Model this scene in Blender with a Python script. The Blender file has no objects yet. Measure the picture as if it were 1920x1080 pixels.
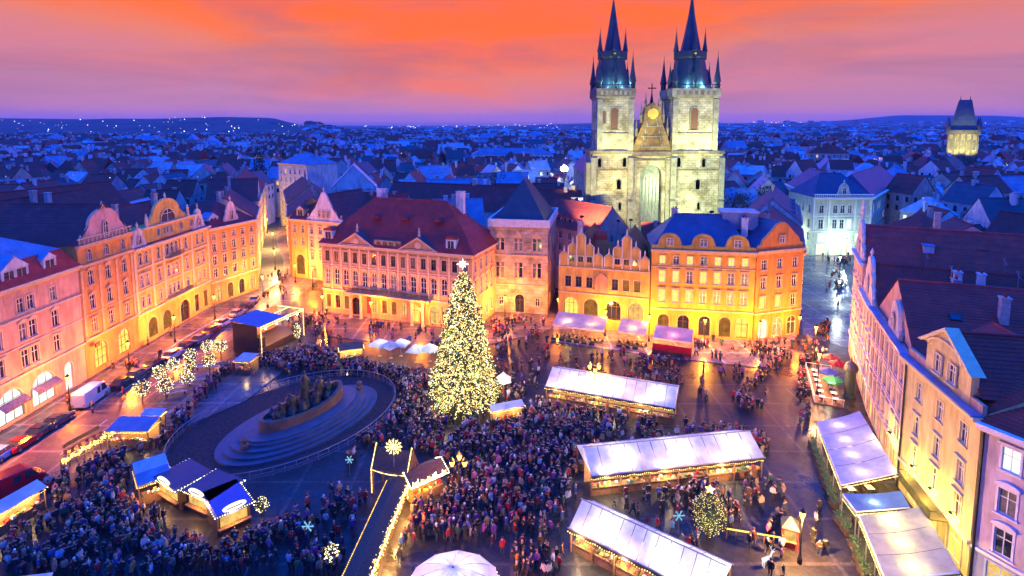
import bpy, math, random
import numpy as np
from mathutils import Vector, Matrix

# ------------------------------------------------------------------ camera, sky, exposure
sc = bpy.context.scene
COL = sc.collection
CAM_F, CAM_CY, CAM_P, CAM_H = 1060.0, 347.0, math.radians(6.2), 42.0
cd = bpy.data.cameras.new('camera')
cam = bpy.data.objects.new('camera', cd)
COL.objects.link(cam)
cam.location = (0, 0, CAM_H)
cam.rotation_euler = (math.pi / 2 - CAM_P, 0, 0)
cd.sensor_width = 36
cd.lens = CAM_F / 1920 * 36
cd.shift_y = -(540 - CAM_CY) / 1920
cd.clip_start, cd.clip_end = 1, 40000
sc.camera = cam

world = bpy.data.worlds.new('World')
sc.world = world
world.use_nodes = True
def build_sky():
    nt = world.node_tree; N = nt.nodes; L = nt.links
    N.clear()
    out = N.new('ShaderNodeOutputWorld'); bg = N.new('ShaderNodeBackground')
    L.new(bg.outputs[0], out.inputs[0]); bg.inputs[1].default_value = 1.0
    tc = N.new('ShaderNodeTexCoord'); sep = N.new('ShaderNodeSeparateXYZ')
    L.new(tc.outputs['Generated'], sep.inputs[0])
    def math_(op, a, b=None, clamp=False):
        n = N.new('ShaderNodeMath'); n.operation = op; n.use_clamp = clamp
        for i, v in enumerate((a, b)):
            if v is None: continue
            if isinstance(v, (int, float)): n.inputs[i].default_value = v
            else: L.new(v, n.inputs[i])
        return n.outputs[0]
    def ramp(fac, stops, mode='LINEAR'):
        r = N.new('ShaderNodeValToRGB'); r.color_ramp.interpolation = mode
        e = r.color_ramp.elements
        while len(e) < len(stops): e.new(0.5)
        for k, (p, c) in enumerate(stops):
            e[k].position = p; e[k].color = (*c, 1)
        L.new(fac, r.inputs[0]); return r.outputs[0]
    def mix(f, a, b):
        m = N.new('ShaderNodeMix'); m.data_type = 'RGBA'
        for i, v in ((0, f), (6, a), (7, b)):
            if isinstance(v, tuple): m.inputs[i].default_value = (*v, 1)
            elif isinstance(v, (int, float)): m.inputs[i].default_value = v
            else: L.new(v, m.inputs[i])
        return m.outputs[2]
    z = sep.outputs[2]
    # long drawn-out cloud streaks
    mp = N.new('ShaderNodeMapping'); mp.inputs['Scale'].default_value = (1.6, 1.0, 7.0); mp.inputs['Rotation'].default_value = (0, math.radians(7), 0)
    L.new(tc.outputs['Generated'], mp.inputs[0])
    n1 = N.new('ShaderNodeTexNoise'); n1.inputs['Scale'].default_value = 1.9; n1.inputs['Detail'].default_value = 5; n1.inputs['Roughness'].default_value = .5; n1.inputs['Distortion'].default_value = .6
    L.new(mp.outputs[0], n1.inputs[0])
    mp2 = N.new('ShaderNodeMapping'); mp2.inputs['Scale'].default_value = (2.2, 1.0, 11.0); mp2.inputs['Location'].default_value = (3.1, 0, 1.7); mp2.inputs['Rotation'].default_value = (0, math.radians(-9), 0)
    L.new(tc.outputs['Generated'], mp2.inputs[0])
    n2 = N.new('ShaderNodeTexNoise'); n2.inputs['Scale'].default_value = 1.5; n2.inputs['Detail'].default_value = 6; n2.inputs['Roughness'].default_value = .55; n2.inputs['Distortion'].default_value = .4
    L.new(mp2.outputs[0], n2.inputs[0])
    wob = math_('MULTIPLY', math_('SUBTRACT', n1.outputs[0], .5), .16)
    # the glow is strongest a little left of straight ahead and cools off to the sides
    side = math_('MULTIPLY', math_('ABSOLUTE', math_('ADD', sep.outputs[0], .02)), .10)
    e1 = math_('ADD', math_('SUBTRACT', z, side), wob)
    front = ramp(e1, [(0.0, (.62, .25, .34)), (.035, (.76, .24, .25)), (.07, (.90, .24, .13)), (.105, (1.06, .20, .035)), (.15, (1.18, .175, .0)),
                      (.30, (.80, .15, .13)), (.48, (.22, .22, .95)), (.75, (.006, .38, 3.5))])
    grey = ramp(n2.outputs[0], [(.44, (0, 0, 0)), (.72, (.55, .55, .55))])
    front = mix(grey, front, (.33, .15, .25))
    # keep the veil of mauve cloud to the low sky: above it clears to blue
    up = ramp(z, [(.225, (0, 0, 0)), (.46, (1, 1, 1))])
    front = mix(up, front, (.006, .38, 3.5))
    hor = ramp(z, [(-.02, (1, 1, 1)), (.002, (.45, .45, .45)), (.022, (0, 0, 0))])
    front = mix(hor, front, (.25, .15, .42))
    back = ramp(z, [(0.0, (.12, .12, .8)), (.16, (.16, .16, 1.1)), (.42, (.03, .28, 2.3)), (.8, (.006, .38, 3.5))])
    fb = ramp(math_('ADD', math_('MULTIPLY', sep.outputs[1], .5), .5), [(.38, (0, 0, 0)), (.74, (1, 1, 1))], 'EASE')
    L.new(mix(fb, back, front), bg.inputs[0])
build_sky()
sc.view_settings.view_transform = 'Standard'
sc.view_settings.look = 'None'
sc.view_settings.exposure = 0.0
sc.view_settings.gamma = 1.0
sc.view_settings.use_curve_mapping = False
sc.render.engine = 'CYCLES'
sc.cycles.use_denoising = True
sc.cycles.max_bounces = 5
sc.cycles.diffuse_bounces = 2
sc.cycles.glossy_bounces = 2
sc.cycles.transmission_bounces = 3
sc.cycles.volume_bounces = 0
sc.cycles.sample_clamp_indirect = 4.0
sc.cycles.caustics_reflective = False
sc.cycles.caustics_refractive = False
sc.cycles.use_light_tree = True

# ------------------------------------------------------------------ helpers
RNG = random.Random(11)
def ray(x, y):
    xc = (x - 960) / CAM_F; yc = -(y - CAM_CY) / CAM_F
    return xc, math.cos(CAM_P) + yc * math.sin(CAM_P), -math.sin(CAM_P) + yc * math.cos(CAM_P)
def G(x, y, z=0.0):
    """survey of the photograph: where the sight line meets the level z"""
    d = ray(x, y); t = (z - CAM_H) / d[2]
    return Vector((d[0] * t, d[1] * t, z))
def project(p):
    q = (p[0], p[1], p[2] - CAM_H)
    dep = q[1] * math.cos(CAM_P) - q[2] * math.sin(CAM_P)
    up = q[1] * math.sin(CAM_P) + q[2] * math.cos(CAM_P)
    return 960 + CAM_F * q[0] / dep, CAM_CY - CAM_F * up / dep
def V2(p): return Vector((p[0], p[1], 0))

class MB:
    def __init__(s): s.v = []; s.f = []; s.m = []
    def add(s, pts, faces, mi=0):
        b = len(s.v); s.v.extend([tuple(p) for p in pts])
        for f in faces: s.f.append([b + i for i in f]); s.m.append(mi)
    def poly(s, pts, mi=0): s.add(pts, [list(range(len(pts)))], mi)
    def box(s, x0, y0, z0, x1, y1, z1, mi=0, M=None):
        p = [(x0, y0, z0), (x1, y0, z0), (x1, y1, z0), (x0, y1, z0), (x0, y0, z1), (x1, y0, z1), (x1, y1, z1), (x0, y1, z1)]
        if M is not None: p = [M @ Vector(q) for q in p]
        s.add(p, [[0, 3, 2, 1], [4, 5, 6, 7], [0, 1, 5, 4], [1, 2, 6, 5], [2, 3, 7, 6], [3, 0, 4, 7]], mi)
    def prism(s, pts, y0, y1, mi=0, M=None):
        """an (x, z) outline given depth from y0 to y1"""
        n = len(pts)
        p = [(x, y0, z) for x, z in pts] + [(x, y1, z) for x, z in pts]
        if M is not None: p = [M @ Vector(q) for q in p]
        s.add(p, [list(range(n)), list(range(2 * n - 1, n - 1, -1))] + [[i, n + i, n + (i + 1) % n, (i + 1) % n] for i in range(n)], mi)
    def slab(s, pts, z0, z1, mi=0):
        """an (x, y) outline given height"""
        n = len(pts)
        p = [(q[0], q[1], z0) for q in pts] + [(q[0], q[1], z1) for q in pts]
        s.add(p, [list(range(n - 1, -1, -1)), list(range(n, 2 * n))] + [[i, (i + 1) % n, n + (i + 1) % n, n + i] for i in range(n)], mi)
    def tube(s, a, b, r0, r1=None, n=6, mi=0, caps=True):
        a = Vector(a); b = Vector(b); r1 = r0 if r1 is None else r1
        d = (b - a).normalized(); u = d.orthogonal().normalized(); w = d.cross(u)
        p = []
        for c, r in ((a, r0), (b, r1)):
            for k in range(n):
                t = 2 * math.pi * k / n; p.append(c + (u * math.cos(t) + w * math.sin(t)) * r)
        f = [[k, (k + 1) % n, n + (k + 1) % n, n + k] for k in range(n)]
        if caps: f += [list(range(n - 1, -1, -1)), list(range(n, 2 * n))]
        s.add(p, f, mi)
    def lathe(s, prof, n=12, mi=0, c=(0, 0), sx=1, sy=1, ph=0.0):
        p = []
        for r, z in prof:
            for k in range(n):
                t = 2 * math.pi * k / n + ph; p.append((c[0] + sx * r * math.cos(t), c[1] + sy * r * math.sin(t), z))
        f = []
        for i in range(len(prof) - 1):
            for k in range(n):
                f.append([i * n + k, i * n + (k + 1) % n, (i + 1) * n + (k + 1) % n, (i + 1) * n + k])
        f.append(list(range(n - 1, -1, -1))); f.append([(len(prof) - 1) * n + k for k in range(n)])
        s.add(p, f, mi)
    def octa(s, c, r, mi=0):
        x, y, z = c
        s.add([(x + r, y, z), (x - r, y, z), (x, y + r, z), (x, y - r, z), (x, y, z + r), (x, y, z - r)],
              [[0, 2, 4], [2, 1, 4], [1, 3, 4], [3, 0, 4], [2, 0, 5], [1, 2, 5], [3, 1, 5], [0, 3, 5]], mi)
    def mesh(s, name, mats, smooth=False):
        me = bpy.data.meshes.new(name)
        me.from_pydata(s.v, [], s.f)
        for m in (mats if isinstance(mats, (list, tuple)) else [mats]): me.materials.append(m)
        if any(s.m): me.polygons.foreach_set('material_index', s.m)
        if smooth: me.polygons.foreach_set('use_smooth', [True] * len(s.f))
        me.update(); return me
    def build(s, name, mats, parent=None, smooth=False, loc=None, mat4=None):
        return link(s.mesh(name, mats, smooth), name, parent, loc, mat4)
def link(me, name, parent=None, loc=None, mat4=None):
    o = bpy.data.objects.new(name, me); COL.objects.link(o)
    if parent is not None: o.parent = parent
    if mat4 is not None: o.matrix_local = mat4
    elif loc is not None: o.location = loc
    return o
def tag(o, label, cat, group=None):
    o['label'] = label; o['category'] = cat
    if group: o['group'] = group
    return o
def thing(name, label, cat, loc=(0, 0, 0), rz=0.0, group=None):
    o = bpy.data.objects.new(name, None); COL.objects.link(o)
    o.empty_display_size = .5
    o.location = loc; o.rotation_euler = (0, 0, rz)
    return tag(o, label, cat, group)
def stuff(o): o['kind'] = 'stuff'; return o
def structure(o): o['kind'] = 'structure'; return o
def copy_tree(o, loc=None, rz=None, label=None, parent=None, group=None, scale=None):
    c = o.copy(); COL.objects.link(c)
    if parent is not None: c.parent = parent
    if loc is not None: c.location = loc
    if rz is not None: c.rotation_euler = (0, 0, rz)
    if scale is not None: c.scale = scale
    if label: c['label'] = label
    if group: c['group'] = group
    for ch in list(o.children): copy_tree(ch, parent=c)
    return c
LAMP_GAIN = 1.0
HAZE = 0.5e-4
def lamp_light(name, parent, loc, energy, color, radius=.25):
    ld = bpy.data.lights.new(name, 'POINT'); ld.energy = energy * LAMP_GAIN; ld.color = color; ld.shadow_soft_size = radius
    o = bpy.data.objects.new(name, ld); COL.objects.link(o); o.parent = parent; o.location = loc
    return o
def spot_light(name, parent, loc, target, energy, color, deg, blend=.5, radius=.4):
    ld = bpy.data.lights.new(name, 'SPOT'); ld.energy = energy; ld.color = color; ld.spot_size = math.radians(deg); ld.spot_blend = blend; ld.shadow_soft_size = radius
    o = bpy.data.objects.new(name, ld); COL.objects.link(o); o.location = loc
    o.rotation_euler = (Vector(target) - Vector(loc)).to_track_quat('-Z', 'Y').to_euler()
    if parent is not None: o.parent = parent
    return o

# ------------------------------------------------------------------ materials
_M = {}
def M_(key, fn):
    if key not in _M: _M[key] = fn()
    return _M[key]
def base_mat(name):
    m = bpy.data.materials.new(name); m.use_nodes = True
    return m, m.node_tree, m.node_tree.nodes['Principled BSDF']
def _noise(nt, coord, scale, detail=4, rough=.6):
    n = nt.nodes.new('ShaderNodeTexNoise'); n.inputs['Scale'].default_value = scale; n.inputs['Detail'].default_value = detail; n.inputs['Roughness'].default_value = rough
    nt.links.new(coord, n.inputs['Vector']); return n.outputs[0]
def _pos(nt, scale=None):
    g = nt.nodes.new('ShaderNodeNewGeometry').outputs['Position']
    if scale:
        mp = nt.nodes.new('ShaderNodeMapping'); mp.inputs['Scale'].default_value = scale; nt.links.new(g, mp.inputs[0]); return mp.outputs[0]
    return g
def _ramp(nt, fac, stops):
    r = nt.nodes.new('ShaderNodeValToRGB'); e = r.color_ramp.elements
    while len(e) < len(stops): e.new(.5)
    for k, (p, c) in enumerate(stops):
        e[k].position = p; e[k].color = (*c, 1)
    nt.links.new(fac, r.inputs[0]); return r.outputs[0]
def _mul(nt, a, b):
    m = nt.nodes.new('ShaderNodeMix'); m.data_type = 'RGBA'; m.blend_type = 'MULTIPLY'; m.inputs[0].default_value = 1
    for i, v in ((6, a), (7, b)):
        if isinstance(v, tuple): m.inputs[i].default_value = (*v, 1)
        else: nt.links.new(v, m.inputs[i])
    return m.outputs[2]
def _bump(nt, h, bsdf, strength=.3, dist=.05):
    b = nt.nodes.new('ShaderNodeBump'); b.inputs['Strength'].default_value = strength; b.inputs['Distance'].default_value = dist
    nt.links.new(h, b.inputs['Height']); nt.links.new(b.outputs[0], bsdf.inputs['Normal'])
def plain(name, c, rough=.7, var=.15, scale=1.5, metal=0.0, spec=.4, bump=0.0):
    def mk():
        m, nt, b = base_mat(name)
        n = _noise(nt, _pos(nt), scale)
        lo = tuple(x * (1 - var) for x in c); hi = tuple(min(1, x * (1 + var)) for x in c)
        nt.links.new(_ramp(nt, n, [(.3, lo), (.7, hi)]), b.inputs['Base Color'])
        b.inputs['Roughness'].default_value = rough; b.inputs['Metallic'].default_value = metal; b.inputs['Specular IOR Level'].default_value = spec
        if bump: _bump(nt, n, b, bump)
        return m
    return M_(('plain', name), mk)
def plaster(name, c):
    """painted plaster: blotches, rain streaks and a little relief"""
    def mk():
        m, nt, b = base_mat(name)
        n = _noise(nt, _pos(nt), .45, 6); s = _noise(nt, _pos(nt, (1.2, 1.2, .25)), 1.1, 5)
        c1 = _ramp(nt, n, [(.3, tuple(x * .8 for x in c)), (.7, tuple(min(.9, x * 1.12) for x in c))])
        c2 = _ramp(nt, s, [(.34, (.72, .69, .66)), (.58, (1, 1, 1))])
        nt.links.new(_mul(nt, c1, c2), b.inputs['Base Color']); b.inputs['Roughness'].default_value = .85; b.inputs['Specular IOR Level'].default_value = .2
        _bump(nt, _noise(nt, _pos(nt), 5, 3), b, .15, .03)
        return m
    return M_(('plaster', name), mk)
def ashlar(name, c, mortar=.55, scale=1.0):
    """coursed stone blocks, seen from afar"""
    def mk():
        m, nt, b = base_mat(name)
        g = _pos(nt); mp = nt.nodes.new('ShaderNodeMapping'); mp.inputs['Rotation'].default_value = (math.radians(90), 0, 0)
        nt.links.new(g, mp.inputs[0])
        br = nt.nodes.new('ShaderNodeTexBrick'); br.inputs['Scale'].default_value = 1.0 * scale
        br.inputs['Brick Width'].default_value = 1.3; br.inputs['Row Height'].default_value = .62; br.inputs['Mortar Size'].default_value = .05
        br.inputs['Color1'].default_value = (*[x * .82 for x in c], 1); br.inputs['Color2'].default_value = (*[min(1, x * 1.15) for x in c], 1); br.inputs['Mortar'].default_value = (*[x * mortar for x in c], 1)
        nt.links.new(mp.outputs[0], br.inputs[0])
        n = _noise(nt, g, .35, 6)
        nt.links.new(_mul(nt, br.outputs[0], _ramp(nt, n, [(.36, (.40, .37, .33)), (.60, (1, 1, 1))])), b.inputs['Base Color'])
        b.inputs['Roughness'].default_value = .9; b.inputs['Specular IOR Level'].default_value = .2
        _bump(nt, br.outputs[1], b, .4, -.06)
        return m
    return M_(('ashlar', name), mk)
def tiles(name, c, cols=2.6):
    """clay roof tiles: columns run up the slope, weathered patches"""
    def mk():
        m, nt, b = base_mat(name)
        tc = nt.nodes.new('ShaderNodeTexCoord')
        w = nt.nodes.new('ShaderNodeTexWave'); w.wave_type = 'BANDS'; w.bands_direction = 'X'; w.inputs['Scale'].default_value = cols; w.inputs['Distortion'].default_value = .4; w.inputs['Detail'].default_value = 1
        nt.links.new(tc.outputs['Object'], w.inputs[0])
        n = _noise(nt, _pos(nt), .5, 7, .7); n2 = _noise(nt, _pos(nt), 6, 2)
        c1 = _ramp(nt, n, [(.3, tuple(x * .7 for x in c)), (.52, c), (.72, tuple(x * 1.45 for x in c))])
        c2 = _ramp(nt, n2, [(.3, (.75, .75, .78)), (.65, (1, 1, 1))])
        c3 = _ramp(nt, w.outputs[0], [(.0, (.75, .75, .76)), (.5, (1.1, 1.1, 1.1))])
        nt.links.new(_mul(nt, _mul(nt, c1, c2), c3), b.inputs['Base Color']); b.inputs['Roughness'].default_value = .6; b.inputs['Specular IOR Level'].default_value = .35
        _bump(nt, w.outputs[0], b, .5, .06)
        return m
    return M_(('tiles', name), mk)
def metal_roof(name, c, cols=1.6):
    def mk():
        m, nt, b = base_mat(name)
        tc = nt.nodes.new('ShaderNodeTexCoord')
        w = nt.nodes.new('ShaderNodeTexWave'); w.wave_type = 'BANDS'; w.bands_direction = 'X'; w.inputs['Scale'].default_value = cols
        nt.links.new(tc.outputs['Object'], w.inputs[0])
        n = _noise(nt, _pos(nt), .4, 6, .65)
        c1 = _ramp(nt, n, [(.3, tuple(x * .65 for x in c)), (.7, tuple(x * 1.25 for x in c))])
        c3 = _ramp(nt, w.outputs[0], [(.0, (.55, .55, .55)), (.12, (1, 1, 1))])
        nt.links.new(_mul(nt, c1, c3), b.inputs['Base Color']); b.inputs['Roughness'].default_value = .5; b.inputs['Specular IOR Level'].default_value = .5
        _bump(nt, w.outputs[0], b, .3, .04)
        return m
    return M_(('metal_roof', name), mk)
def lit(name, c, strength, var=.5, scale=1.2, sample=False):
    """something that gives off light: a lit pane, a bulb"""
    def mk():
        m, nt, b = base_mat(name); nt.nodes.remove(b)
        e = nt.nodes.new('ShaderNodeEmission'); e.inputs[1].default_value = strength
        if var:
            n = _noise(nt, _pos(nt), scale, 3)
            nt.links.new(_ramp(nt, n, [(.3, tuple(x * (1 - var) for x in c)), (.65, c)]), e.inputs[0])
        else: e.inputs[0].default_value = (*c, 1)
        nt.links.new(e.outputs[0], nt.nodes['Material Output'].inputs[0])
        if not sample: m.cycles.emission_sampling = 'NONE'
        return m
    return M_(('lit', name), mk)
def canvas(name, c, trans=.45):
    """thin awning cloth that lets lamplight through"""
    def mk():
        m, nt, b = base_mat(name)
        n = _noise(nt, _pos(nt), .8, 5)
        col = _ramp(nt, n, [(.3, tuple(x * .68 for x in c)), (.62, c)])
        nt.links.new(col, b.inputs['Base Color']); b.inputs['Roughness'].default_value = .7
        t = nt.nodes.new('ShaderNodeBsdfTranslucent'); nt.links.new(col, t.inputs[0])
        x = nt.nodes.new('ShaderNodeMixShader'); x.inputs[0].default_value = trans
        nt.links.new(b.outputs[0], x.inputs[1]); nt.links.new(t.outputs[0], x.inputs[2]); nt.links.new(x.outputs[0], nt.nodes['Material Output'].inputs[0])
        return m
    return M_(('canvas', name), mk)
def wet_ground(name, c, scale, rough=(.12, .5), sett=True):
    def mk():
        m, nt, b = base_mat(name)
        g = _pos(nt)
        v = nt.nodes.new('ShaderNodeTexVoronoi'); v.inputs['Scale'].default_value = scale; nt.links.new(g, v.inputs['Vector'])
        n = _noise(nt, g, .09, 6, .65); n2 = _noise(nt, g, .5, 5)
        c1 = _ramp(nt, n2, [(.3, tuple(x * .6 for x in c)), (.7, tuple(x * 1.3 for x in c))])
        c2 = _ramp(nt, v.outputs['Color'], [(.2, (.7, .7, .7)), (.8, (1.15, 1.15, 1.15))])
        br = nt.nodes.new('ShaderNodeTexBrick'); br.offset = 0.0; br.inputs['Scale'].default_value = .16; br.inputs['Brick Width'].default_value = 1.0; br.inputs['Row Height'].default_value = 1.0; br.inputs['Mortar Size'].default_value = .035
        br.inputs['Color1'].default_value = (1, 1, 1, 1); br.inputs['Color2'].default_value = (.8, .8, .8, 1); br.inputs['Mortar'].default_value = (2.0, 1.9, 1.8, 1); nt.links.new(g, br.inputs[0])
        c1 = _mul(nt, c1, br.outputs[0])
        nt.links.new(_mul(nt, c1, c2), b.inputs['Base Color'])
        r = nt.nodes.new('ShaderNodeMapRange'); r.inputs['From Min'].default_value = .35; r.inputs['From Max'].default_value = .65
        r.inputs['To Min'].default_value = rough[0]; r.inputs['To Max'].default_value = rough[1]
        nt.links.new(n, r.inputs[0]); nt.links.new(r.outputs[0], b.inputs['Roughness'])
        b.inputs['Specular IOR Level'].default_value = .24
        _bump(nt, v.outputs['Distance'], b, .35 if sett else .1, .03)
        return m
    return M_(('wet', name), mk)

GLASS_DARK = plain('dark glass', (.015, .02, .035), .08, .3, .4, 0, .7)
PANE_WARM = lit('warm lit pane', (1.0, .60, .16), 1.25)
PANE_DIM = lit('dim lit pane', (.9, .38, .07), .5)
PANE_WHITE = lit('white lit pane', (1.0, .95, .62), 1.7, .35)
PANE_YELLOW = lit('yellow lit pane', (1.0, .72, .12), 1.5, .3)
PANE_COOL = lit('cool lit pane', (.82, 1.0, .9), 1.6, .3)
CURTAIN = plain('curtained glass', (.13, .11, .11), .25, .4, 2.5)
WHITE_FRAME = plain('white painted wood', (.75, .72, .66), .5, .1)
BROWN_FRAME = plain('brown painted wood', (.12, .06, .03), .5, .2)
WOOD = plain('brown timber', (.20, .10, .045), .7, .35, 4)
DARK_WOOD = plain('dark timber', (.055, .032, .02), .7, .3, 4)
IRON = plain('black iron', (.02, .02, .024), .45, .3, 3, .4)
STEEL = plain('grey steel', (.30, .31, .33), .4, .15, 3, .6)
STONE = plain('grey stone', (.30, .30, .30), .85, .25, 1.2, 0, .3, .2)
RED_TILE = tiles('dark red tiles', (.44, .045, .022))
BROWN_TILE = tiles('brown red tiles', (.36, .036, .022))
PURPLE_TILE = tiles('old purple brown tiles', (.28, .036, .030))
SLATE = metal_roof('dark slate sheet', (.045, .05, .065))
BLUE_METAL = metal_roof('blue grey sheet metal', (.16, .24, .36))
PALE_METAL = metal_roof('pale sheet metal', (.42, .46, .50))
BULB = lit('warm bulb', (1.0, .66, .20), 6.0, 0)
BULB_Y = lit('yellow bulb', (1.0, .78, .25), 4.0, .35, 3)
BULB_W = lit('white bulb', (1.0, .93, .72), 7.0, 0)
CHIM = plain('chimney render', (.45, .36, .30), .9, .3)

# ------------------------------------------------------------------ architecture kit
def arc_pts(w, h, n=8):
    """round-headed outline in (x, z), centred on x, from the sill up"""
    r = w / 2
    return [(r, 0)] + [(r * math.cos(math.pi * k / n), h - r + r * math.sin(math.pi * k / n)) for k in range(n + 1)] + [(-r, 0)]
def facade(mb, M, W, H, ops, rev=.25, mi=0, z0=0.0):
    """a wall W x H with real openings (x, z, w, h, arch) cut through it to the depth rev"""
    xs = sorted({0.0, W, *[round(o[0] - o[2] / 2, 4) for o in ops], *[round(o[0] + o[2] / 2, 4) for o in ops]})
    zs = sorted({z0, H, *[round(o[1], 4) for o in ops], *[round(o[1] + o[3], 4) for o in ops]})
    for i in range(len(xs) - 1):
        k0 = None
        for j in range(len(zs)):
            hole = True
            if j < len(zs) - 1:
                cx = (xs[i] + xs[i + 1]) / 2; cz = (zs[j] + zs[j + 1]) / 2
                hole = any(abs(cx - o[0]) < o[2] / 2 and o[1] < cz < o[1] + o[3] for o in ops)
            if not hole and k0 is None: k0 = j
            if hole and k0 is not None:
                mb.poly([M @ Vector(p) for p in ((xs[i], 0, zs[k0]), (xs[i + 1], 0, zs[k0]), (xs[i + 1], 0, zs[j]), (xs[i], 0, zs[j]))], mi); k0 = None
    for x, z, w, h, ar in [(*o, False)[:5] for o in ops]:
        a, b = x - w / 2, x + w / 2
        R = [((a, z), (a, z + h)), ((b, z), (b, z + h)), ((a, z), (b, z))]
        if not ar: R.append(((a, z + h), (b, z + h)))
        for (p, q) in R:
            mb.poly([M @ Vector(v) for v in ((p[0], 0, p[1]), (q[0], 0, q[1]), (q[0], rev, q[1]), (p[0], rev, p[1]))], mi)
        if ar:
            o = arc_pts(w, h)[1:-1]; m = len(o) // 2
            for part, cx in ((o[:m + 1], w / 2), (o[m:], -w / 2)):
                pts = [(cx, h)] + (part if cx < 0 else part)
                mb.prism([(x + p[0], z + p[1]) for p in pts], .002, rev, mi, M)
_WIN = {}
def window_mesh(w, h, casing, frame, arch, hood, c, div, rev, sill):
    key = (round(w, 2), round(h, 2), casing.name, frame.name, arch, hood, c, div, rev, sill)
    if key in _WIN: return _WIN[key]
    mb = MB(); a = w / 2
    if c:
        if arch:
            o = arc_pts(w, h); q = arc_pts(w + 2 * c, h + c)
            n = len(o)
            for k in range(n - 1):
                mb.add([(o[k][0], -.07, o[k][1]), (o[k + 1][0], -.07, o[k + 1][1]), (q[k + 1][0], -.07, q[k + 1][1]), (q[k][0], -.07, q[k][1]),
                        (o[k][0], .02, o[k][1]), (o[k + 1][0], .02, o[k + 1][1]), (q[k + 1][0], .02, q[k + 1][1]), (q[k][0], .02, q[k][1])],
                       [[0, 1, 2, 3], [0, 4, 5, 1], [3, 2, 6, 7]], 0)
        else:
            mb.box(-a - c, -.07, -.02, -a, .02, h, 0); mb.box(a, -.07, -.02, a + c, .02, h, 0); mb.box(-a - c, -.08, h, a + c, .02, h + c, 0)
    t = h + c
    if hood == 'flat': mb.box(-a - c - .12, -.28, t + .12, a + c + .12, .02, t + .26, 0)
    elif hood == 'tri': mb.prism([(-a - c - .15, t + .1), (a + c + .15, t + .1), (0, t + .62)], -.26, .02, 0)
    elif hood == 'seg': mb.prism([(-a - c - .15, t + .1)] + [((a + c + .15) * math.cos(math.pi * (1 - k / 6)), t + .1 + .48 * math.sin(math.pi * k / 6)) for k in range(1, 6)] + [(a + c + .15, t + .1)], -.26, .02, 0)
    f = .075; y0, y1 = rev - .14, rev - .04; ht = h - (a if arch else 0)
    for x0, x1, z0, z1 in [(-a, -a + f, 0, ht), (a - f, a, 0, ht), (-a + f, a - f, 0, f)] + ([] if arch else [(-a + f, a - f, h - f, h)]):
        mb.box(x0, y0, z0, x1, y1, z1, 1)
    nx, nz = div
    for k in range(1, nx): x = -a + w * k / nx; mb.box(x - .04, y0 - .01, f, x + .04, y1 + .005, h - f, 1)
    for k in range(1, nz):
        z = h * (.66 if nz == 2 else k / nz); mb.box(-a + f, y0 - .005, z - .035, a - f, y1, z + .035, 1)
    fr = mb.mesh('window', [casing, frame])
    mb = MB()
    if arch: mb.prism([(x, z) for x, z in arc_pts(w - .02, h - .01)], rev - .09, rev - .06, 0)
    else: mb.box(-a + .01, rev - .09, .01, a - .01, rev - .06, h - .01, 0)
    pane = mb
    sm = None
    if sill:
        mb = MB(); mb.box(-a - c - .08, -.2, -.16, a + c + .08, rev - .14, -.025, 0); sm = mb.mesh('sill', [casing])
    _WIN[key] = (fr, pane, sm, {})
    return _WIN[key]
def window(root, M, x, z, w, h, casing, frame, pane, arch=False, hood=None, c=.14, div=(2, 2), rev=.25, sill=True, name='window', label=None):
    fr, pm, sm, pc = window_mesh(w, h, casing, frame, arch, hood, c, div, rev, sill)
    o = link(fr, name, root, mat4=M @ Matrix.Translation((x, 0, z)))
    if label: o['label'] = label
    if pane.name not in pc: pc[pane.name] = pm.mesh('pane', [pane])
    link(pc[pane.name], 'pane', o)
    if sm: link(sm, 'sill', o)
    return o
I4 = Matrix.Identity(4)
def side_right(W): return Matrix(((0, -1, 0, W), (1, 0, 0, 0), (0, 0, 1, 0), (0, 0, 0, 1)))
def side_left(D): return Matrix(((0, 1, 0, 0), (-1, 0, 0, D), (0, 0, 1, 0), (0, 0, 0, 1)))
def pick(lits, r=None):
    r = (r or RNG).random(); acc = 0
    for p, m in lits:
        acc += p
        if r < acc: return m
    return lits[-1][1]
def frame_of(A, B):
    A = V2(A); B = V2(B); d = B - A
    return A, math.atan2(d.y, d.x), d.length
def rows_to_ops(rows, W):
    out = []
    for r in rows:
        xs = r.get('xs')
        if xs is None:
            n = r['n']; m = r.get('m', W / n / 2); xs = [m + (W - 2 * m) * k / max(1, n - 1) for k in range(n)]
        for k, x in enumerate(xs): out.append((r, k, x))
    return out
def put_rows(root, M, rows, W, casing, frame, lits):
    for r, k, x in rows_to_ops(rows, W):
        p = r['lit'][k % len(r['lit'])] if 'lit' in r else None
        window(root, M, x, r['z'], r['w'], r['h'], r.get('casing', casing), r.get('frame', frame), p or pick(r.get('lits', lits)), r.get('arch', False), r.get('hood'), r.get('c', .16), r.get('div', (2, 2)),
               r.get('rev', .25), r.get('sill', True), r.get('name', 'window'))
def ops_of(rows, W): return [(x, r['z'], r['w'], r['h'], r.get('arch', False)) for r, k, x in rows_to_ops(rows, W)]
def aerial(parent, x, y, z):
    b = MB(); b.tube((x, y, z - .6), (x, y, z + 2.2), .035, n=4)
    for k in range(5): b.tube((x - .5 + .06 * k, y - .1 * k + .2, z + 1.3 + .2 * k), (x + .5 - .06 * k, y - .1 * k + .2, z + 1.3 + .2 * k), .018, n=3)
    return b.build('aerial', [STEEL], parent)
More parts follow.
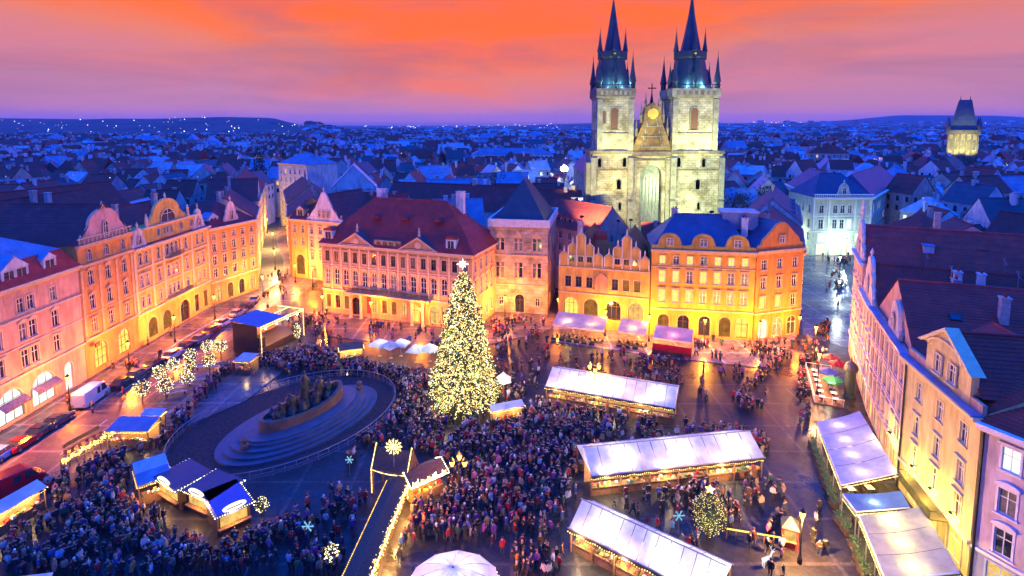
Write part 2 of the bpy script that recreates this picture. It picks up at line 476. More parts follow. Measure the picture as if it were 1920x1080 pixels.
def hatch(parent, x, y, z, pitch, s=1):
    '''a skylight lying on the slope that falls away to the x side s'''
    b = MB(); b.box(-.45, -.6, 0, .45, .6, .16, 0); b.box(-.36, -.5, .16, .36, .5, .175, 1)
    return b.build('skylight', [IRON, GLASS_DARK], parent, mat4=Matrix.Translation((x, y, z)) @ Matrix.Rotation(s * pitch, 4, 'Y'))
def building(name, label, A, B, D, H, wall, trim, rows, bands=(), cornice=.55, frame=None, lits=None, rows_right=None, rows_left=None, pil=None, cat='building', group=None, quoin=False):
    """a house whose front runs from A to B as you look at it; its empty stands at A, x along the front, y into the house"""
    A, rz, W = frame_of(A, B)
    root = thing(name, label, cat, A, rz, group)
    frame = frame or WHITE_FRAME; lits = lits or [(.8, GLASS_DARK), (.2, CURTAIN)]
    mb = MB()
    facade(mb, I4, W, H, ops_of(rows, W))
    if rows_right: facade(mb, side_right(W), D, H, ops_of(rows_right, D))
    else: mb.poly([(W, 0, 0), (W, D, 0), (W, D, H), (W, 0, H)])
    if rows_left: facade(mb, side_left(D), D, H, ops_of(rows_left, D))
    else: mb.poly([(0, 0, 0), (0, 0, H), (0, D, H), (0, D, 0)])
    mb.poly([(0, D, 0), (0, D, H), (W, D, H), (W, D, 0)])
    mb.poly([(0, 0, H), (W, 0, H), (W, D, H), (0, D, H)])
    # a dark core a little behind the glass so that nothing shines through
    mb.build('wall', [wall], root)
    put_rows(root, I4, rows, W, trim, frame, lits)
    if rows_right: put_rows(root, side_right(W), rows_right, D, trim, frame, lits)
    if rows_left: put_rows(root, side_left(D), rows_left, D, trim, frame, lits)
    for z, hh, pr in bands:
        b = MB(); b.box(-.03, -pr, z, W + .03, .05, z + hh); b.build('string_course', [trim], root)
    if cornice:
        b = MB(); c = cornice
        b.box(-.1, -c * .5, H - .75, W + .1, .05, H - .4); b.box(-.2, -c, H - .4, W + .2, .05, H - .003)
        if rows_right: b.box(W - .05, .052, H - .4, W + c, D, H - .003)
        b.build('cornice', [trim], root)
    if pil:
        z0, z1, w, xs = pil
        pm = MB(); pm.box(-w / 2, -.16, z0, w / 2, .05, z1); pm.box(-w / 2 - .08, -.22, z1 - .5, w / 2 + .08, .05, z1 - .2); pm.box(-w / 2 - .08, -.22, z0 - .002, w / 2 + .08, .05, z0 + .3)
        me = pm.mesh('pilaster', [trim])
        for x in xs: link(me, 'pilaster', root, (x, 0, 0))
    root['_W'] = W
    return root, W
def slope(mb, a, b, c, d, n=12, t=.045, mi=0):
    """a roof plane (a-b eaves, d-c top) laid in stepped courses"""
    a, b, c, d = map(Vector, (a, b, c, d))
    nrm = (b - a).cross(d - a)
    if nrm.length < 1e-6: nrm = (b - a).cross(c - a)
    nrm.normalize()
    if nrm.z < 0: nrm = -nrm
    if n > 7: n = max(n, int((d - a).length / .42))
    for i in range(n):
        t0, t1 = i / n, (i + 1) / n
        p0, p1 = a.lerp(d, t0) + nrm * t, b.lerp(c, t0) + nrm * t
        q0, q1 = a.lerp(d, t1), b.lerp(c, t1)
        mb.poly([p0, p1, q1, q0], mi)
        mb.poly([a.lerp(d, t0), b.lerp(c, t0), p1, p0], mi)
def roof(root, W, D, H, kind, h, mat, ov=.45, courses=12, wall=None, inset=None, brk=None, mat2=None, top=None, y0=0.0, x0=0.0):
    mb = MB(); x1 = x0 + W; y1 = y0 + D
    e = [(x0 - ov * .3, y0 - ov, H), (x1 + ov * .3, y0 - ov, H), (x1 + ov * .3, y1 + ov, H), (x0 - ov * .3, y1 + ov, H)]
    if kind in ('hip', 'mansard'):
        e = [(x0 - ov, y0 - ov, H), (x1 + ov, y0 - ov, H), (x1 + ov, y1 + ov, H), (x0 - ov, y1 + ov, H)]
    zt = H + h; my = (y0 + y1) / 2; mx = (x0 + x1) / 2
    mb.poly(e[::-1])
    if kind == 'gable':
        r = [(x0 - ov * .3, my, zt), (x1 + ov * .3, my, zt)]
        slope(mb, e[0], e[1], r[1], r[0], courses); slope(mb, e[2], e[3], r[0], r[1], courses)
        for q, x in ((0, x0 + .02), (1, x1 - .02)):
            mb.poly([(x, y0, H), (x, y1, H), (x, my, zt - .12)], 1)
    elif kind == 'front':
        e = [(x0 - ov, y0 - ov * .3, H), (x1 + ov, y0 - ov * .3, H), (x1 + ov, y1, H), (x0 - ov, y1, H)]
        r = [(mx, y0 - ov * .3, zt), (mx, y1, zt)]
        slope(mb, e[1], e[2], r[1], r[0], courses); slope(mb, e[3], e[0], r[0], r[1], courses)
        for y in (y0 + .02, y1 - .02): mb.poly([(x0, y, H), (x1, y, H), (mx, y, zt - .12)], 1)
    elif kind == 'hip':
        i = inset if inset is not None else min(W, D) / 2
        if W >= D: r = [(x0 + i, my, zt), (x1 - i, my, zt)]
        else: r = [(mx, y0 + i, zt), (mx, y1 - i, zt)]
        if W >= D:
            slope(mb, e[0], e[1], r[1], r[0], courses); slope(mb, e[2], e[3], r[0], r[1], courses)
            slope(mb, e[1], e[2], r[1], r[1], courses); slope(mb, e[3], e[0], r[0], r[0], courses)
        else:
            slope(mb, e[0], e[1], r[0], r[0], courses); slope(mb, e[2], e[3], r[1], r[1], courses)
            slope(mb, e[1], e[2], r[1], r[0], courses); slope(mb, e[3], e[0], r[0], r[1], courses)
    elif kind == 'mansard':
        i1, h1 = brk
        k = [(x0 + i1, y0 + i1, H + h1), (x1 - i1, y0 + i1, H + h1), (x1 - i1, y1 - i1, H + h1), (x0 + i1, y1 - i1, H + h1)]
        i2 = inset if inset is not None else min(W, D) / 2
        r = [(x0 + i2, my, zt), (x1 - i2, my, zt)]
        for p in range(4): slope(mb, e[p], e[(p + 1) % 4], k[(p + 1) % 4], k[p], max(4, courses // 2), mi=2)
        slope(mb, k[0], k[1], r[1], r[0], courses); slope(mb, k[2], k[3], r[0], r[1], courses)
        slope(mb, k[1], k[2], r[1], r[1], courses); slope(mb, k[3], k[0], r[0], r[0], courses)
    o = mb.build('roof', [mat, wall or mat, mat2 or mat], root)
    # ridge capping
    if kind != 'front' and (kind != 'hip' or W >= D):
        i = 0 if kind == 'gable' else (inset if inset is not None else min(W, D) / 2)
        if x1 - i - (x0 + i) > .4:
            b = MB(); b.tube((x0 + i, my, zt + .02), (x1 - i, my, zt + .02), .16, n=6); b.build('ridge_cap', [mat], o)
    elif kind == 'front':
        b = MB(); b.tube((mx, y0, zt + .02), (mx, y1, zt + .02), .16, n=6); b.build('ridge_cap', [mat], o)
    return o
def chimney(parent, x, y, z0, z1, w=.9, d=.7, mat=None):
    b = MB(); b.box(x - w / 2, y - d / 2, z0, x + w / 2, y + d / 2, z1); b.box(x - w / 2 - .1, y - d / 2 - .1, z1, x + w / 2 + .1, y + d / 2 + .1, z1 + .18)
    for k in (-.22, .22): b.tube((x + k * w, y, z1 + .18), (x + k * w, y, z1 + .6), .13, .11, 6, 1)
    return b.build('chimney', [mat or CHIM, RED_TILE], parent)
def dormer(parent, x, y, z, w, h, dep, wallm, roofm, pane=None, kind='gable', n=1):
    """a roof window whose front stands at (x, y, z)"""
    b = MB(); a = w / 2
    b.box(x - a, y, z, x + a, y + dep, z + h, 0)
    if kind == 'gable':
        b.prism([(x - a - .2, z + h), (x + a + .2, z + h), (x, z + h + w * .42)], y + .06, y + dep, 1); b.prism([(x - a - .1, z + h - .02), (x + a + .1, z + h - .02), (x, z + h + w * .36)], y - .1, y + .1, 0)
    else:
        b.prism([(x - a - .15, z + h)] + [(x + (a + .15) * math.cos(math.pi * (1 - k / 8)), z + h + w * .32 * math.sin(math.pi * k / 8)) for k in range(1, 8)] + [(x + a + .15, z + h)], y - .1, y + dep, 1)
    o = b.build('dormer', [wallm, roofm], parent.parent)
    q = MB(); ww = (w - .3) / n
    for k in range(n):
        cx = x - a + .15 + ww * (k + .5)
        q.box(cx - ww * .36, y - .03, z + h * .15, cx + ww * .36, y + .03, z + h * .88, 0)
        q.box(cx - .03, y - .06, z + h * .15, cx + .03, y - .025, z + h * .88, 1)
    return q.build('dormer_window', [pane or GLASS_DARK, WHITE_FRAME], o)
def gable_outline(w, h, shoulders=3):
    """half of a curved, stepped gable mirrored to a whole outline in (x, z)"""
    a = w / 2
    prof = [(1.0, 0), (1.0, .12), (.86, .16), (.80, .34), (.62, .42), (.60, .62), (.45, .68), (.40, .84), (.24, .95), (0, 1.0)]
    rt = [(a * p, h * q) for p, q in prof]
    return rt + [(-x, z) for x, z in rt[-2::-1]]
def round_gable(w, h):
    a = w / 2
    rt = [(a, 0), (a, h * .18), (a * .86, h * .24), (a * .74, h * .42)] + [(a * .66 * math.cos(t), h * .5 + h * .5 * math.sin(t)) for t in [math.pi / 2 * k / 5 for k in range(6)]]
    return rt + [(-x, z) for x, z in rt[-2::-1]]
def gable_wall(root, x, z, outline, wallm, trim, th=.5, win=None, pane=None, y=0.0, finials=True):
    b = MB(); b.prism([(x + p, z + q) for p, q in outline], y - .05, y + th, 0)
    o = b.build('gable', [wallm], root)
    # coping along the outline
    c = MB(); n = len(outline)
    for k in range(n - 1):
        p, q = outline[k], outline[k + 1]
        if abs(p[1]) < .01 and abs(q[1]) < .01: continue
        c.tube((x + p[0], y + th * .4, z + p[1]), (x + q[0], y + th * .4, z + q[1]), .16, n=4)
    c.build('coping', [trim], o)
    if finials:
        top = max(outline, key=lambda p: p[1])
        f = MB(); f.lathe([(.18, 0), (.1, .3), (.26, .55), (.2, .8), (.02, 1.3)], 8); f.build('finial', [trim], o, loc=(x + top[0], y + th * .4, z + top[1]))
        w0 = max(p[0] for p in outline)
        for s in (-1, 1):
            f2 = MB(); f2.lathe([(.2, 0), (.12, .3), (.24, .5), (.02, 1.0)], 8); f2.build('finial', [trim], o, loc=(x + s * (w0 - .3), y + th * .4, z + .12 * top[1]))
    if win:
        for (wx, wz, ww, wh, ar) in win:
            window(root, Matrix.Translation((0, y - .28, 0)), x + wx, z + wz, ww, wh, trim, WHITE_FRAME, pane or GLASS_DARK, ar, None, .14, (2, 2), .2, False)
    return o
def zat(py, Y): # height seen at row py at the distance Y
    d = ray(960, py); return CAM_H + Y / d[1] * d[2]

# ------------------------------------------------------------------ ground
def sheet(name, pts, z, mat, z_low=None):
    b = MB()
    if z_low is None: b.poly([(p[0], p[1], z) for p in pts])
    else: b.slab([(p[0], p[1]) for p in pts], z_low, z)
    return structure(b.build(name, [mat]))
COBBLE = wet_ground('wet dark setts', (.030, .026, .024), 3.2, (.2, .65))
ASPHALT = wet_ground('wet asphalt road', (.16, .10, .075), 6, (.22, .55), False)
PAVE = wet_ground('paving stones', (.11, .095, .09), 1.3, (.15, .5))
PALE_PAVE = wet_ground('pale paving stones', (.22, .17, .16), 1.1, (.12, .42))
CITY_GROUND = plain('far town ground', (.055, .065, .07), .9, .4, .02)
b = MB()
nx, ny = 60, 40
xs = [-13000 * abs(1 - 2 * i / nx) ** 2.2 * (1 if i < nx / 2 else -1) for i in range(nx + 1)]
ys = [-60 + 12060 * (j / ny) ** 2.6 for j in range(ny + 1)]
def hill(x, y):
    h = 0.0
    q = max(0, min(1, (-x / max(y, 1) - .30) / .12)); w = max(0, min(1, (y - 950) / 650)); h += 56 * q * w * w * (3 - 2 * w) * (1 + .06 * math.sin(x * .006) + .03 * math.sin(x * .021)) * max(0, min(1, (5200 - y) / 2500))
    # long wooded ridge in the north-west and a far faint hill in the east
    h += 48 * math.exp(-((y - 2900) / 620) ** 2) * max(0, min(1, (900 + x) / 900)) * max(0, min(1, (500 - x) / 600)) * .5
    h += 165 * math.exp(-((y - 7800) / 1100) ** 2) * math.exp(-((x - 5900) / 1700) ** 2) * (1 + .06 * math.sin(x * .005))
    h += 45 * math.exp(-((y - 5200) / 900) ** 2) * max(0, min(1, (x + 800) / 1500))
    return h
ys = sorted(set(ys + [900 + 60 * k for k in range(18)] + [2000 + 100 * k for k in range(18)] + [6500 + 300 * k for k in range(10)]))
xs = sorted(set(xs + [-4000 + 100 * k for k in range(90)]))
W_ = len(xs)
b.v = [(x, y, hill(x, y)) for y in ys for x in xs]
b.f = [[j * W_ + i, j * W_ + i + 1, (j + 1) * W_ + i + 1, (j + 1) * W_ + i] for j in range(len(ys) - 1) for i in range(W_ - 1)]
b.m = [0] * len(b.f)
structure(b.build('ground', [CITY_GROUND], loc=(0, 0, -.02)))
# the square
sheet('square', [(-78, 20), (70, 20), (70, 125), (60, 132), (14, 150), (-40, 160), (-62, 160), (-78, 150)], .0, COBBLE)
road = [(-64.5, 40), (-51.5, 40), (-52.5, 70), (-54.5, 92), (-55.0, 112), (-52, 128), (-52.5, 150), (-64, 176), (-76, 200), (-100, 262), (-108, 260), (-84, 198), (-71, 172), (-61.5, 148), (-62.5, 128), (-64.3, 110)]
sheet('road', road, .004, ASPHALT)
sheet('left_pavement', [(-78, 40), (-64.6, 40), (-64.4, 110), (-62.7, 128), (-61.7, 147), (-70, 147)], .13, PAVE, -.01)
sheet('terrace_pavement', [(-51.3, 66), (-40.5, 82), (-39, 92), (-44, 97.5), (-54.3, 96), (-54.2, 88)], .12, PAVE, -.01)
sheet('house_pavement', [V2(G(1033, 640)), V2(G(1225, 668)), V2(G(1440, 692)), V2(G(1474, 660)), V2(G(1500, 622)), (46, 106.5), (27, 110), (9, 116)], .10, PALE_PAVE, -.01)
sheet('palace_pavement', [(-36, 108), (-10, 101), (6, 110), (11, 117), (9, 123), (-5, 124), (-9, 112), (-42, 124), (-46, 122)], .10, PAVE, -.01)
cel = [(58.4, 109.5), (64, 101), (80, 128), (100, 168), (108, 178), (118, 178), (118, 186), (95, 186), (86, 168)]
sheet('lane', cel, .004, wet_ground('pale wet lane', (.13, .13, .13), 2.0, (.1, .4)))
# painted parking bays and lane lines on the street
WHITE_PAINT = plain('worn road paint', (.62, .58, .52), .6, .4, 3)
pb = MB()
for k in range(5):
    y = 88.5 + 2.6 * k; pb.add([(-64.1, y, .009), (-61.6, y + 1.6, .009), (-61.6, y + 1.75, .009), (-64.1, y + .15, .009)], [[0, 1, 2, 3]])
pb.add([(-61.65, 84, .010), (-61.5, 84, .010), (-61.6, 126, .010), (-61.75, 126, .010)], [[0, 1, 2, 3]])
for k in range(9):
    y = 62 + 6.0 * k; x = -57.6 - .02 * (y - 62); pb.add([(x, y, .010), (x + .14, y, .010), (x + .14, y + 2.6, .010), (x, y + 2.6, .010)], [[0, 1, 2, 3]])
structure(pb.build('road_marking', [WHITE_PAINT]))
kb = MB()
for a, c in (((-64.55, 40), (-64.35, 110)), ((-64.35, 110), (-62.65, 128))):
    a, c = Vector((*a, 0)), Vector((*c, 0)); n = int((c - a).length / 3)
    for k in range(n):
        p, q = a.lerp(c, k / n), a.lerp(c, (k + .97) / n); kb.slab([(p.x, p.y), (p.x + .28, p.y), (q.x + .28, q.y), (q.x, q.y)], 0, .15)
structure(kb.build('kerb', [STONE]))

# ------------------------------------------------------------------ west row (runs along x = -70)
P_PINK = plaster('faded pink plaster', (.66, .38, .24)); P_ORANGE = plaster('apricot plaster', (.66, .31, .08)); P_YELLOW = plaster('ochre plaster', (.68, .42, .09))
P_CREAM = plaster('cream plaster', (.68, .52, .26)); P_STUCCO = plaster('pale stucco', (.68, .58, .48)); P_ROSE = plaster('rose plaster', (.60, .34, .28)); P_WHITE = plaster('white plaster', (.70, .66, .60))
T_PALE = plain('pale trim', (.64, .47, .26), .8, .15); T_CREAM = plain('cream trim', (.64, .50, .26), .8, .15); T_SAND = plain('sand trim', (.56, .36, .17), .8, .2)
XL = -70.0
def pairs(xs, g=.85): return [v for x in xs for v in (x - g, x + g)]
def pink_house():
    A, B = (XL, 52.0), (XL, 89.2); W = 37.2
    up = pairs([7.5, 17.3, 27.0]) + [2.6, 12.4, 22.2, 31.9]
    up = sorted(up)
    rows = [dict(z=7.2, h=2.5, w=1.25, xs=up, hood='flat'), dict(z=11.1, h=2.5, w=1.25, xs=up, hood='tri'), dict(z=15.2, h=2.1, w=1.2, xs=up),
            dict(z=.5, h=4.6, w=4.2, xs=[3.6, 10.2, 16.8, 23.2, 28.8], arch=True, lit=[PANE_COOL], div=(3, 2), frame=BROWN_FRAME, name='shop_window', sill=False, rev=.4, c=.2),
            dict(z=.2, h=4.4, w=1.7, xs=[33.6], arch=True, lit=[PANE_COOL], div=(2, 3), frame=WHITE_FRAME, name='door', sill=False, rev=.4)]
    r, W = building('townhouse', 'pale pink town house with sheet metal mansard and pale green lit shop arches', A, B, 15, 19.3, P_PINK, T_PALE, rows, bands=((6.1, .35, .25), (10.3, .2, .12), (14.3, .3, .2)), group='houses round the square')
    ro = roof(r, W, 15, 19.3, 'mansard', 6.0, BLUE_METAL, .3, 10, P_PINK, inset=6, brk=(1.5, 3.1), mat2=RED_TILE)
    for x, w, n in ((8, 4.2, 2), (17, 2.2, 1), (26.2, 4.4, 2), (32.2, 2.4, 1)): dormer(ro, x, .3, 19.5, w, 2.2, 2.6, P_WHITE, BLUE_METAL, n=n)
    chimney(ro, 14, 9, 22, 27); chimney(ro, 30, 10, 22, 26.5, 1.4)
    # old shop awnings above the two lit arches
    for x in (23.2, 28.8):
        a = MB(); a.add([(x - 2.2, -.1, 3.6), (x + 2.2, -.1, 3.6), (x + 2.2, -1.1, 2.9), (x - 2.2, -1.1, 2.9)], [[0, 1, 2, 3]]); a.box(x - 2.2, -1.12, 2.65, x + 2.2, -1.08, 2.9); a.build('awning', [CURTAIN], r)
    return r
def orange_house():
    A, B = (XL, 89.3), (XL, 102.2); W = 12.9
    xs = [2.4, 6.45, 10.5]
    rows = [dict(z=7.4, h=2.2, w=1.2, xs=xs, hood='flat', lit=[PANE_DIM, GLASS_DARK, CURTAIN]), dict(z=11.3, h=2.3, w=1.2, xs=xs, hood='tri'), dict(z=15.4, h=2.3, w=1.2, xs=xs, hood='seg'), dict(z=19.6, h=1.8, w=1.1, xs=xs, arch=True),
            dict(z=.9, h=4.4, w=3.0, xs=[3.4, 9.2], arch=True, lit=[PANE_YELLOW], div=(3, 3), name='shop_window', sill=False, rev=.35, frame=BROWN_FRAME)]
    r, W = building('townhouse', 'narrow apricot house with tall ornate baroque gable between pink and ochre houses', A, B, 16, 22.4, P_ORANGE, T_SAND, rows, bands=((6.3, .4, .3), (10.4, .2, .12), (18.6, .5, .45)), pil=(6.8, 18.4, .5, [.4, 4.4, 8.5, 12.5]), group='houses round the square')
    ro = roof(r, W, 16, 22.4, 'front', 6.0, PURPLE_TILE, .2, 12, P_ORANGE)
    gable_wall(r, 6.45, 22.4, [(p, q) for p, q in round_gable(11.2, 5.2)], P_ROSE, T_PALE, win=[(0, .6, 1.2, 2.4, True)])
    bl = MB()
    for k in range(14): bl.lathe([(.1, 22.42), (.16, 22.7), (.08, 23.1), (.12, 23.3)], 6, 0, (.4 + .93 * k, -.15))
    bl.box(0, -.3, 23.3, 12.9, -.08, 23.45); bl.build('balustrade', [T_PALE], r)
    ac = MB(); ac.box(4.9, -.6, 20.4, 8.0, -.05, 20.55); 
    st = MB(); st.box(1.2, -.9, 5.0, 2.2, -.7, 5.6, 0); st.build('hanging_sign', [BROWN_FRAME], r)
    return r
def ochre_house():
    A, B = (XL, 102.3), (-69.4, 127.0); 
    c = 10.7
    xs = [1.9, 3.6, 7.2, 10.0, 11.4, 12.8, 16.2, 20.4, 22.4]
    rows = [dict(z=7.3, h=2.1, w=1.05, xs=xs), dict(z=11.2, h=2.3, w=1.05, xs=xs, hood='flat'), dict(z=15.5, h=2.4, w=1.05, xs=xs, arch=True), dict(z=19.9, h=1.5, w=.9, xs=[7.2, 9.6, 10.7, 11.8, 14.6, 19.6]),
            dict(z=.2, h=4.6, w=3.2, xs=[14.6], arch=True, lit=[GLASS_DARK], div=(2, 2), frame=BROWN_FRAME, name='door', sill=False, rev=.5),
            dict(z=.8, h=3.8, w=2.8, xs=[4.2, 8.6], arch=True, lit=[PANE_DIM, PANE_DIM], div=(2, 2), frame=BROWN_FRAME, name='shop_window', sill=False), dict(z=.8, h=3.8, w=1.6, xs=[19.0, 22.4], lit=[GLASS_DARK, PANE_DIM], frame=BROWN_FRAME, name='shop_window', sill=False)]
    r, W = building('townhouse', 'large ochre art nouveau house with a great round gable over an arched window', A, B, 17, 18.9, P_YELLOW, T_CREAM, [q for q in rows if q['z'] < 19], bands=((6.0, .4, .3), (10.4, .25, .15), (14.6, .3, .2)), cornice=.8, pil=(6.5, 18.1, .55, [.35, 5.2, 8.7, 14.4, 18.2, 24.4]), group='houses round the square')
    att = MB(); facade(att, I4, 17.6, 22.0, [(q, 19.9, .9, 1.5, False) for q in (4.6, 6.4, 7.5, 8.6, 12.0, 15.6)], z0=18.9); att.poly([(0, 0, 22), (17.6, 0, 22), (17.6, 6, 22), (0, 6, 22)]); att.poly([(0, 0, 18.9), (0, 6, 18.9), (0, 6, 22), (0, 0, 22)]); att.poly([(17.6, 0, 18.9), (17.6, 6, 18.9), (17.6, 6, 22), (17.6, 0, 22)])
    a = att.build('attic', [P_YELLOW], r, loc=(3.2, 0.1, 0))
    for q in (4.6, 6.4, 7.5, 8.6, 12.0, 15.6): window(r, Matrix.Translation((3.2, .1, 0)), q, 19.9, .9, 1.5, T_CREAM, WHITE_FRAME, GLASS_DARK, False, None, .1, (2, 1))
    b = MB(); b.box(3.0, -.5, 22.0, 21.0, .2, 22.3); b.build('cornice', [T_CREAM], r)
    gable_wall(r, c, 22.0, round_gable(12.6, 5.0), P_YELLOW, T_CREAM, win=[(0, .35, 4.6, 2.6, True)], pane=GLASS_DARK, y=.1)
    gable_wall(r, 1.9, 18.9, round_gable(4.0, 3.6), P_STUCCO, T_PALE, win=[(0, .6, 1.0, 1.6, True)])
    gable_wall(r, 21.4, 18.9, gable_outline(4.8, 4.4), P_STUCCO, T_PALE, win=[(0, .7, 1.0, 1.6, True)])
    ro = roof(r, W, 17, 18.9, 'hip', 6.6, BROWN_TILE, .2, 12, inset=6)
    chimney(ro, 4.5, 6, 21, 26.5); chimney(ro, 17.5, 7, 22, 27, 1.2)
    # statues on the shoulders of the gable
    for x in (4.2, 17.4):
        s = MB(); s.lathe([(.4, 22.3), (.42, 22.7), (.25, 22.9), (.34, 23.4), (.22, 23.9), (.3, 24.2), (.1, 24.5), (.16, 24.75), (.03, 24.95)], 8, 0, (x, -.1)); s.build('statue', [T_PALE], r)
    # iron balcony under the middle windows
    bal = MB(); bal.box(8.9, -1.15, 14.9, 13.9, .02, 15.1)
    for k in range(26): x = 8.95 + k * .196; bal.box(x - .02, -1.12, 15.1, x + .02, -1.08, 16.0, 1)
    bal.box(8.9, -1.14, 16.0, 13.9, -1.06, 16.07, 1); bal.build('balcony', [T_PALE, IRON], r)
    bal = MB(); bal.box(8.2, -1.0, 6.6, 17.6, .02, 6.8)
    for k in range(36): x = 8.25 + k * .265; bal.box(x - .02, -.97, 6.8, x + .02, -.93, 7.6, 1)
    bal.box(8.2, -.99, 7.6, 17.6, -.91, 7.67, 1); bal.build('balcony', [T_PALE, IRON], r)
    return r
def corner_house():
    A, B = (-69.4, 127.1), (-64.6, 140.6)
    W = math.hypot(4.8, 13.5)
    rows = [dict(z=6.4, h=2.0, w=1.15, n=5, m=1.5), dict(z=9.4, h=2.0, w=1.15, n=5, m=1.5, hood='flat'), dict(z=12.4, h=2.0, w=1.15, n=5, m=1.5), dict(z=15.2, h=1.5, w=1.0, n=5, m=1.5),
            dict(z=.6, h=3.6, w=1.7, n=4, m=2.0, arch=True, lit=[PANE_WARM, PANE_DIM, GLASS_DARK, PANE_WARM], name='shop_window', sill=False, frame=BROWN_FRAME)]
    r, W = building('townhouse', 'apricot corner house with white cornice at the mouth of the side street', A, B, 15, 18.2, P_ORANGE, T_PALE, rows, bands=((5.2, .4, .3),), cornice=.9, rows_right=[dict(z=z, h=2.0, w=1.1, n=4) for z in (6.4, 9.4, 12.4, 15.2)], group='houses round the square')
    ro = roof(r, W, 15, 18.2, 'hip', 5.2, PURPLE_TILE, .3, 10, inset=5)
    gable_wall(r, 7.2, 18.2, gable_outline(4.6, 5.4), P_STUCCO, T_PALE, win=[(0, .9, 1.0, 2.2, True)], y=.4)
    dormer(ro, 2.8, 1.2, 18.6, 2.6, 1.7, 2.6, P_WHITE, BLUE_METAL)
    chimney(ro, 11, 8, 20, 25)
    return r
PINK_HOUSE = pink_house(); ORANGE_HOUSE = orange_house(); OCHRE_HOUSE = ochre_house(); CORNER_HOUSE = corner_house()
def plain_house(label, A, B, D, H, wall, trim, nf, nc, rk, rh, rm, lits=None, w=1.1, h=1.9, z0=5.5, gable=None, side=None, hood=None, group='houses along the side streets', chim=2, ground=None, frame=None, inset=None, dorm=0):
    Wd = (V2(B) - V2(A)).length
    st = (H - 1.2 - z0) / nf
    rows = [dict(z=z0 + st * k + .35, h=min(h, st - .8), w=w, n=nc, hood=hood) for k in range(nf)]
    rows.append(dict(z=.5, h=z0 - 1.8, w=min(2.0, Wd / nc * .6), n=max(2, nc - 1), arch=True, lits=ground or [(.4, PANE_WARM), (.2, PANE_YELLOW), (.4, GLASS_DARK)], name='shop_window', sill=False, frame=BROWN_FRAME))
    sr = [dict(z=z0 + st * k + .35, h=min(h, st - .8), w=w, n=max(2, int(D / 4))) for k in range(nf)] if side else None
    r, W = building('townhouse', label, A, B, D, H, wall, trim, rows, bands=((z0 - .6, .3, .2),), lits=lits, rows_right=sr if side == 'r' else None, rows_left=sr if side == 'l' else None, group=group, frame=frame)
    ro = roof(r, W, D, H, rk, rh, rm, .3, 10, wall, inset=inset)
    for k in range(chim): chimney(ro, W * (.2 + .55 * k), D * .55, H + rh * .3, H + rh + 1.2, 1.0)
    for k in range(dorm): dormer(ro, W * (k + .5) / dorm, 1.0, H + .4, 1.6, 1.4, 2.4, P_WHITE, rm)
    if gable: gable_wall(r, W / 2, H, gable, wall, trim, win=[(0, .8, 1.0, 1.8, True)])
    return r
# side street going north-west: left and right sides
WARMLITS = [(.25, PANE_WARM), (.15, PANE_DIM), (.6, GLASS_DARK)]
P_BLUEGREY = plaster('grey white plaster', (.55, .56, .56)); P_GREY = plaster('grey plaster', (.42, .41, .40))
plain_house('cream house second along the left side of the street behind the corner house', (-67.5, 146.5), (-75.5, 166.5), 14, 17.5, P_CREAM, T_PALE, 4, 6, 'gable', 5.5, BROWN_TILE, WARMLITS)
plain_house('white gabled house third along the left side of the narrow street', (-75.9, 167.2), (-84, 187), 14, 19, P_WHITE, T_PALE, 4, 6, 'front', 6, PURPLE_TILE, WARMLITS, gable=gable_outline(10, 5))
plain_house('grey house far along the left side of the narrow street', (-84.4, 187.8), (-101, 230), 14, 18, P_BLUEGREY, T_PALE, 4, 11, 'gable', 6, BROWN_TILE, WARMLITS)
plain_house('pale tall house closing the view up the narrow street', (-96, 232), (-80, 220), 14, 26, P_BLUEGREY, T_PALE, 6, 6, 'hip', 4, BLUE_METAL, [(.15, PANE_WARM), (.85, GLASS_DARK)])
plain_house('warm lit house on the right side of the narrow street', (-86, 212), (-70.5, 176), 13, 17, P_CREAM, T_SAND, 4, 9, 'gable', 5, RED_TILE, WARMLITS)
plain_house('ochre gabled house on the right of the street beside the arched corner house', (-70, 175), (-61.5, 153.5), 13, 16.5, P_ORANGE, T_PALE, 4, 6, 'gable', 5, PURPLE_TILE, WARMLITS)

# ------------------------------------------------------------------ north side
def arch_corner():
    A, B = (-60.6, 152.5), (-55.4, 150.4)
    W = (V2(B) - V2(A)).length
    rows = [dict(z=9.2, h=2.0, w=1.0, n=2), dict(z=12.6, h=2.0, w=1.0, n=2), dict(z=1.0, h=5.6, w=3.0, xs=[W * .55], arch=True, lit=[PANE_DIM], frame=BROWN_FRAME, name='archway', sill=False, rev=.8)]
    r, W = building('townhouse', 'narrow ochre house with a tall lit archway at the street corner', A, B, 12, 16.3, P_YELLOW, T_CREAM, rows, rows_left=[dict(z=z, h=2.0, w=1.0, n=4) for z in (5.5, 9.2, 12.6)], group='houses round the square')
    ro = roof(r, W, 12, 16.3, 'gable', 4.2, PURPLE_TILE, .3, 8, P_YELLOW); dormer(ro, W * .5, .8, 16.5, 2.4, 2.4, 2.2, P_CREAM, BROWN_TILE)
arch_corner()
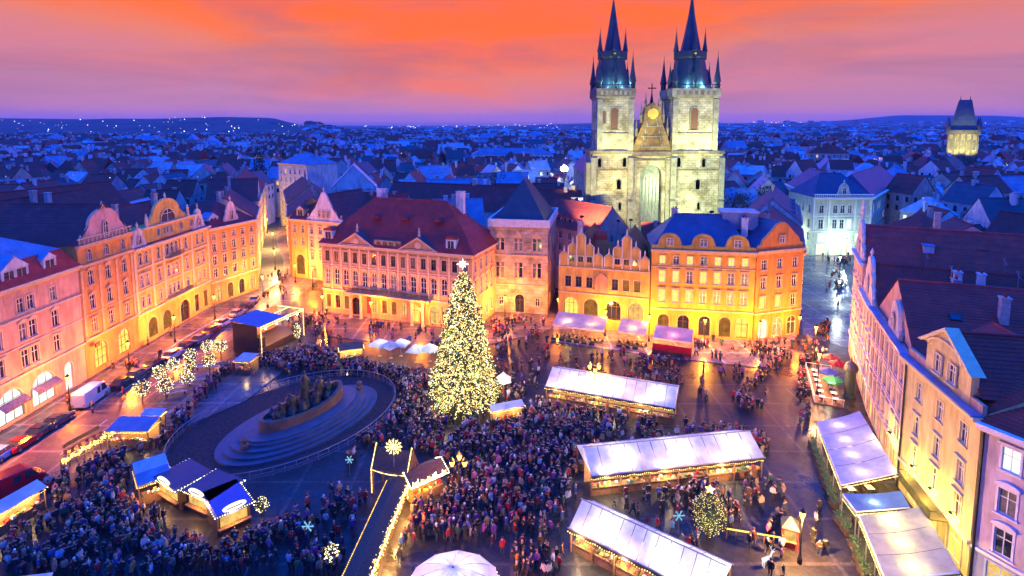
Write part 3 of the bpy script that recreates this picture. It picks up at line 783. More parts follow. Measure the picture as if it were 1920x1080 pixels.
def white_gable():
    A, B = (-55.2, 150.3), (-44.4, 145.8); W = (V2(B) - V2(A)).length
    rows = [dict(z=z, h=2.0, w=1.05, n=4, m=1.4, hood='flat') for z in (5.6, 9.0, 12.6)] + [dict(z=.5, h=3.4, w=1.8, n=3, arch=True, lit=[PANE_WARM, PANE_DIM, PANE_WARM], frame=BROWN_FRAME, name='shop_window', sill=False)]
    r, W = building('townhouse', 'cream house with white curved triangular gable and three small windows beside the palace', A, B, 16, 16.3, P_CREAM, T_PALE, rows, bands=((4.6, .3, .2),), group='houses round the square')
    roof(r, W, 16, 16.3, 'front', 7, PURPLE_TILE, .1, 12, P_CREAM)
    a = W / 2
    o = [(a, 0), (a, .6), (a * .82, .9), (a * .66, 2.4), (a * .52, 3.2), (a * .12, 7.4), (0, 7.9)]
    gable_wall(r, W / 2, 16.3, o + [(-x, z) for x, z in o[-2::-1]], P_WHITE, T_PALE, win=[(-1.5, .8, .8, 2.0, False), (0, .8, .8, 2.0, False), (1.5, .8, .8, 2.0, False)])
white_gable()
def palace():
    A, B = (-42.2, 123.1), (-8.0, 111.0); W = (V2(B) - V2(A)).length; D = 15.0; H = 15.9
    ROC = plaster('peach rococo plaster', (.68, .36, .14)); TR = plain('white stucco trim', (.66, .44, .24), .8, .12)
    n = 15; xs = [1.5 + (W - 3.0) * k / (n - 1) for k in range(n)]
    mid = [x for x in xs if 7 < x < 28]
    rows = [dict(z=11.9, h=2.3, w=1.15, xs=xs, hood='flat', frame=BROWN_FRAME), dict(z=6.8, h=3.4, w=1.25, xs=xs, arch=True, hood='seg', div=(2, 3), lits=[(.75, GLASS_DARK), (.25, CURTAIN)]),
            dict(z=.3, h=4.0, w=2.2, xs=[xs[3], xs[9], xs[11]], arch=True, lit=[GLASS_DARK, PANE_YELLOW, PANE_WARM], frame=BROWN_FRAME, name='door', sill=False, rev=.4),
            dict(z=1.4, h=2.9, w=1.2, xs=[xs[0], xs[1], xs[2], xs[5], xs[6], xs[7], xs[8], xs[12], xs[13], xs[14]], lits=[(.4, PANE_DIM), (.3, PANE_WARM), (.3, GLASS_DARK)], frame=BROWN_FRAME)]
    side = [dict(z=11.9, h=2.3, w=1.15, n=5, hood='flat'), dict(z=6.8, h=3.4, w=1.25, n=5, arch=True, hood='seg', div=(2, 3)), dict(z=1.4, h=2.9, w=1.2, n=5, lits=[(.6, GLASS_DARK), (.4, PANE_DIM)])]
    r, W = building('palace', 'long peach rococo palace with two pediments, iron balcony and dark red mansard roof', A, B, D, H, ROC, TR, rows, bands=((5.3, .4, .35), (11.0, .25, .15)), cornice=.7, rows_right=side, cat='palace', pil=(5.8, 15.1, .42, [(xs[k] + xs[k + 1]) / 2 for k in range(n - 1)]))
    ro = roof(r, W, D, H, 'mansard', 9.4, RED_TILE, .6, 20, inset=9, brk=(2.3, 3.2), mat2=tiles('darker mansard tiles', (.36, .036, .02)))
    for c in (9.3, 24.3):
        p = MB(); p.prism([(c - 4.2, H), (c + 4.2, H), (c, H + 2.5)], -.35, 3.6, 0); o = p.build('pediment', [ROC], r)
        q = MB()
        for s in (-1, 1):
            q.prism([(c + s * 4.7, H - .05), (c + s * 4.3, H - .05), (c, H + 2.5), (c, H + 2.85)], -.7, 3.8, 0)
        q.box(c - 4.5, -.6, H, c + 4.5, -.3, H + .25, 0); q.build('pediment_moulding', [TR], o)
        q = MB(); q.lathe([(.0, 0), (.55, .02), (.75, .1), (.55, .2), (.0, .22)], 12); q.build('stucco_crest', [TR], o, mat4=Matrix.Translation((c, -.36, H + 1.05)) @ Matrix.Rotation(math.pi / 2, 4, 'X'))
        q = MB(); q.prism([(c - 4.6, H + .08), (c, H + 2.95), (c + 4.6, H + .08), (c, H + 2.8)], -.6, 6.0, 0); q.build('pediment_roof', [SLATE], o)
        st = MB(); st.lathe([(.3, 0), (.34, .4), (.2, .6), (.3, 1.1), (.14, 1.5), (.16, 1.8), (.03, 2.0)], 8); st.build('statue', [TR], o, loc=(c, .2, H + 2.75))
    g = MB(); g.box(13.6, -.15, H, 20.0, .4, H + 1.5)
    go = g.build('attic_wall', [ROC], r)
    q = MB(); q.box(0, -.18, H + .3, 1.0, -.1, H + 1.2); q = q.mesh('attic_window', [GLASS_DARK])
    for k in range(4): link(q, 'attic_window', go, (14.2 + 1.55 * k, 0, 0))
    for x in (1.7, 31.5): dormer(ro, x, .2, H + .3, 2.2, 2.4, 2.4, P_WHITE, RED_TILE, kind='round')
    dm = MB(); dm.prism([(-.9, H + 5.6), (.9, H + 5.6), (0, H + 6.3)], 3.0, 5.4, 0); dm = dm.mesh('roof_vent', [PURPLE_TILE])
    for x in (12, 19, 27): link(dm, 'roof_vent', ro, (x, 0, 0))
    chimney(ro, 29.5, 9.5, 22, 27.2, 1.7, 1.2, P_WHITE); chimney(ro, 9.5, 10, 23, 27, 2.4, 1.0, P_WHITE)
    # balcony across the middle, carried on columns
    bal = MB(); bal.box(6.8, -1.7, 5.4, 27.2, -.36, 5.75, 0)
    bal.box(6.8, -1.72, 6.75, 27.2, -1.62, 6.85, 1)
    for k in range(100): x = 6.85 + k * .204; bal.box(x - .03, -1.69, 5.75, x + .03, -1.64, 6.75, 1)
    bo = bal.build('balcony', [TR, IRON], r)
    cm = MB(); cm.lathe([(.42, 0), (.42, .3), (.3, .4), (.27, 4.6), (.38, 4.9), (.42, 5.38)], 10); me = cm.mesh('column', [TR])
    for x in (8.0, 10.6, 23.0, 25.6): link(me, 'column', r, (x, -1.2, 0))
    ban = MB(); ban.box(xs[4] + .7, -.5, 1.2, xs[4] + 1.6, -.44, 5.0); ban.build('banner', [plain('red banner cloth', (.45, .03, .04), .8)], r)
    return r
PALACE = palace()
def tower_house():
    A, B = (-4.8, 123.2), (7.8, 121.0); W = (V2(B) - V2(A)).length; D = 18.5; H = 19.9
    ST = ashlar('warm grey ashlar', (.50, .40, .28), .75, .8)
    rows = [dict(z=14.2, h=2.8, w=.9, xs=pairs([2.2, 6.3, 10.4], .55), arch=True, c=.1, div=(1, 2)), dict(z=8.2, h=3.4, w=.9, xs=pairs([2.2, 6.3, 10.4], .55), arch=True, c=.1, div=(1, 2), lits=[(.6, CURTAIN), (.4, GLASS_DARK)]), dict(z=.2, h=4.2, w=2.0, xs=[6.6], arch=True, lit=[GLASS_DARK], name='door', sill=False, rev=.5, frame=BROWN_FRAME),
            dict(z=1.8, h=1.8, w=1.0, xs=[2.4, 10.6], lit=[GLASS_DARK])]
    r, W = building('tower_house', 'gothic stone tower house with twin pointed windows and steep dark hip roof', A, B, D, H, ST, T_SAND, rows, bands=((6.4, .25, .2), (13.0, .3, .25)), cornice=0, rows_right=[dict(z=15, h=1.8, w=.8, xs=[5.5]), dict(z=9, h=1.8, w=.8, xs=[5.5]), dict(z=1.0, h=2.8, w=1.6, xs=[4.5], arch=True, lit=[PANE_YELLOW], name='door', sill=False)], cat='tower house')
    p = MB()
    for x0, y0, x1, y1 in ((-.5, -.5, W + .5, -.05), (W + .05, -.05, W + .5, D + .5), (-.5, -.05, -.05, D + .5), (-.05, D + .05, W + .05, D + .5)): p.box(x0, y0, H - .4, x1, y1, H + 1.3)
    po = p.build('parapet', [plain('pale parapet', (.62, .56, .48), .8)], r)
    cb = MB()
    for k in range(24): x = -.3 + k * (W + .6) / 23; cb.box(x - .12, -.48, H - .95, x + .12, -.02, H - .41)
    cb.build('corbel', [T_SAND], po)
    roof(r, W - .6, D - .6, H + .2, 'hip', 9.4, SLATE, .0, 14, inset=6.5, x0=.3, y0=.3)
    for x in (2.2, 6.3, 10.4):
        g = MB(); g.prism([(x - 1.25, 17.1), (x + 1.25, 17.1), (x, 18.7)], -.16, .03); g.build('window_gable', [T_SAND], r)
        s = MB(); s.lathe([(.18, 8.0), (.26, 8.3), (.2, 8.9), (.24, 9.8), (.1, 10.2), (.14, 10.5), (.02, 10.7)], 6, 0, (x, -.25)); s.build('statue', [T_SAND], r)
    # great corner lantern to the lane side
    return r
tower_house()
def school():
    A, B = (9.7, 114.7), (27.3, 109.2); W = (V2(B) - V2(A)).length; D = 17
    OC = plaster('orange ochre plaster', (.68, .36, .07)); TR = plain('white gable trim', (.72, .56, .38), .8, .1)
    rows = [dict(z=8.6, h=2.2, w=1.25, xs=[2.0, 4.2, 6.4, 11.6, 13.8, 16.0], lits=[(.7, GLASS_DARK), (.3, PANE_DIM)], frame=BROWN_FRAME),
            dict(z=2.3, h=4.0, w=2.9, xs=[2.6, 6.8, 11.4, 15.8], arch=True, lit=[PANE_YELLOW, PANE_DIM, GLASS_DARK, PANE_WARM], div=(3, 2), rev=.8, name='arcade_arch', sill=False, frame=BROWN_FRAME)]
    r, W = building('gabled_house', 'ochre arcaded house with two white edged stepped gables below the church', A, B, D, 13.0, OC, T_SAND, rows, bands=((7.2, .3, .2), (12.5, .35, .25)), cornice=0)
    def stepped(cx, w, hs, wins):
        o = MB(); n = len(hs); st = w / n; x = cx - w / 2; pts = [(x, 13.0)]
        for k, h in enumerate(hs):
            pts += [(x + st * k, 13.0 + h), (x + st * (k + .5), 13.0 + h + .7), (x + st * (k + 1), 13.0 + h)]
        pts += [(x + w, 13.0)]
        o.prism(pts, -.02, .6, 0); go = o.build('gable', [OC], r)
        c = MB()
        for k in range(1, len(pts) - 2): c.tube((pts[k][0], .25, pts[k][1]), (pts[k + 1][0], .25, pts[k + 1][1]), .17, n=4)
        for k in range(n + 1):
            hh = max(hs[max(0, k - 1)], hs[min(n - 1, k)]); c.box(x + st * k - .1, -.16, 13.0, x + st * k + .1, 0, 13.0 + hh)
        c.build('coping', [TR], go)
        for k in range(n):
            f = MB(); f.lathe([(.12, 0), (.2, .25), (.08, .5), (.16, .7), (.01, 1.3)], 6); f.build('finial', [TR], go, loc=(x + st * (k + .5), .25, 13.0 + hs[k] + .68))
        for wx in wins: window(r, Matrix.Translation((0, -.24, 0)), wx, 13.9, 1.1, 1.2, TR, BROWN_FRAME, GLASS_DARK, False, None, .12, (2, 1), .2, False)
    stepped(4.6, 8.8, [2.2, 4.0, 6.2, 4.0, 2.2], [2.8, 4.6, 6.4])
    stepped(13.8, 8.8, [2.2, 4.0, 6.2, 4.0, 2.2], [12.0, 13.8, 15.6])
    ro = roof(r, 9.2, D, 13.0, 'front', 6.0, RED_TILE, .05, 12, OC, y0=.6); roof(r, 9.2, D, 13.0, 'front', 6.0, RED_TILE, .05, 12, OC, x0=9.25, y0=.6)
    g = MB(); g.box(9.0, -.1, 8.0, 10.0, .06, 11.4); g.prism([(7.6, 7.9), (10.2, 7.9), (10.2, 11.0), (8.9, 12.1), (7.6, 11.0)], -.5, .03)
    g.build('oriel', [plaster('painted niche', (.60, .26, .12))], r)
    d = MB(); d.lathe([(1.6, 0), (1.5, 1.0), (.9, 1.8), (.1, 2.3)], 10); d.build('roof_turret', [RED_TILE], ro, loc=(7.5, 6.5, 17.6)); chimney(ro, 2.6, 10, 15, 20.4, 1.2)
school()
def yellow_house():
    A, B = (27.5, 109.15), (46.6, 105.9); W = (V2(B) - V2(A)).length; D = 14; H = 17.6
    YO = plaster('deep ochre plaster', (.68, .35, .05))
    xs = [2.1, 4.7, 7.3, 9.9, 12.5, 15.0, 17.5]
    WL = [PANE_YELLOW, PANE_YELLOW, CURTAIN, PANE_YELLOW, PANE_YELLOW, CURTAIN, CURTAIN]
    rows = [dict(z=14.6, h=1.7, w=1.15, xs=xs, lit=[PANE_YELLOW, GLASS_DARK, PANE_YELLOW, GLASS_DARK, PANE_YELLOW, PANE_YELLOW, PANE_YELLOW]), dict(z=10.9, h=2.4, w=1.2, xs=xs, hood='flat', lit=WL), dict(z=7.0, h=2.5, w=1.2, xs=xs, hood='flat', lit=[PANE_YELLOW] * 3 + [PANE_WARM] * 4),
            dict(z=.5, h=4.0, w=2.2, xs=[2.6, 6.4, 10.4, 14.2, 17.4], arch=True, lit=[PANE_DIM, GLASS_DARK, GLASS_DARK, PANE_DIM, PANE_YELLOW], frame=BROWN_FRAME, name='arcade_arch', sill=False, rev=.5)]
    r, W = building('townhouse', 'deep ochre house with seven lit window bays and three round dormer gables under blue roof', A, B, D, H, YO, T_SAND, rows, bands=((5.4, .35, .25), (13.9, .25, .15)), cornice=.7, group='houses round the square')
    BR = metal_roof('deep blue slate', (.05, .075, .16))
    for x in (3.4, 9.7, 16.0):
        a = 2.7
        o = [(a, 0), (a * .95, .6), (a * .8, .9), (a * .74, 1.5)] + [(a * .7 * math.cos(t), 1.6 + 1.5 * math.sin(t)) for t in [math.pi / 2 * k / 5 for k in range(1, 6)]]
        gable_wall(r, x, H, o + [(-p, q) for p, q in o[-2::-1]], YO, T_SAND, win=[(0, .7, 1.3, 1.5, False)], pane=CURTAIN, finials=False)
    pa = MB(); pa.box(0, -.1, H, W, .3, H + .8); pa.build('parapet', [YO], r)
    ro = roof(r, W, D, H, 'hip', 6.0, BR, .1, 12, inset=5)
    bx = MB(); bx.box(14.2, 6.0, H + 3.2, 21.0, 10.5, H + 6.6); bx.box(14.0, 5.8, H + 6.6, 21.2, 10.7, H + 6.85, 1); bx.build('roof_lantern', [BLUE_METAL, PALE_METAL], ro)
    chimney(ro, 18.2, 5.0, H + 2, H + 5.6, 1.2, .9, P_WHITE); chimney(ro, 5, 8, H + 3, H + 6.8, 1.2)
yellow_house()
def red_house():
    A, B = (46.8, 105.9), (57.6, 109.6); W = (V2(B) - V2(A)).length; D = 15; H = 17.8
    RO = plaster('orange red plaster', (.68, .24, .05))
    rows = [dict(z=14.0, h=1.9, w=1.15, xs=[1.8, 5.6, 9.4]), dict(z=10.2, h=2.2, w=1.2, xs=[1.8, 5.6, 9.4], hood='flat'), dict(z=6.2, h=2.3, w=1.2, xs=[1.8, 5.6, 9.4], hood='flat', lit=[PANE_YELLOW, PANE_YELLOW, GLASS_DARK]),
            dict(z=.3, h=3.8, w=2.2, xs=[2.2, 5.7, 9.2], arch=True, lit=[PANE_WHITE, PANE_WARM, PANE_DIM], frame=WHITE_FRAME, name='shop_window', sill=False)]
    r, W = building('townhouse', 'orange red corner house with one wide gable where the shopping lane begins', A, B, D, H, RO, T_SAND, rows, bands=((5.2, .3, .25),), cornice=.6, rows_right=[dict(z=z, h=2.0, w=1.1, n=4, lits=[(.5, PANE_YELLOW), (.5, GLASS_DARK)]) for z in (6.2, 10.2, 14.0)], group='houses round the square')
    roof(r, W, D, H, 'front', 5.2, metal_roof('deep blue slate', (.05, .075, .16)), .1, 12, RO)
    a = W / 2 - .2
    o = [(a, 0), (a, .9), (a * .86, 1.1), (a * .78, 2.2), (a * .62, 2.8), (a * .2, 5.0), (0, 5.3)]
    gable_wall(r, W / 2, H, o + [(-p, q) for p, q in o[-2::-1]], RO, T_SAND, win=[(0, 1.2, 1.3, 1.5, False)], pane=CURTAIN, finials=False)
red_house()
P_LANE = plaster('yellowish lane plaster', (.58, .50, .30))
LANE_LITS = [(.2, PANE_YELLOW), (.1, PANE_COOL), (.7, GLASS_DARK)]
plain_house('yellowish house first along the left side of the shopping lane', (58.2, 110.6), (71, 137), 13, 16.5, P_LANE, T_PALE, 4, 8, 'gable', 5, PURPLE_TILE, LANE_LITS, ground=[(1, PANE_YELLOW)])
plain_house('pale house second along the left side of the shopping lane', (71.3, 137.6), (86, 168), 13, 17.5, P_WHITE, T_PALE, 4, 9, 'gable', 5.5, tiles('rose red tiles', (.30, .09, .10)), LANE_LITS, ground=[(1, PANE_COOL)], dorm=4)
def green_block():
    PG = plaster('pale green stucco', (.52, .60, .40)); TR = plain('pale green trim', (.66, .72, .58), .8, .1)
    BR = metal_roof('blue black slates', (.05, .06, .12))
    A, B = (95.7, 178), (114.6, 178)
    rows = [dict(z=13.6, h=2.6, w=1.4, xs=[2.8, 7.2, 9.5, 11.8, 16.2], arch=True, hood=None), dict(z=8.6, h=3.0, w=1.4, xs=[2.8, 7.2, 9.5, 11.8, 16.2], lits=[(.5, GLASS_DARK), (.5, PANE_COOL)], hood='flat'), dict(z=4.4, h=2.6, w=2.6, xs=[3.4, 7.4, 11.4, 15.4], lit=[PANE_COOL], name='shop_window', sill=False), dict(z=.2, h=3.4, w=3.2, xs=[3.4, 7.6, 11.8, 16.0], lit=[PANE_WHITE], name='shop_window', sill=False, frame=WHITE_FRAME)]
    r, W = building('corner_block', 'pale green corner block with white lit shops closing the end of the lane', A, B, 16, 18.8, PG, TR, rows, bands=((7.6, .35, .3), (12.6, .3, .2)), cornice=1.0, pil=(8.2, 17.9, .5, [.4, 5.2, 13.6, 18.5]), rows_left=[dict(z=z, h=2.6, w=1.3, n=4) for z in (4.6, 8.8, 13.6)])
    ba = MB()
    for k in range(30): ba.lathe([(.1, 18.8), (.18, 19.1), (.1, 19.6)], 5, 0, (.3 + k * .63, -.5))
    ba.box(0, -.75, 19.6, W, -.3, 19.85); ba.build('balustrade', [TR], r)
    gable_wall(r, 9.5, 18.8, round_gable(4.6, 4.4), PG, TR, win=[(0, .8, 1.2, 2.2, True)], y=-.2)
    ro = roof(r, W, 16, 18.8, 'hip', 7, BR, .1, 10, inset=6)
    for nm, a, c, n in (('left', (107, 219), (99.2, 190.5), 9), ('right', (114.8, 178.4), (156, 226), 15)):
        L_ = (V2(c) - V2(a)).length
        rows = [dict(z=z, h=2.4, w=1.3, n=n, lits=[(.2, PANE_COOL), (.8, GLASS_DARK)]) for z in (5.4, 9.6, 13.8)] + [dict(z=.4, h=3.6, w=2.2, n=n - 3, lits=[(.7, PANE_WHITE), (.3, PANE_COOL)], name='shop_window', sill=False)]
        q, W2 = building('corner_block_wing', 'long pale green wing %s' % ('of the corner block running back beside the lane roofs' if nm == 'left' else 'of the corner block ending at a white fronted house'), a, c, 14, 18.8, PG, TR, rows, bands=((4.6, .3, .25), (12.8, .3, .2)), cornice=.9, cat='building')
        roof(q, W2, 14, 18.8, 'hip', 6.6, BR, .1, 10, inset=4)
green_block()

# ------------------------------------------------------------------ east row
def cream_house():
    A, B = (44.9, 61.6), (42.1, 48.1); W = (V2(B) - V2(A)).length; D = 15; H = 15.8
    CR = plaster('cream yellow plaster', (.70, .54, .22)); TR = plain('pale yellow trim', (.70, .56, .28), .8, .12)
    xs = [3.0, 7.2, 11.4]
    rows = [dict(z=12.0, h=2.0, w=1.15, xs=xs, div=(2, 2), lits=[(.7, GLASS_DARK), (.3, CURTAIN)]), dict(z=8.0, h=2.2, w=1.15, xs=xs, hood='flat'), dict(z=4.3, h=2.6, w=1.15, xs=xs, hood='flat', lit=[GLASS_DARK, GLASS_DARK, PANE_DIM]),
            dict(z=.3, h=2.9, w=2.4, xs=xs, lit=[PANE_YELLOW], name='shop_window', sill=False)]
    r, W = building('townhouse', 'cream house with pedimented gable of two windows and a dark awning above its shops', A, B, D, H, CR, TR, rows, bands=((3.5, .35, .3),), cornice=.8, group='houses round the square')
    fl = MB(); fl.box(-.1, -.95, H, W + .1, .0, H + .18); fl.build('eaves_flashing', [BLUE_METAL], r)
    pw = MB(); pw.box(0, .0, H, W, .35, H + 1.1); pw.build('parapet', [P_PINK], r)
    c, a = 7.9, 4.0
    g = MB(); g.box(c - a, -.05, H + .18, c + a, .6, H + 3.4); g.prism([(c - a - .5, H + 3.4), (c + a + .5, H + 3.4), (c, H + 5.9)], -.3, .6)
    go = g.build('gable', [CR], r)
    m = MB()
    for s in (-1, 1): m.prism([(c + s * (a + .9), H + 3.3), (c + s * (a + .3), H + 3.3), (c, H + 5.75), (c, H + 6.2)], -.6, .65)
    m.prism([(c - a * .8, H + 3.5)] + [(c + a * .8 * math.cos(math.pi * (1 - k / 8)), H + 3.5 + 1.3 * math.sin(math.pi * k / 8)) for k in range(1, 8)] + [(c + a * .8, H + 3.5)] + [(c + a * .72 * math.cos(math.pi * k / 8), H + 3.5 + 1.1 * math.sin(math.pi * k / 8)) for k in range(9)], -.5, -.2)
    m.build('gable_moulding', [TR], go)
    for x in (-1.3, 1.3): window(r, Matrix.Translation((0, -.3, 0)), c + x, H + 1.0, 1.2, 1.9, TR, WHITE_FRAME, GLASS_DARK, False, None, .15, (2, 2), .25)
    roof(r, 2 * a + .6, D - 1, H + 1.2, 'front', 4.6, BROWN_TILE, .4, 12, CR, x0=c - a - .3, y0=.6)
    roof(r, W, D, H + .3, 'gable', 4.2, RED_TILE, .0, 12, CR, y0=.4)
    aw = MB(); aw.box(3.9, -2.0, 3.5, 10.9, -.1, 3.62)
    for k in range(44): x = 3.95 + k * .16; aw.box(x - .015, -1.98, 3.62, x + .015, -1.94, 4.4, 1)
    aw.box(3.9, -2.0, 4.4, 10.9, -1.92, 4.46, 1)
    for x in (3.94, 10.86): aw.box(x - .03, -1.92, 4.4, x + .03, -.05, 4.46, 1)
    aw.build('balcony', [DARK_WOOD, IRON], r)
    dp = MB(); dp.tube((.15, -.2, .1), (.15, -.2, H - .8), .11); dp.build('drainpipe', [IRON], r)
cream_house()
def rose_house():
    A, B = (51.8, 78.4), (45.0, 61.8); W = (V2(B) - V2(A)).length; D = 24; H = 15.9
    RO = plaster('salmon plaster', (.68, .38, .26)); TR = plain('pale rose trim', (.70, .48, .34), .8, .12)
    xs = [1.6 + 2.48 * k for k in range(7)]
    rows = [dict(z=z, h=2.2, w=1.1, xs=xs, hood=h, lits=[(.85, GLASS_DARK), (.15, CURTAIN)]) for z, h in ((4.6, 'flat'), (8.3, 'seg'), (12.0, None))] + [dict(z=.3, h=2.9, w=2.2, n=5, lits=[(.6, PANE_YELLOW), (.4, PANE_WARM)], name='shop_window', sill=False)]
    r, W = building('townhouse', 'salmon house with white bands and a small curved dormer gable, behind the first cafe canopy', A, B, D, H, RO, TR, rows, bands=((3.6, .35, .25), (7.6, .25, .2), (11.3, .25, .2)), cornice=.7, pil=(3.9, 15.1, .4, [.3 + 2.48 * k for k in range(8)]), group='houses round the square')
    fl = MB(); fl.box(-.1, -.85, H, W + .1, .0, H + .15); fl.build('eaves_flashing', [BLUE_METAL], r)
    gable_wall(r, W * .62, H + .1, round_gable(5.6, 4.2), P_STUCCO, TR, win=[(0, .7, 1.3, 2.0, True)], finials=False)
    ro = roof(r, W, D, H + .1, 'front', 6.4, tiles('brown tiles', (.52, .042, .025), 1.6), .1, 18, RO, y0=.5)
    cp = MB(); cp.prism([(W * .62 - 2.9, H + .2)] + [(W * .62 + 2.9 * math.cos(math.pi * (1 - k / 8)), H + .4 + 3.5 * math.sin(math.pi * k / 8)) for k in range(9)] + [(W * .62 + 2.9, H + .2)], .62, 5.5); cp.build('gable_roof', [BLUE_METAL], r)
    for y in (6, 12.5, 17): aerial(ro, W / 2, y, H + 6.6)
    for x, y in ((13.2, 5.5), (14.8, 13.5), (12.6, 18)): hatch(ro, x, y, H + .1 + 6.4 * (W - x) / (W / 2) + .02, math.atan(6.4 / (W / 2)))
    for x, y, z in ((4, 8, 18.6), (13, 10, 19)): chimney(ro, x, y, z, z + 3.2, 1.0, .8)
rose_house()
def gable_houses():
    SA = plaster('orange rose plaster', (.64, .40, .26)); TR = plain('pale gable trim', (.74, .62, .50), .8, .12)
    A, B = (57.0, 89.7), (51.9, 78.7); W = (V2(B) - V2(A)).length
    rows = [dict(z=z, h=2.2, w=1.1, n=4, hood='flat') for z in (4.6, 8.4, 12.0)] + [dict(z=.3, h=2.9, w=2.0, n=3, lits=[(1, PANE_YELLOW)], name='shop_window', sill=False)]
    r, W = building('townhouse', 'orange rose house with tall white edged baroque gable holding an orange niche', A, B, 28, 15.4, SA, TR, rows, bands=((3.7, .3, .2), (7.7, .2, .15)), cornice=.6, group='houses round the square')
    gable_wall(r, W / 2, 15.4, gable_outline(9.6, 6.6), P_STUCCO, TR, win=[(0, 1.0, 1.6, 2.6, True)], pane=plaster('painted niche', (.60, .26, .12)))
    ro = roof(r, W, 28, 15.4, 'front', 5.6, BROWN_TILE, .1, 16, SA, y0=.5)
    for y in (7, 16, 21): aerial(ro, W / 2, y, 21.1)
    for x, y in ((8.6, 6), (9.6, 17), (8.2, 22)): hatch(ro, x, y, 15.4 + 5.6 * (W - x) / (W / 2) + .02, math.atan(5.6 / (W / 2)))
    for y in (10.0, 12.6): chimney(ro, 9.4, y, 17, 21.4, 1.0, .8, P_BLUEGREY)
    dormer(ro, 3.0, 3, 15.6, .1, .1, .1, SA, BROWN_TILE) if False else None
    A, B = (62.6, 101.3), (57.1, 90.0); W = (V2(B) - V2(A)).length
    rows = [dict(z=z, h=2.2, w=1.1, n=4, hood='flat') for z in (4.6, 8.6, 12.6, 16.2)] + [dict(z=.3, h=2.9, w=2.0, n=3, lits=[(.6, PANE_YELLOW), (.4, PANE_DIM)], name='shop_window', sill=False)]
    r, W = building('townhouse', 'pink house with the highest ornate gable and a statue on top, at the lane corner', A, B, 30, 19.4, P_ROSE, TR, rows, bands=((3.7, .3, .2), (11.8, .25, .15)), cornice=.6, group='houses round the square')
    gable_wall(r, W / 2, 19.4, gable_outline(10.5, 6.2), P_STUCCO, TR, win=[(-1.1, .9, .9, 2.0, True), (1.1, .9, .9, 2.0, True)])
    s = MB(); s.lathe([(.35, 0), (.4, .5), (.22, .8), (.36, 1.5), (.16, 2.0), (.2, 2.3), (.03, 2.6)], 8); s.build('statue', [TR], r, loc=(W / 2, .2, 26.6))
    ro = roof(r, W, 30, 19.4, 'front', 5.4, tiles('clear red tiles', (.62, .05, .028), 1.4), .1, 22, P_ROSE, y0=.5)
    for k, (y, x) in enumerate(((9, 9.3), (16, 8.2), (22, 10.2))):
        v = MB(); v.box(x - .9, y - .7, 20.3, x + .9, y + .7, 22.6 - .3 * k, 0); v.box(x - 1.0, y - .8, 22.6 - .3 * k, x + 1.0, y + .8, 22.8 - .3 * k, 1); v.build('skylight_box', [(P_BLUEGREY, BROWN_TILE, BLUE_METAL)[k], (BLUE_METAL, BROWN_TILE, PALE_METAL)[k]], ro)
gable_houses()
def lilac_house():
    A, B = (42.1, 47.9), (49.2, 33.6); W = (V2(B) - V2(A)).length; H = 15.6
    LI = plaster('lilac pink plaster', (.62, .46, .48)); TR = plain('lilac white trim', (.72, .62, .62), .8, .12)
    xs = [2.2 + 2.9 * k for k in range(5)]
    rows = [dict(z=12.0, h=2.1, w=1.3, xs=xs, hood='flat', lit=[PANE_COOL, GLASS_DARK, CURTAIN]), dict(z=8.0, h=2.3, w=1.3, xs=xs, hood='seg', lits=[(.6, GLASS_DARK), (.4, CURTAIN)]), dict(z=4.2, h=2.4, w=1.3, xs=xs, hood='seg'), dict(z=.3, h=2.8, w=2.0, xs=xs, lit=[PANE_WARM, PANE_DIM], name='shop_window', sill=False)]
    r, W = building('townhouse', 'lilac pink house with white cross windows and curved hoods, cut by the frame edge', A, B, 14, H, LI, TR, rows, bands=((3.5, .3, .2),), cornice=.9, group='houses round the square')
    roof(r, W, 14, H, 'gable', 4.0, RED_TILE, .3, 12, LI)
    dp = MB(); dp.tube((.2, -.22, .1), (.2, -.22, H - .8), .12); dp.build('drainpipe', [IRON], r)
lilac_house()

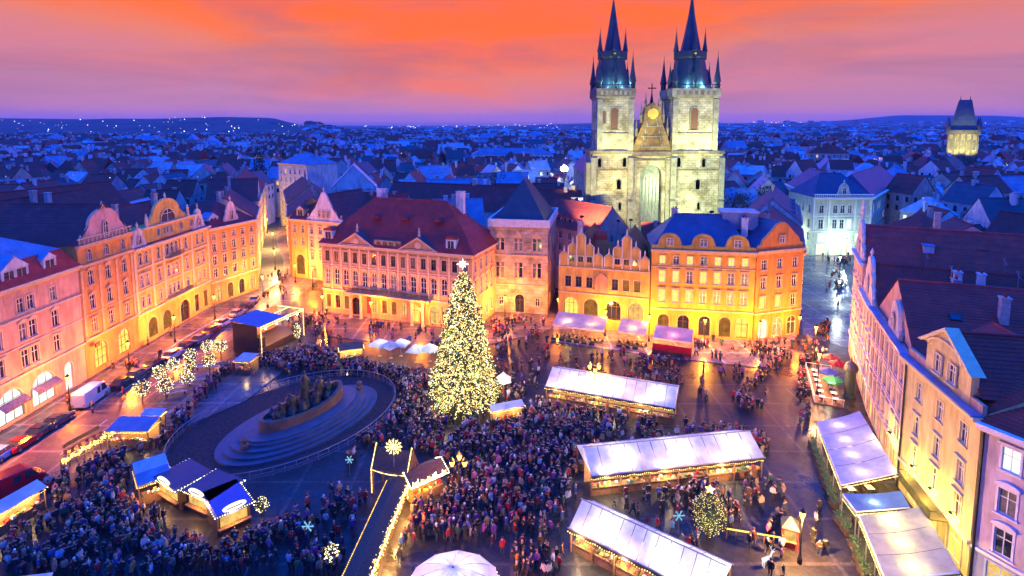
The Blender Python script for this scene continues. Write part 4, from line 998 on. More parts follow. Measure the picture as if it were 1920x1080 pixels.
# ------------------------------------------------------------------ twin towered church
FLOOD = 3.5
def church():
    S1 = ashlar('weathered church stone', (.52, .46, .30), .55); S2 = plain('dark carved stone', (.17, .14, .10), .9, .45, .9, 0, .2, .4); S3 = plain('carved trim stone', (.27, .25, .18), .9, .35, .8, 0, .2, .3)
    SP = metal_roof('spire slate', (.022, .034, .055), 2.2); LOUV = plain('brown louvres', (.16, .07, .035), .8, .25, 3); GOLD = plain('gilded relief', (.80, .50, .06), .45, .25, 3, .1); IR = plain('grey leaded glass', (.16, .18, .18), .3, .35, 1.5)
    r = thing('church', 'gothic church with two floodlit stone towers and dark blue spires above the roofs', 'church', (38.6, 150, 0))
    def slit(parent, x, z, w, h, y, mat, arch=True):
        m = MB(); o = arc_pts(w, h, 6) if arch else [(-w / 2, 0), (w / 2, 0), (w / 2, h), (-w / 2, h)]
        m.prism([(x + p, z + q) for p, q in o], y - .02, y + .04, 1)
        oo = arc_pts(w + .7, h + .35, 6); n = len(oo); ii = arc_pts(w, h, 6)
        for k in range(n - 1):
            m.add([(x + ii[k][0], y - .22, z + ii[k][1]), (x + ii[k + 1][0], y - .22, z + ii[k + 1][1]), (x + oo[k + 1][0], y - .22, z + oo[k + 1][1]), (x + oo[k][0], y - .22, z + oo[k][1]),
                   (x + ii[k][0], y + .02, z + ii[k][1]), (x + ii[k + 1][0], y + .02, z + ii[k + 1][1]), (x + oo[k + 1][0], y + .02, z + oo[k + 1][1]), (x + oo[k][0], y + .02, z + oo[k][1])], [[0, 1, 2, 3], [0, 4, 5, 1], [3, 2, 6, 7]], 0)
        m.box(x - w / 2 - .5, y - .3, z - .3, x + w / 2 + .5, y + .02, z - .02, 0)
        return m.build('louvre_window', [S3, mat], parent)
    for c, big, hw, bx0, bx1 in ((-11.35, .95, 4.6, -17.3, -6.8), (9.7, 1.08, 5.8, 3.9, 17.4)):
        x0, x1 = c - hw, c + hw
        t = MB(); t.box(x0, 0, 34, x1, 12, 50.6); t.box(bx0, -.02, 0, bx1, 12.05, 34.4)
        to = t.build('tower', [S1], r)
        # corner buttresses with set-offs
        for lo_, bx in ((1, bx0 - .35), (1, bx1 - 1.05), (0, x0 - .2), (0, x1 - 1.2)):
            for dz0, dz1, pr in (((0, 22, 1.0), (22, 33.6, .75)) if lo_ else ((34.4, 49.0, .4),)):
                b = MB(); b.box(bx, -pr, dz0, bx + 1.4, .1, dz1 - .6); b.add([(bx, -pr, dz1 - .6), (bx + 1.4, -pr, dz1 - .6), (bx + 1.4, .1, dz1), (bx, .1, dz1)], [[0, 1, 2, 3]]); b.build('buttress', [S3], to)
        for z, hh, pr in ((16.5, .4, .3), (29.6, .4, .3), (34.0, .9, .55), (39.2, .35, .3), (48.6, .5, .4)):
            q0, q1 = (bx0, bx1) if z < 34.2 else (x0, x1); b = MB(); b.box(q0 - .1, -pr, z, q1 + .1, .1, z + hh); b.box(q0 - pr, .1, z, q0 + .1, 12, z + hh); b.box(q1 - .1, .1, z, q1 + pr, 12, z + hh); b.build('string_course', [S2 if z in (34.0, 29.6) else S3], to)
        slit(to, c - .3, 40.4, 1.9, 5.8, 0, LOUV)
        if big < 1: slit(to, c - 3.0, 42.0, .8, 3.4, 0, LOUV)
        slit(to, c + 1.2, 24.6, 1.1, 2.6, 0, IR); slit(to, c + 1.6, 19.0, .7, 2.0, 0, IR); slit(to, c + (2.6 if c < 0 else -4.0), 30.6, .9, 2.4, 0, IR); slit(to, c - (4.0 if c < 0 else -2.6), 30.6, .9, 2.2, 0, IR)
        # gallery with its corbels and little openings
        g = MB(); g.box(x0 - .55, -.55, 49.1, x1 + .55, 12.55, 51.2)
        go = g.build('gallery', [S3 if big > 1 else S2], to)
        q = MB()
        for k in range(7): g_ = (x1 - x0 - .6) / 7; q.box(x0 + .55 + g_ * k, -.62, 49.5, x0 + .55 + g_ * (k + .55), -.5, 50.6)
        stuff(q.build('gallery_opening', [S2 if big > 1 else S3], to))
        sp = MB(); cy = 6.0
        sp.lathe([(5.9 * big, 51.2), (4.7 * big, 52.4), (3.5 * big, 59.4)], 8, 0, (c, cy), ph=math.pi / 8)
        so = sp.build('spire_drum', [SP], to)
        sp = MB(); sp.lathe([(3.5 * big, 59.4), (3.9 * big, 59.7), (3.9 * big, 61.2), (2.5 * big, 61.6), (1.55 * big, 66.5), (.75 * big, 71.4), (.14, 75.0 + (1.4 if big > 1 else 0)), (.06, 77.5 + (1.4 if big > 1 else 0))], 8, 0, (c, cy), ph=math.pi / 8)
        sp.octa((c, cy, 76.0 + (1.4 if big > 1 else 0)), .34, 1); sp.build('spire', [SP, GOLD], to)
        tm = MB(); tm.lathe([(.75, 0), (.75, 2.4), (1.0, 2.6), (.95, 2.9), (.5, 5.4), (.08, 9.2), (.03, 10.6)], 8); tme = tm.mesh('turret', [SP])
        for sx in (-1, 1):
            for sy in (-1, 1): link(tme, 'turret', to, (c + sx * (hw - .2), cy + sy * 5.5, 50.4))
        for q in range(4):
            a = math.pi / 2 * q; link(tme, 'turret', to, mat4=Matrix.Translation((c + (hw - .5) * math.cos(a), cy + 5.2 * math.sin(a), 51.0)) @ Matrix.Diagonal((.8, .8, .72, 1)))
        for k in range(8):
            if k % 2: continue
            a = math.pi / 4 * k
            link(tme, 'turret', to, mat4=Matrix.Translation((c + 3.6 * big * math.cos(a), cy + 3.6 * big * math.sin(a), 59.2)) @ Matrix.Diagonal((.78, .78, .82, 1)))
        dm = MB(); dm.prism([(-.75, 0), (.75, 0), (.75, 1.1), (0, 2.6), (-.75, 1.1)], -.5, 1.2); dme = dm.mesh('spire_dormer', [SP])
        for k in range(4): link(dme, 'spire_dormer', to, mat4=Matrix.Translation((c, cy, 0)) @ Matrix.Rotation(math.pi / 2 * k, 4, 'Z') @ Matrix.Translation((0, -4.1 * big, 54.0)))
        ba = MB(); ba.octa((c, cy - 3.95 * big, 60.5), .5)
        ba.build('clock_boss', [GOLD], to)
        ra = MB()
        for k in range(20): x = x0 - .4 + k * (2 * hw + .8) / 19.3; ra.box(x - .05, -.5, 51.2, x + .05, -.4, 52.1)
        ra.box(x0 - .5, -.52, 52.1, x1 + .5, -.38, 52.25); stuff(ra.build('gallery_railing', [IRON], to))
        for kx in (-2.2, 2.2): lamp_light('spire_floodlight', to, (c + kx, 0.6, 52.6), 900, (.40, 1.0, .95), .2)
    # middle front with the great window
    m = MB(); facade(m, Matrix.Translation((-6.75, .5, 0)), 10.6, 34.4, [(5.3, 9.0, 6.0, 22.0, True)], 1.6); mo = m.build('west_front', [S1], r)
    MX = -1.45
    w = MB(); w.prism([(x, 9 + z) for x, z in arc_pts(5.6, 22.0, 12)], 2.3, 2.4, 0); wo = w.build('great_window', [IR], r, loc=(MX, 0, 0))
    tr = MB()
    for x in (-1.87, -.93, 0, .93, 1.87): tr.box(x - .1, 2.1, 9, x + .1, 2.31, 27.6)
    for z in (14.5, 20.5): tr.box(-2.8, 2.12, z, 2.8, 2.3, z + .2)
    for k in range(5):
        cx = -1.87 + .93 * k; cz = 28.0 + (.9 if k in (1, 3) else (1.4 if k == 2 else 0))
        for j in range(8): a, e = math.pi * j / 4, math.pi * (j + 1) / 4; tr.tube((cx + .42 * math.cos(a), 2.2, cz + .42 * math.sin(a)), (cx + .42 * math.cos(e), 2.2, cz + .42 * math.sin(e)), .08, n=4)
    stuff(tr.build('tracery', [S3], wo))
    for bx in (-5.3, 3.9):
        for dz0, dz1, pr in ((0, 20, .7), (20, 33, .4)):
            b = MB(); b.box(bx, .9 - pr, dz0, bx + 1.4, 1.0, dz1); b.build('buttress', [S3], r, loc=(MX, -.35, 0))
    b = MB(); b.box(-5.3, -.2, 33.4, 5.3, .6, 34.7); b.box(-5.3, .1, 32.2, 5.3, .55, 32.6); b.build('cornice', [S2], r, loc=(MX, 0, 0))
    # steep gable with its gilded relief and pinnacles
    g = MB(); g.prism([(-5.3, 34.4), (5.3, 34.4), (4.2, 38), (2.5, 42.4), (1.9, 46.4), (0, 47.6), (-1.9, 46.4), (-2.5, 42.4), (-4.2, 38)], .2, 2.6); go = g.build('gable', [plain('gilded brown stone', (.22, .14, .055), .9, .5, .8, 0, .2, .4)], r, loc=(MX, 0, 0))
    f = MB(); f.lathe([(0, 0), (1.45, .05), (1.45, .2), (0, .35)], 14); f.build('gilded_relief', [lit('floodlit gilding', (1, .72, .15), .0) if False else GOLD], go, mat4=Matrix.Translation((0, .2, 44.6)) @ Matrix.Rotation(math.pi / 2, 4, 'X'))
    f = MB()
    for k in range(5):
        z = 36 + 1.7 * k
        for s in (-1, 1): f.lathe([(.2, z), (.3, z + .5), (.12, z + 1.0), (.02, z + 1.5)], 5, 0, (s * (.9 + .45 * (4 - k)), .05))
    for z, hw in ((36.0, 3.9), (38.8, 3.0), (41.4, 2.2)): f.box(-hw, -.05, z - .25, hw, .2, z)
    stuff(f.build('carved_figure', [S3], go))
    pm = MB(); pm.lathe([(.42, 0), (.42, 1.8), (.55, 2.0), (.3, 2.6), (.04, 5.2), (.02, 5.6)], 6); pme = pm.mesh('pinnacle', [S2])
    for x, z, s in ((-5.2, 35, 1.1), (5.2, 35, 1.1), (-4.1, 38.6, 1), (4.1, 38.6, 1), (-2.9, 42.2, 1), (2.9, 42.2, 1), (-1.8, 46.0, .8), (1.8, 46.0, .8)):
        link(pme, 'pinnacle', go, mat4=Matrix.Translation((x, .9, z)) @ Matrix.Scale(s, 4))
    cr = MB(); cr.lathe([(.9, 46), (.5, 47.5), (.15, 50)], 6, 0, (0, 1.9)); cr.box(-.12, 1.8, 49.8, .12, 2.0, 52.6); cr.box(-1.1, 1.8, 51.2, 1.1, 2.0, 51.5); cr.build('roof_cross', [IRON], go)
    # nave
    n = MB(); n.box(-15.5, 12.02, 0, 15.5, 62, 26); n.build('nave_wall', [S1], r)
    roof(r, 31, 50, 26, 'front', 17, metal_roof('nave slate', (.06, .07, .11)), .3, 16, S1, x0=-15.5, y0=12.1)
    # stair turret at the north corner
    for q in ((-18.6, 1.5, -17.35, 31.5), (17.45, 1.0, 18.6, 29.0)): t = MB(); t.box(q[0], q[1], 0, q[2], 6, q[3]); t.build('stair_turret', [S3], r)
    fx = MB(); fx.box(-.4, -.25, 0, .4, .25, .5); fx.box(-.3, .25, .08, .3, .3, .45, 1); fme = fx.mesh('floodlight', [IRON, PANE_WHITE])
    for i, (x, y, z, tg, e, col, deg) in enumerate(((16, 128, 20.6, (28, 151, 24), 15000, (1, .92, .34), 75), (27, 127, 20.0, (38, 151, 26), 11000, (1, .92, .34), 70), (45, 126, 22.0, (49, 151, 25), 14000, (.78, 1.0, .48), 75),
                                  (24, 126, 20, (28.5, 150, 46), 30000, (.92, 1.0, .48), 42), (50, 126, 22, (49, 150, 45), 30000, (.92, 1.0, .48), 42))):
        f = thing('floodlight', ('floodlight on the tower house roof turned to the church', 'floodlight behind the stepped gables turned to the great window', 'floodlight on the blue roof turned to the greenish church tower', 'floodlight behind the stepped gables turned up to the church belfry', 'floodlight on the blue roof turned up to the church belfry')[i], 'floodlight', (x, y, z), 0, 'church floodlights')
        link(fme, 'lamp_head', f); pp = MB(); pp.tube((0, 0, -3), (0, 0, 0), .06); pp.build('pole', [IRON], f)
        spot_light('flood_beam', f, (0, .5, .3), Vector(tg) - Vector((x, y, z)), e * FLOOD, col, deg)
church()

# ------------------------------------------------------------------ the town beyond
FOOT = []
for o in list(COL.objects):
    if '_W' in o:
        FOOT.append((o.matrix_basis.inverted(), o['_W'], 30 if o['_W'] < 13 and o.location.x > 50 and o.location.y < 102 else 17)); del o['_W']
def pip(p, poly):
    x, y = p[0], p[1]; c = False; j = len(poly) - 1
    for i in range(len(poly)):
        xi, yi = poly[i][0], poly[i][1]; xj, yj = poly[j][0], poly[j][1]
        if (yi > y) != (yj > y) and x < (xj - xi) * (y - yi) / (yj - yi) + xi: c = not c
        j = i
    return c
SQ_CLEAR = [(-71, 20), (48, 20), (45, 62), (62, 101), (110, 170), (118, 190), (96, 195), (54, 112), (12, 128), (-40, 128), (-58, 150), (-106, 262), (-118, 262), (-71, 150)]
def free(x, y, rad):
    if pip((x, y), SQ_CLEAR): return False
    if 16 < x < 62 and 136 < y < 218: return False
    if x > 50 and 98 < y < 216 and 1450 < project((x, y, 18))[0] < 1700: return False
    for M, W, D in FOOT:
        q = M @ Vector((x, y, 0))
        dx = max(-q.x, 0, q.x - W); dy = max(-q.y, 0, q.y - D)
        if dx * dx + dy * dy < rad * rad: return False
    return True
HW = [('pale', plaster('town pale', (.55, .54, .50))), ('grey', plaster('town grey', (.36, .36, .36))), ('cream', plaster('town cream', (.52, .46, .34))), ('white', plaster('town white', (.70, .70, .68))), ('rose', plaster('town rose', (.46, .33, .29)))]
HR = [('dark red tiles', tiles('town dark red', (.32, .04, .025))), ('brown tiles', tiles('town brown', (.22, .035, .025))), ('old purple tiles', PURPLE_TILE), ('slate', SLATE), ('blue grey sheet metal', BLUE_METAL), ('pale sheet metal', PALE_METAL)]
HRW = [.28, .16, .16, .15, .16, .09]
wb = MB(); wb.box(-.5, -.04, 0, .5, .02, 1.7, 0); wb.box(-.62, -.07, -.12, .62, .02, -.001, 1)
for x in (-.03, .47, -.53): wb.box(x, -.08, 0, x + .06, -.042, 1.7, 1)
TW = {p.name: wb.mesh('window', [p, WHITE_FRAME]) for p in (GLASS_DARK, PANE_WARM, PANE_COOL, CURTAIN)}
def town_house(x, y, rz, W, D, H, rk, rh, wi, ri, rnd, level, label=None):
    r = thing('town_house', '', 'house', (x, y, 0), rz, 'houses of the town around')
    wm, rm = HW[wi][1], HR[ri][1]
    M = Matrix.Translation((-W / 2, -D / 2, 0))
    b = MB(); b.box(0, 0, 0, W, D, H); b.build('wall', [wm], r, mat4=M)
    ro = roof(r, W, D, H, rk, rh, rm, .3, 14 if level == 0 else 4, wm); ro.matrix_local = M
    def chim(cx, cy, z0, z1):
        c = MB(); c.box(-.5, -.4, z0, .5, .4, z1); c.box(-.6, -.5, z1, .6, .5, z1 + .15); c.build('chimney', [rnd.choice((CHIM, wm, HW[3][1]))], ro, loc=(cx, cy, 0))
    for k in range(rnd.choice((1, 2, 2, 3)) if level == 0 else rnd.choice((0, 1, 2))): chim(W * rnd.uniform(.12, .88), D * rnd.uniform(.35, .65), H + rh * .35, H + rh + rnd.uniform(.3, 1.5))
    # windows on the sides that turn towards the square
    for sx, Ms, L_ in ((0, I4, W), (1, side_right(W), D), (2, side_left(D), D), (3, Matrix(((-1, 0, 0, W), (0, -1, 0, D), (0, 0, 1, 0), (0, 0, 0, 1))), W)):
        R_ = Matrix.Rotation(rz, 4, 'Z'); nrm = (R_ @ (M @ Ms)).to_3x3() @ Vector((0, -1, 0))
        if nrm.dot(Vector((-x, -y, 0)).normalized()) < .25: continue
        nf, nc = 2, max(2, int(L_ / 3.1))
        nf = 3 if level == 0 else 2
        if level == 0:
            for f in range(nf):
                for c in range(nc):
                    p = rnd.random(); m = TW[(PANE_WARM if p < .10 else PANE_COOL if p < .15 else CURTAIN if p < .3 else GLASS_DARK).name]
                    link(m, 'window', r, mat4=M @ Ms @ Matrix.Translation((L_ * (c + .5) / nc, 0, H - 2.7 - 3.2 * f)))
        else:
            b = MB()
            for f in range(nf):
                for c in range(nc):
                    p = rnd.random(); mi = 1 if p < .07 else 2 if p < .11 else 0; xx = L_ * (c + .5) / nc; zz = H - 2.8 - 3.3 * f
                    b.box(xx - .55, -.05, zz, xx + .55, .02, zz + 1.7, mi)
            stuff(b.build('window', [GLASS_DARK, PANE_WARM, PANE_COOL], r, mat4=M @ Ms))
    if rk == 'gable' and level == 0 and rnd.random() < .6:
        for k in range(rnd.choice((1, 2, 3))):
            q = MB(); q.box(-.7, 0, 0, .7, 2.2, 1.3, 0); q.prism([(-.9, 1.3), (.9, 1.3), (0, 2.0)], -.1, 2.4, 1); q.box(-.45, -.04, .2, .45, -.005, 1.15, 2)
            q.build('dormer', [wm, rm, GLASS_DARK], ro, loc=(W * rnd.uniform(.15, .85), D * .1, H + rh * .18))
    FOOT.append((r.matrix_basis.inverted() if False else (Matrix.Translation((x, y, 0)) @ Matrix.Rotation(rz, 4, 'Z') @ M).inverted(), W, D))
    if r['label'] == '': r['label'] = label or ''
    r['_d'] = math.hypot(x, y)
    return r, (HW[wi][0], HR[ri][0], rk, W, H)
TOWN = []
trnd = random.Random(5)
# houses the photograph lets one pick out
for (x, y, rz, W, D, H, rk, rh, wi, ri, lab) in [
        (-16, 168, -.34, 44, 15, 17.5, 'gable', 6.5, 0, 2, 'long house with old purple brown roof just behind the palace'),
        (18, 143, -.9, 20, 12, 16, 'gable', 6, 4, 0, 'rose house with red roof between the stone tower house and the church'),
        (11, 158, -.25, 17, 13, 17, 'gable', 6.5, 2, 0, 'cream house with red roof behind the stone tower house'),
        (-38, 163, -.3, 18, 12, 16, 'gable', 6, 1, 0, 'grey house with dark red roof behind the left end of the palace'),
        (-55, 196, .25, 15, 14, 20, 'front', 8, 3, 5, 'white gabled house with pale roof beyond the curved white gable'),
        (-100, 112, 1.5, 36, 14, 20, 'gable', 7, 0, 1, 'long brown roofed house behind the ochre art nouveau house'),
        (-92, 92, 1.57, 15, 12, 21.5, 'gable', 6, 4, 1, 'brown roofed back house behind the narrow apricot house'),
        (-118, 138, 1.3, 40, 14, 19, 'gable', 7, 1, 0, 'long dark red roof behind the corner of the side street'),
        (-103, 76, 1.57, 12, 9, 24, 'hip', 2, 3, 5, 'white tall back building behind the pink house'),
        (85, 84, -1.1, 16, 12, 21, 'hip', 2.5, 3, 4, 'white block with flat metal roof among the roofs beside the shopping lane'),
        (106, 106, -1.1, 22, 12, 19, 'gable', 5, 1, 1, 'brown roofed house behind the highest ornate gable'),
        (74, 66, -1.2, 15, 12, 19, 'gable', 4, 3, 4, 'white walled house with blue metal roof behind the salmon house'),
        (92, 60, -1.2, 18, 12, 19, 'gable', 5, 0, 5, 'pale house with pale metal roof behind the brown tiled roofs'),
        (112, 88, -1.1, 18, 13, 22, 'hip', 3, 0, 4, 'pale block with blue metal roof beyond the clear red tiled roof'),
        (0, 395, .05, 56, 16, 21, 'hip', 4, 3, 4, 'broad pale block with blue metal roof far behind the tower house')]:
    r, d = town_house(x, y, rz, W, D, H, rk, rh, wi, ri, trnd, 0, lab)
cand = []
for iy in range(0, 34):
    for ix in range(-40, 41):
        bx, by = ix // 3, iy // 3
        h = random.Random(bx * 977 + by * 131)
        rot = h.uniform(-.45, .45) + (.0 if by % 2 else .15)
        x = ix * 13.4 + trnd.uniform(-2, 2) + (by % 2) * 6; y = 58 + iy * 12.6 + trnd.uniform(-2, 2)
        if abs(x) > .97 * y + 14 or y > 470: continue
        cand.append((math.hypot(x, y), x, y, rot + (math.pi / 2 if trnd.random() < .35 else 0)))
cand.sort()
n_near = 0; FAR = []
for d, x, y, rot in cand:
    W = trnd.uniform(9, 15.5); D = trnd.uniform(8.5, 11.5)
    if not free(x, y, 6.6): continue
    H = trnd.uniform(13, 18.5) + (2 if trnd.random() < .1 else 0)
    p = trnd.random(); rk = 'gable' if p < .72 else 'hip' if p < .9 else 'front'
    ri = trnd.choices(range(6), HRW)[0]; wi = trnd.choices(range(5), [.3, .2, .15, .25, .1])[0]
    if len(TOWN) < 280:
        TOWN.append(town_house(x, y, rot, W, D, H, rk, trnd.uniform(3.8, 6.2), wi, ri, trnd, 0 if d < 190 else 1))
    else: FAR.append((x, y, rot, W, D, H))
# one label per house: colours, roof form, what it stands near, then how far back
def where(x, y):
    if y < 130 and x < 0: return 'behind the west row'
    if y < 135 and x > 0: return 'behind the east row'
    if x < -110: return 'beyond the west row' if y < 260 else 'in the western streets'
    if x < -50: return 'beyond the side street'
    if x < 12: return 'beyond the palace'
    if x < 66: return 'behind the church'
    if x < 150: return 'beyond the green block' if y > 190 else 'beside the shopping lane'
    return 'in the eastern streets'
seen_l = {}
RKW = {'gable': 'ridged', 'hip': 'hipped', 'front': 'gabled'}
ORD = ['', 'second ', 'third ', 'fourth ', 'fifth ', 'sixth ', 'seventh ', 'eighth ', 'ninth ', 'tenth ', 'eleventh ', 'twelfth ', 'thirteenth '] + ['%dth ' % k for k in range(14, 60)]
for r, (w, rf, rk, W, H) in sorted(TOWN, key=lambda t: t[0]['_d']):
    size = 'tall' if H > 17 else 'low' if H < 14.2 else 'broad' if W > 13.5 else 'narrow' if W < 11 else 'middling'
    wh = where(r.location.x, r.location.y)
    k = (size, w, rk, rf, wh); i = seen_l.get(k, 0); seen_l[k] = i + 1
    r['label'] = '%s%s %s house with %s %s roof %s' % (ORD[i] + 'nearest ' if i else '', size, w, RKW[rk], rf, wh)
for o in list(COL.objects):
    if '_d' in o: del o['_d']
# the rest of the town as one mass
fb = MB(); frnd = random.Random(9)
mats = [m for _, m in HW] + [m for _, m in HR] + [GLASS_DARK, PANE_WARM]
def far_block(x, y, rot, W, D, H, rh, win):
    M = Matrix.Translation((x, y, hill(x, y))) @ Matrix.Rotation(rot, 4, 'Z') @ Matrix.Translation((-W / 2, -D / 2, 0))
    wi = frnd.randrange(5); ri = 5 + frnd.choices(range(6), HRW)[0]
    fb.add([M @ Vector(p) for p in ((0, 0, 0), (W, 0, 0), (W, D, 0), (0, D, 0), (0, 0, H), (W, 0, H), (W, D, H), (0, D, H))], [[0, 1, 5, 4], [1, 2, 6, 5], [2, 3, 7, 6], [3, 0, 4, 7]], wi)
    i = D * .45 if frnd.random() < .25 else 0
    fb.add([M @ Vector(p) for p in ((-.3, -.4, H), (W + .3, -.4, H), (W + .3, D + .4, H), (-.3, D + .4, H), (i, D / 2, H + rh), (W - i, D / 2, H + rh))], [[0, 1, 5, 4], [2, 3, 4, 5], [1, 2, 5], [3, 0, 4]], ri)
    for q in range(frnd.choice((0, 1, 2, 2))):
        cx = W * frnd.uniform(.1, .9); cw = .6 + .0006 * y; fb.box(cx - cw, D * .5 - .6, H + rh * .4, cx + cw, D * .5 + .6, H + rh + frnd.uniform(.8, 2.2), frnd.choice((wi, 3, 0)), M)
    if win:
        for f in range(win):
            n = int(W / 4.5)
            for c in range(n):
                xx = W * (c + .5) / n; zz = H - 3 - 3.4 * f
                fb.add([M @ Vector(p) for p in ((xx - .7, -.04, zz), (xx + .7, -.04, zz), (xx + .7, -.04, zz + 1.8), (xx - .7, -.04, zz + 1.8))], [[0, 1, 2, 3]], 12 if frnd.random() < .06 else 11)
for x, y, rot, W, D, H in FAR: far_block(x, y, rot, W, D, H, frnd.uniform(4, 7), 2)
for ring, (y0, y1, n, s) in enumerate(((440, 640, 1500, .80), (620, 900, 2300, .85), (880, 1300, 2600, 1.0), (1280, 2000, 2200, 1.3), (1950, 3400, 1200, 1.9), (3300, 5200, 420, 2.6))):
    for k in range(n):
        y = y0 + (y1 - y0) * frnd.random() ** .9; x = frnd.uniform(-.98, .98) * y
        if (x < 900 and 2000 < y) or (y > 1000 and x < -.36 * y): continue
        far_block(x, y, frnd.uniform(-.5, .5) + (1.57 if frnd.random() < .3 else 0), frnd.uniform(13, 26) * s, frnd.uniform(11, 15) * s, frnd.uniform(12, 20) * (1 + .1 * (s - 1)) + (5 if frnd.random() < .06 and y < 900 else 0), frnd.uniform(4, 7) * s ** .3, 1 if ring < 2 else 0)
stuff(fb.build('distant_town', mats))

# ------------------------------------------------------------------ street lamps
LAMP_POST = 5.0
def lamp_post(x, y, h, label, energy, col=(1.0, .40, .06), arms=1, group='street lamps on the square', r=.3):
    o = thing('street_lamp', label, 'street lamp', (x, y, 0), RNG.uniform(0, 3), group)
    m = MB(); m.lathe([(.24, 0), (.24, .5), (.13, .8), (.08, 1.4), (.06, h - .4), (.09, h - .35)], 8); m.build('post', [IRON], o)
    pts = [(0, 0)] if arms == 1 else [(.8 * math.cos(2 * math.pi * k / arms), .8 * math.sin(2 * math.pi * k / arms)) for k in range(arms)]
    lm = MB(); lm.lathe([(.13, -.3), (.26, .05), (.27, .3)], 8, 0)
    cm = MB(); cm.lathe([(.32, .3), (.3, .36), (.1, .58), (.03, .75)], 8); cm.lathe([(.08, -.42), (.14, -.3)], 6)
    cme = cm.mesh('lantern_cap', [IRON]); lme = lm.mesh('lantern', [lit('orange lantern glass' if col[2] < .3 else 'pale lantern glass', tuple(min(1, c * 1.0) for c in (col[0], col[1] * 1.5, col[2] * 3)), 14, 0)])
    for px, py in pts:
        if arms > 1:
            a = MB(); a.tube((0, 0, h - .9), (px, py, h - .45), .04); a.build('arm', [IRON], o)
        lo = link(lme, 'lantern', o, (px, py, h)); link(cme, 'lantern_cap', lo)
    lamp_light('lamp_light', o, (0, 0, h + .9 if arms > 1 else h - .75), energy * LAMP_POST, col, r)
    for ch in o.children:
        if ch.name.startswith('lantern'):
            ch.visible_shadow = True
    return o
def at(px, py, z=0): p = G(px, py, z); return p.x, p.y
for (x, y, h, lab, e, col, arms) in [
        (-64.9, 66, 5.0, 'lamp post on the west pavement before the lowest lit shop arch', 1500, (1, .25, .012), 1),
        (-64.9, 79, 5.0, 'lamp post on the west pavement between the two big lit shop arches', 1700, (1, .25, .012), 1),
        (-64.9, 92, 5.0, 'lamp post on the west pavement before the narrow apricot house', 1900, (1, .25, .012), 1),
        (-64.9, 105, 5.0, 'lamp post on the west pavement before the ochre art nouveau house', 2100, (1, .25, .012), 1),
        (-64.0, 118, 5.0, 'lamp post on the west pavement at the dark archway of the ochre house', 2100, (1, .25, .012), 1),
        (-60.6, 134, 5.0, 'lamp post on the pavement before the apricot corner house', 2000, (1, .45, .08), 1),
        (-51.5, 142.5, 5.0, 'lamp post before the cream house with the white curved gable', 2400, (1, .25, .012), 1),
        (-57.5, 146.5, 4.6, 'lamp post at the tall lit archway on the street corner', 1300, (1, .36, .05), 1),
        (-41.0, 118.8, 4.8, 'lamp post in front of the left end of the palace', 1500, (1, .25, .012), 1),
        (-29.5, 114.6, 4.8, 'lamp post before the palace, beneath its left pediment', 1500, (1, .25, .012), 1),
        (-18.5, 110.7, 4.8, 'lamp post before the palace door beneath the right pediment', 1500, (1, .25, .012), 1),
        (-6.0, 108.3, 5.0, 'lamp post at the palace corner behind the fir tree', 1600, (1, .25, .012), 1),
        (-1.5, 117.6, 5.0, 'lamp post between the palace and the stone tower house', 2000, (1, .34, .04), 1),
        (9.8, 116.2, 5.0, 'lamp post between the stone tower house and the stepped gables', 1500, (1, .25, .012), 1),
        (*at(1115, 690, 5.5), 5.5, 'three armed lamp post rising behind the long white stall roof', 1300, (1, .40, .05), 3),
        (18.5, 108.4, 5.0, 'lamp post between the two awnings below the stepped gables', 1500, (1, .35, .03), 1),
        (26.5, 105.6, 5.0, 'lamp post at the seam of the arcaded and deep ochre houses', 1700, (1, .36, .03), 1),
        (36.5, 103.4, 5.0, 'lamp post before the middle of the deep ochre house', 1800, (1, .36, .03), 1),
        (46.3, 101.9, 5.0, 'lamp post at the corner of the ochre and orange red houses', 1700, (1, .34, .03), 1),
        (55.2, 105.0, 5.0, 'lamp post at the lane corner before the orange red house', 1300, (1, .25, .012), 1),
        (*at(860, 865, 5.0), 5.0, 'bright three armed lamp post in the crowd beside the lit icicle stall', 300, (1, .45, .08), 3),
        (*at(1505, 965, 5.0), 5.0, 'lamp post by the small red fronted kiosk near the lit bush', 3200, (1, .48, .12), 1),
        (54.0, 97, 6.0, 'lamp post at the foot of the highest ornate gable', 3000, (1, .45, .12), 1),
        (47.5, 84, 6.5, 'lamp post on the east pavement opposite the orange niche gable', 1300, (1, .46, .14), 1)]:
    lamp_post(x, y, h, lab, e, col, arms)
for (x, y, h, lab, e, col) in [(-68.5, 160, 5.5, 'nearer wall lamp in the narrow side street', 3400, (1, .5, .12)), (-80, 186, 5.5, 'middle lamp in the narrow side street', 3800, (1, .5, .12)), (-94, 214, 5.5, 'far lamp in the narrow side street', 4200, (1, .5, .12)),
                               (76, 128, 5.5, 'nearer pale lamp in the shopping lane', 471, (.85, 1.0, .80)), (90, 152, 5.5, 'middle pale lamp in the shopping lane', 816, (.80, 1.0, .85)), (104, 172.5, 6, 'pale lamp before the lit shops of the green block', 1179, (.78, 1.0, .85)), (92, 184, 6, 'pale lamp beside the left wing of the green block', 816, (.8, 1, .8))]:
    lamp_post(x, y, h, lab, e, col, 1, 'lamps in the side streets')

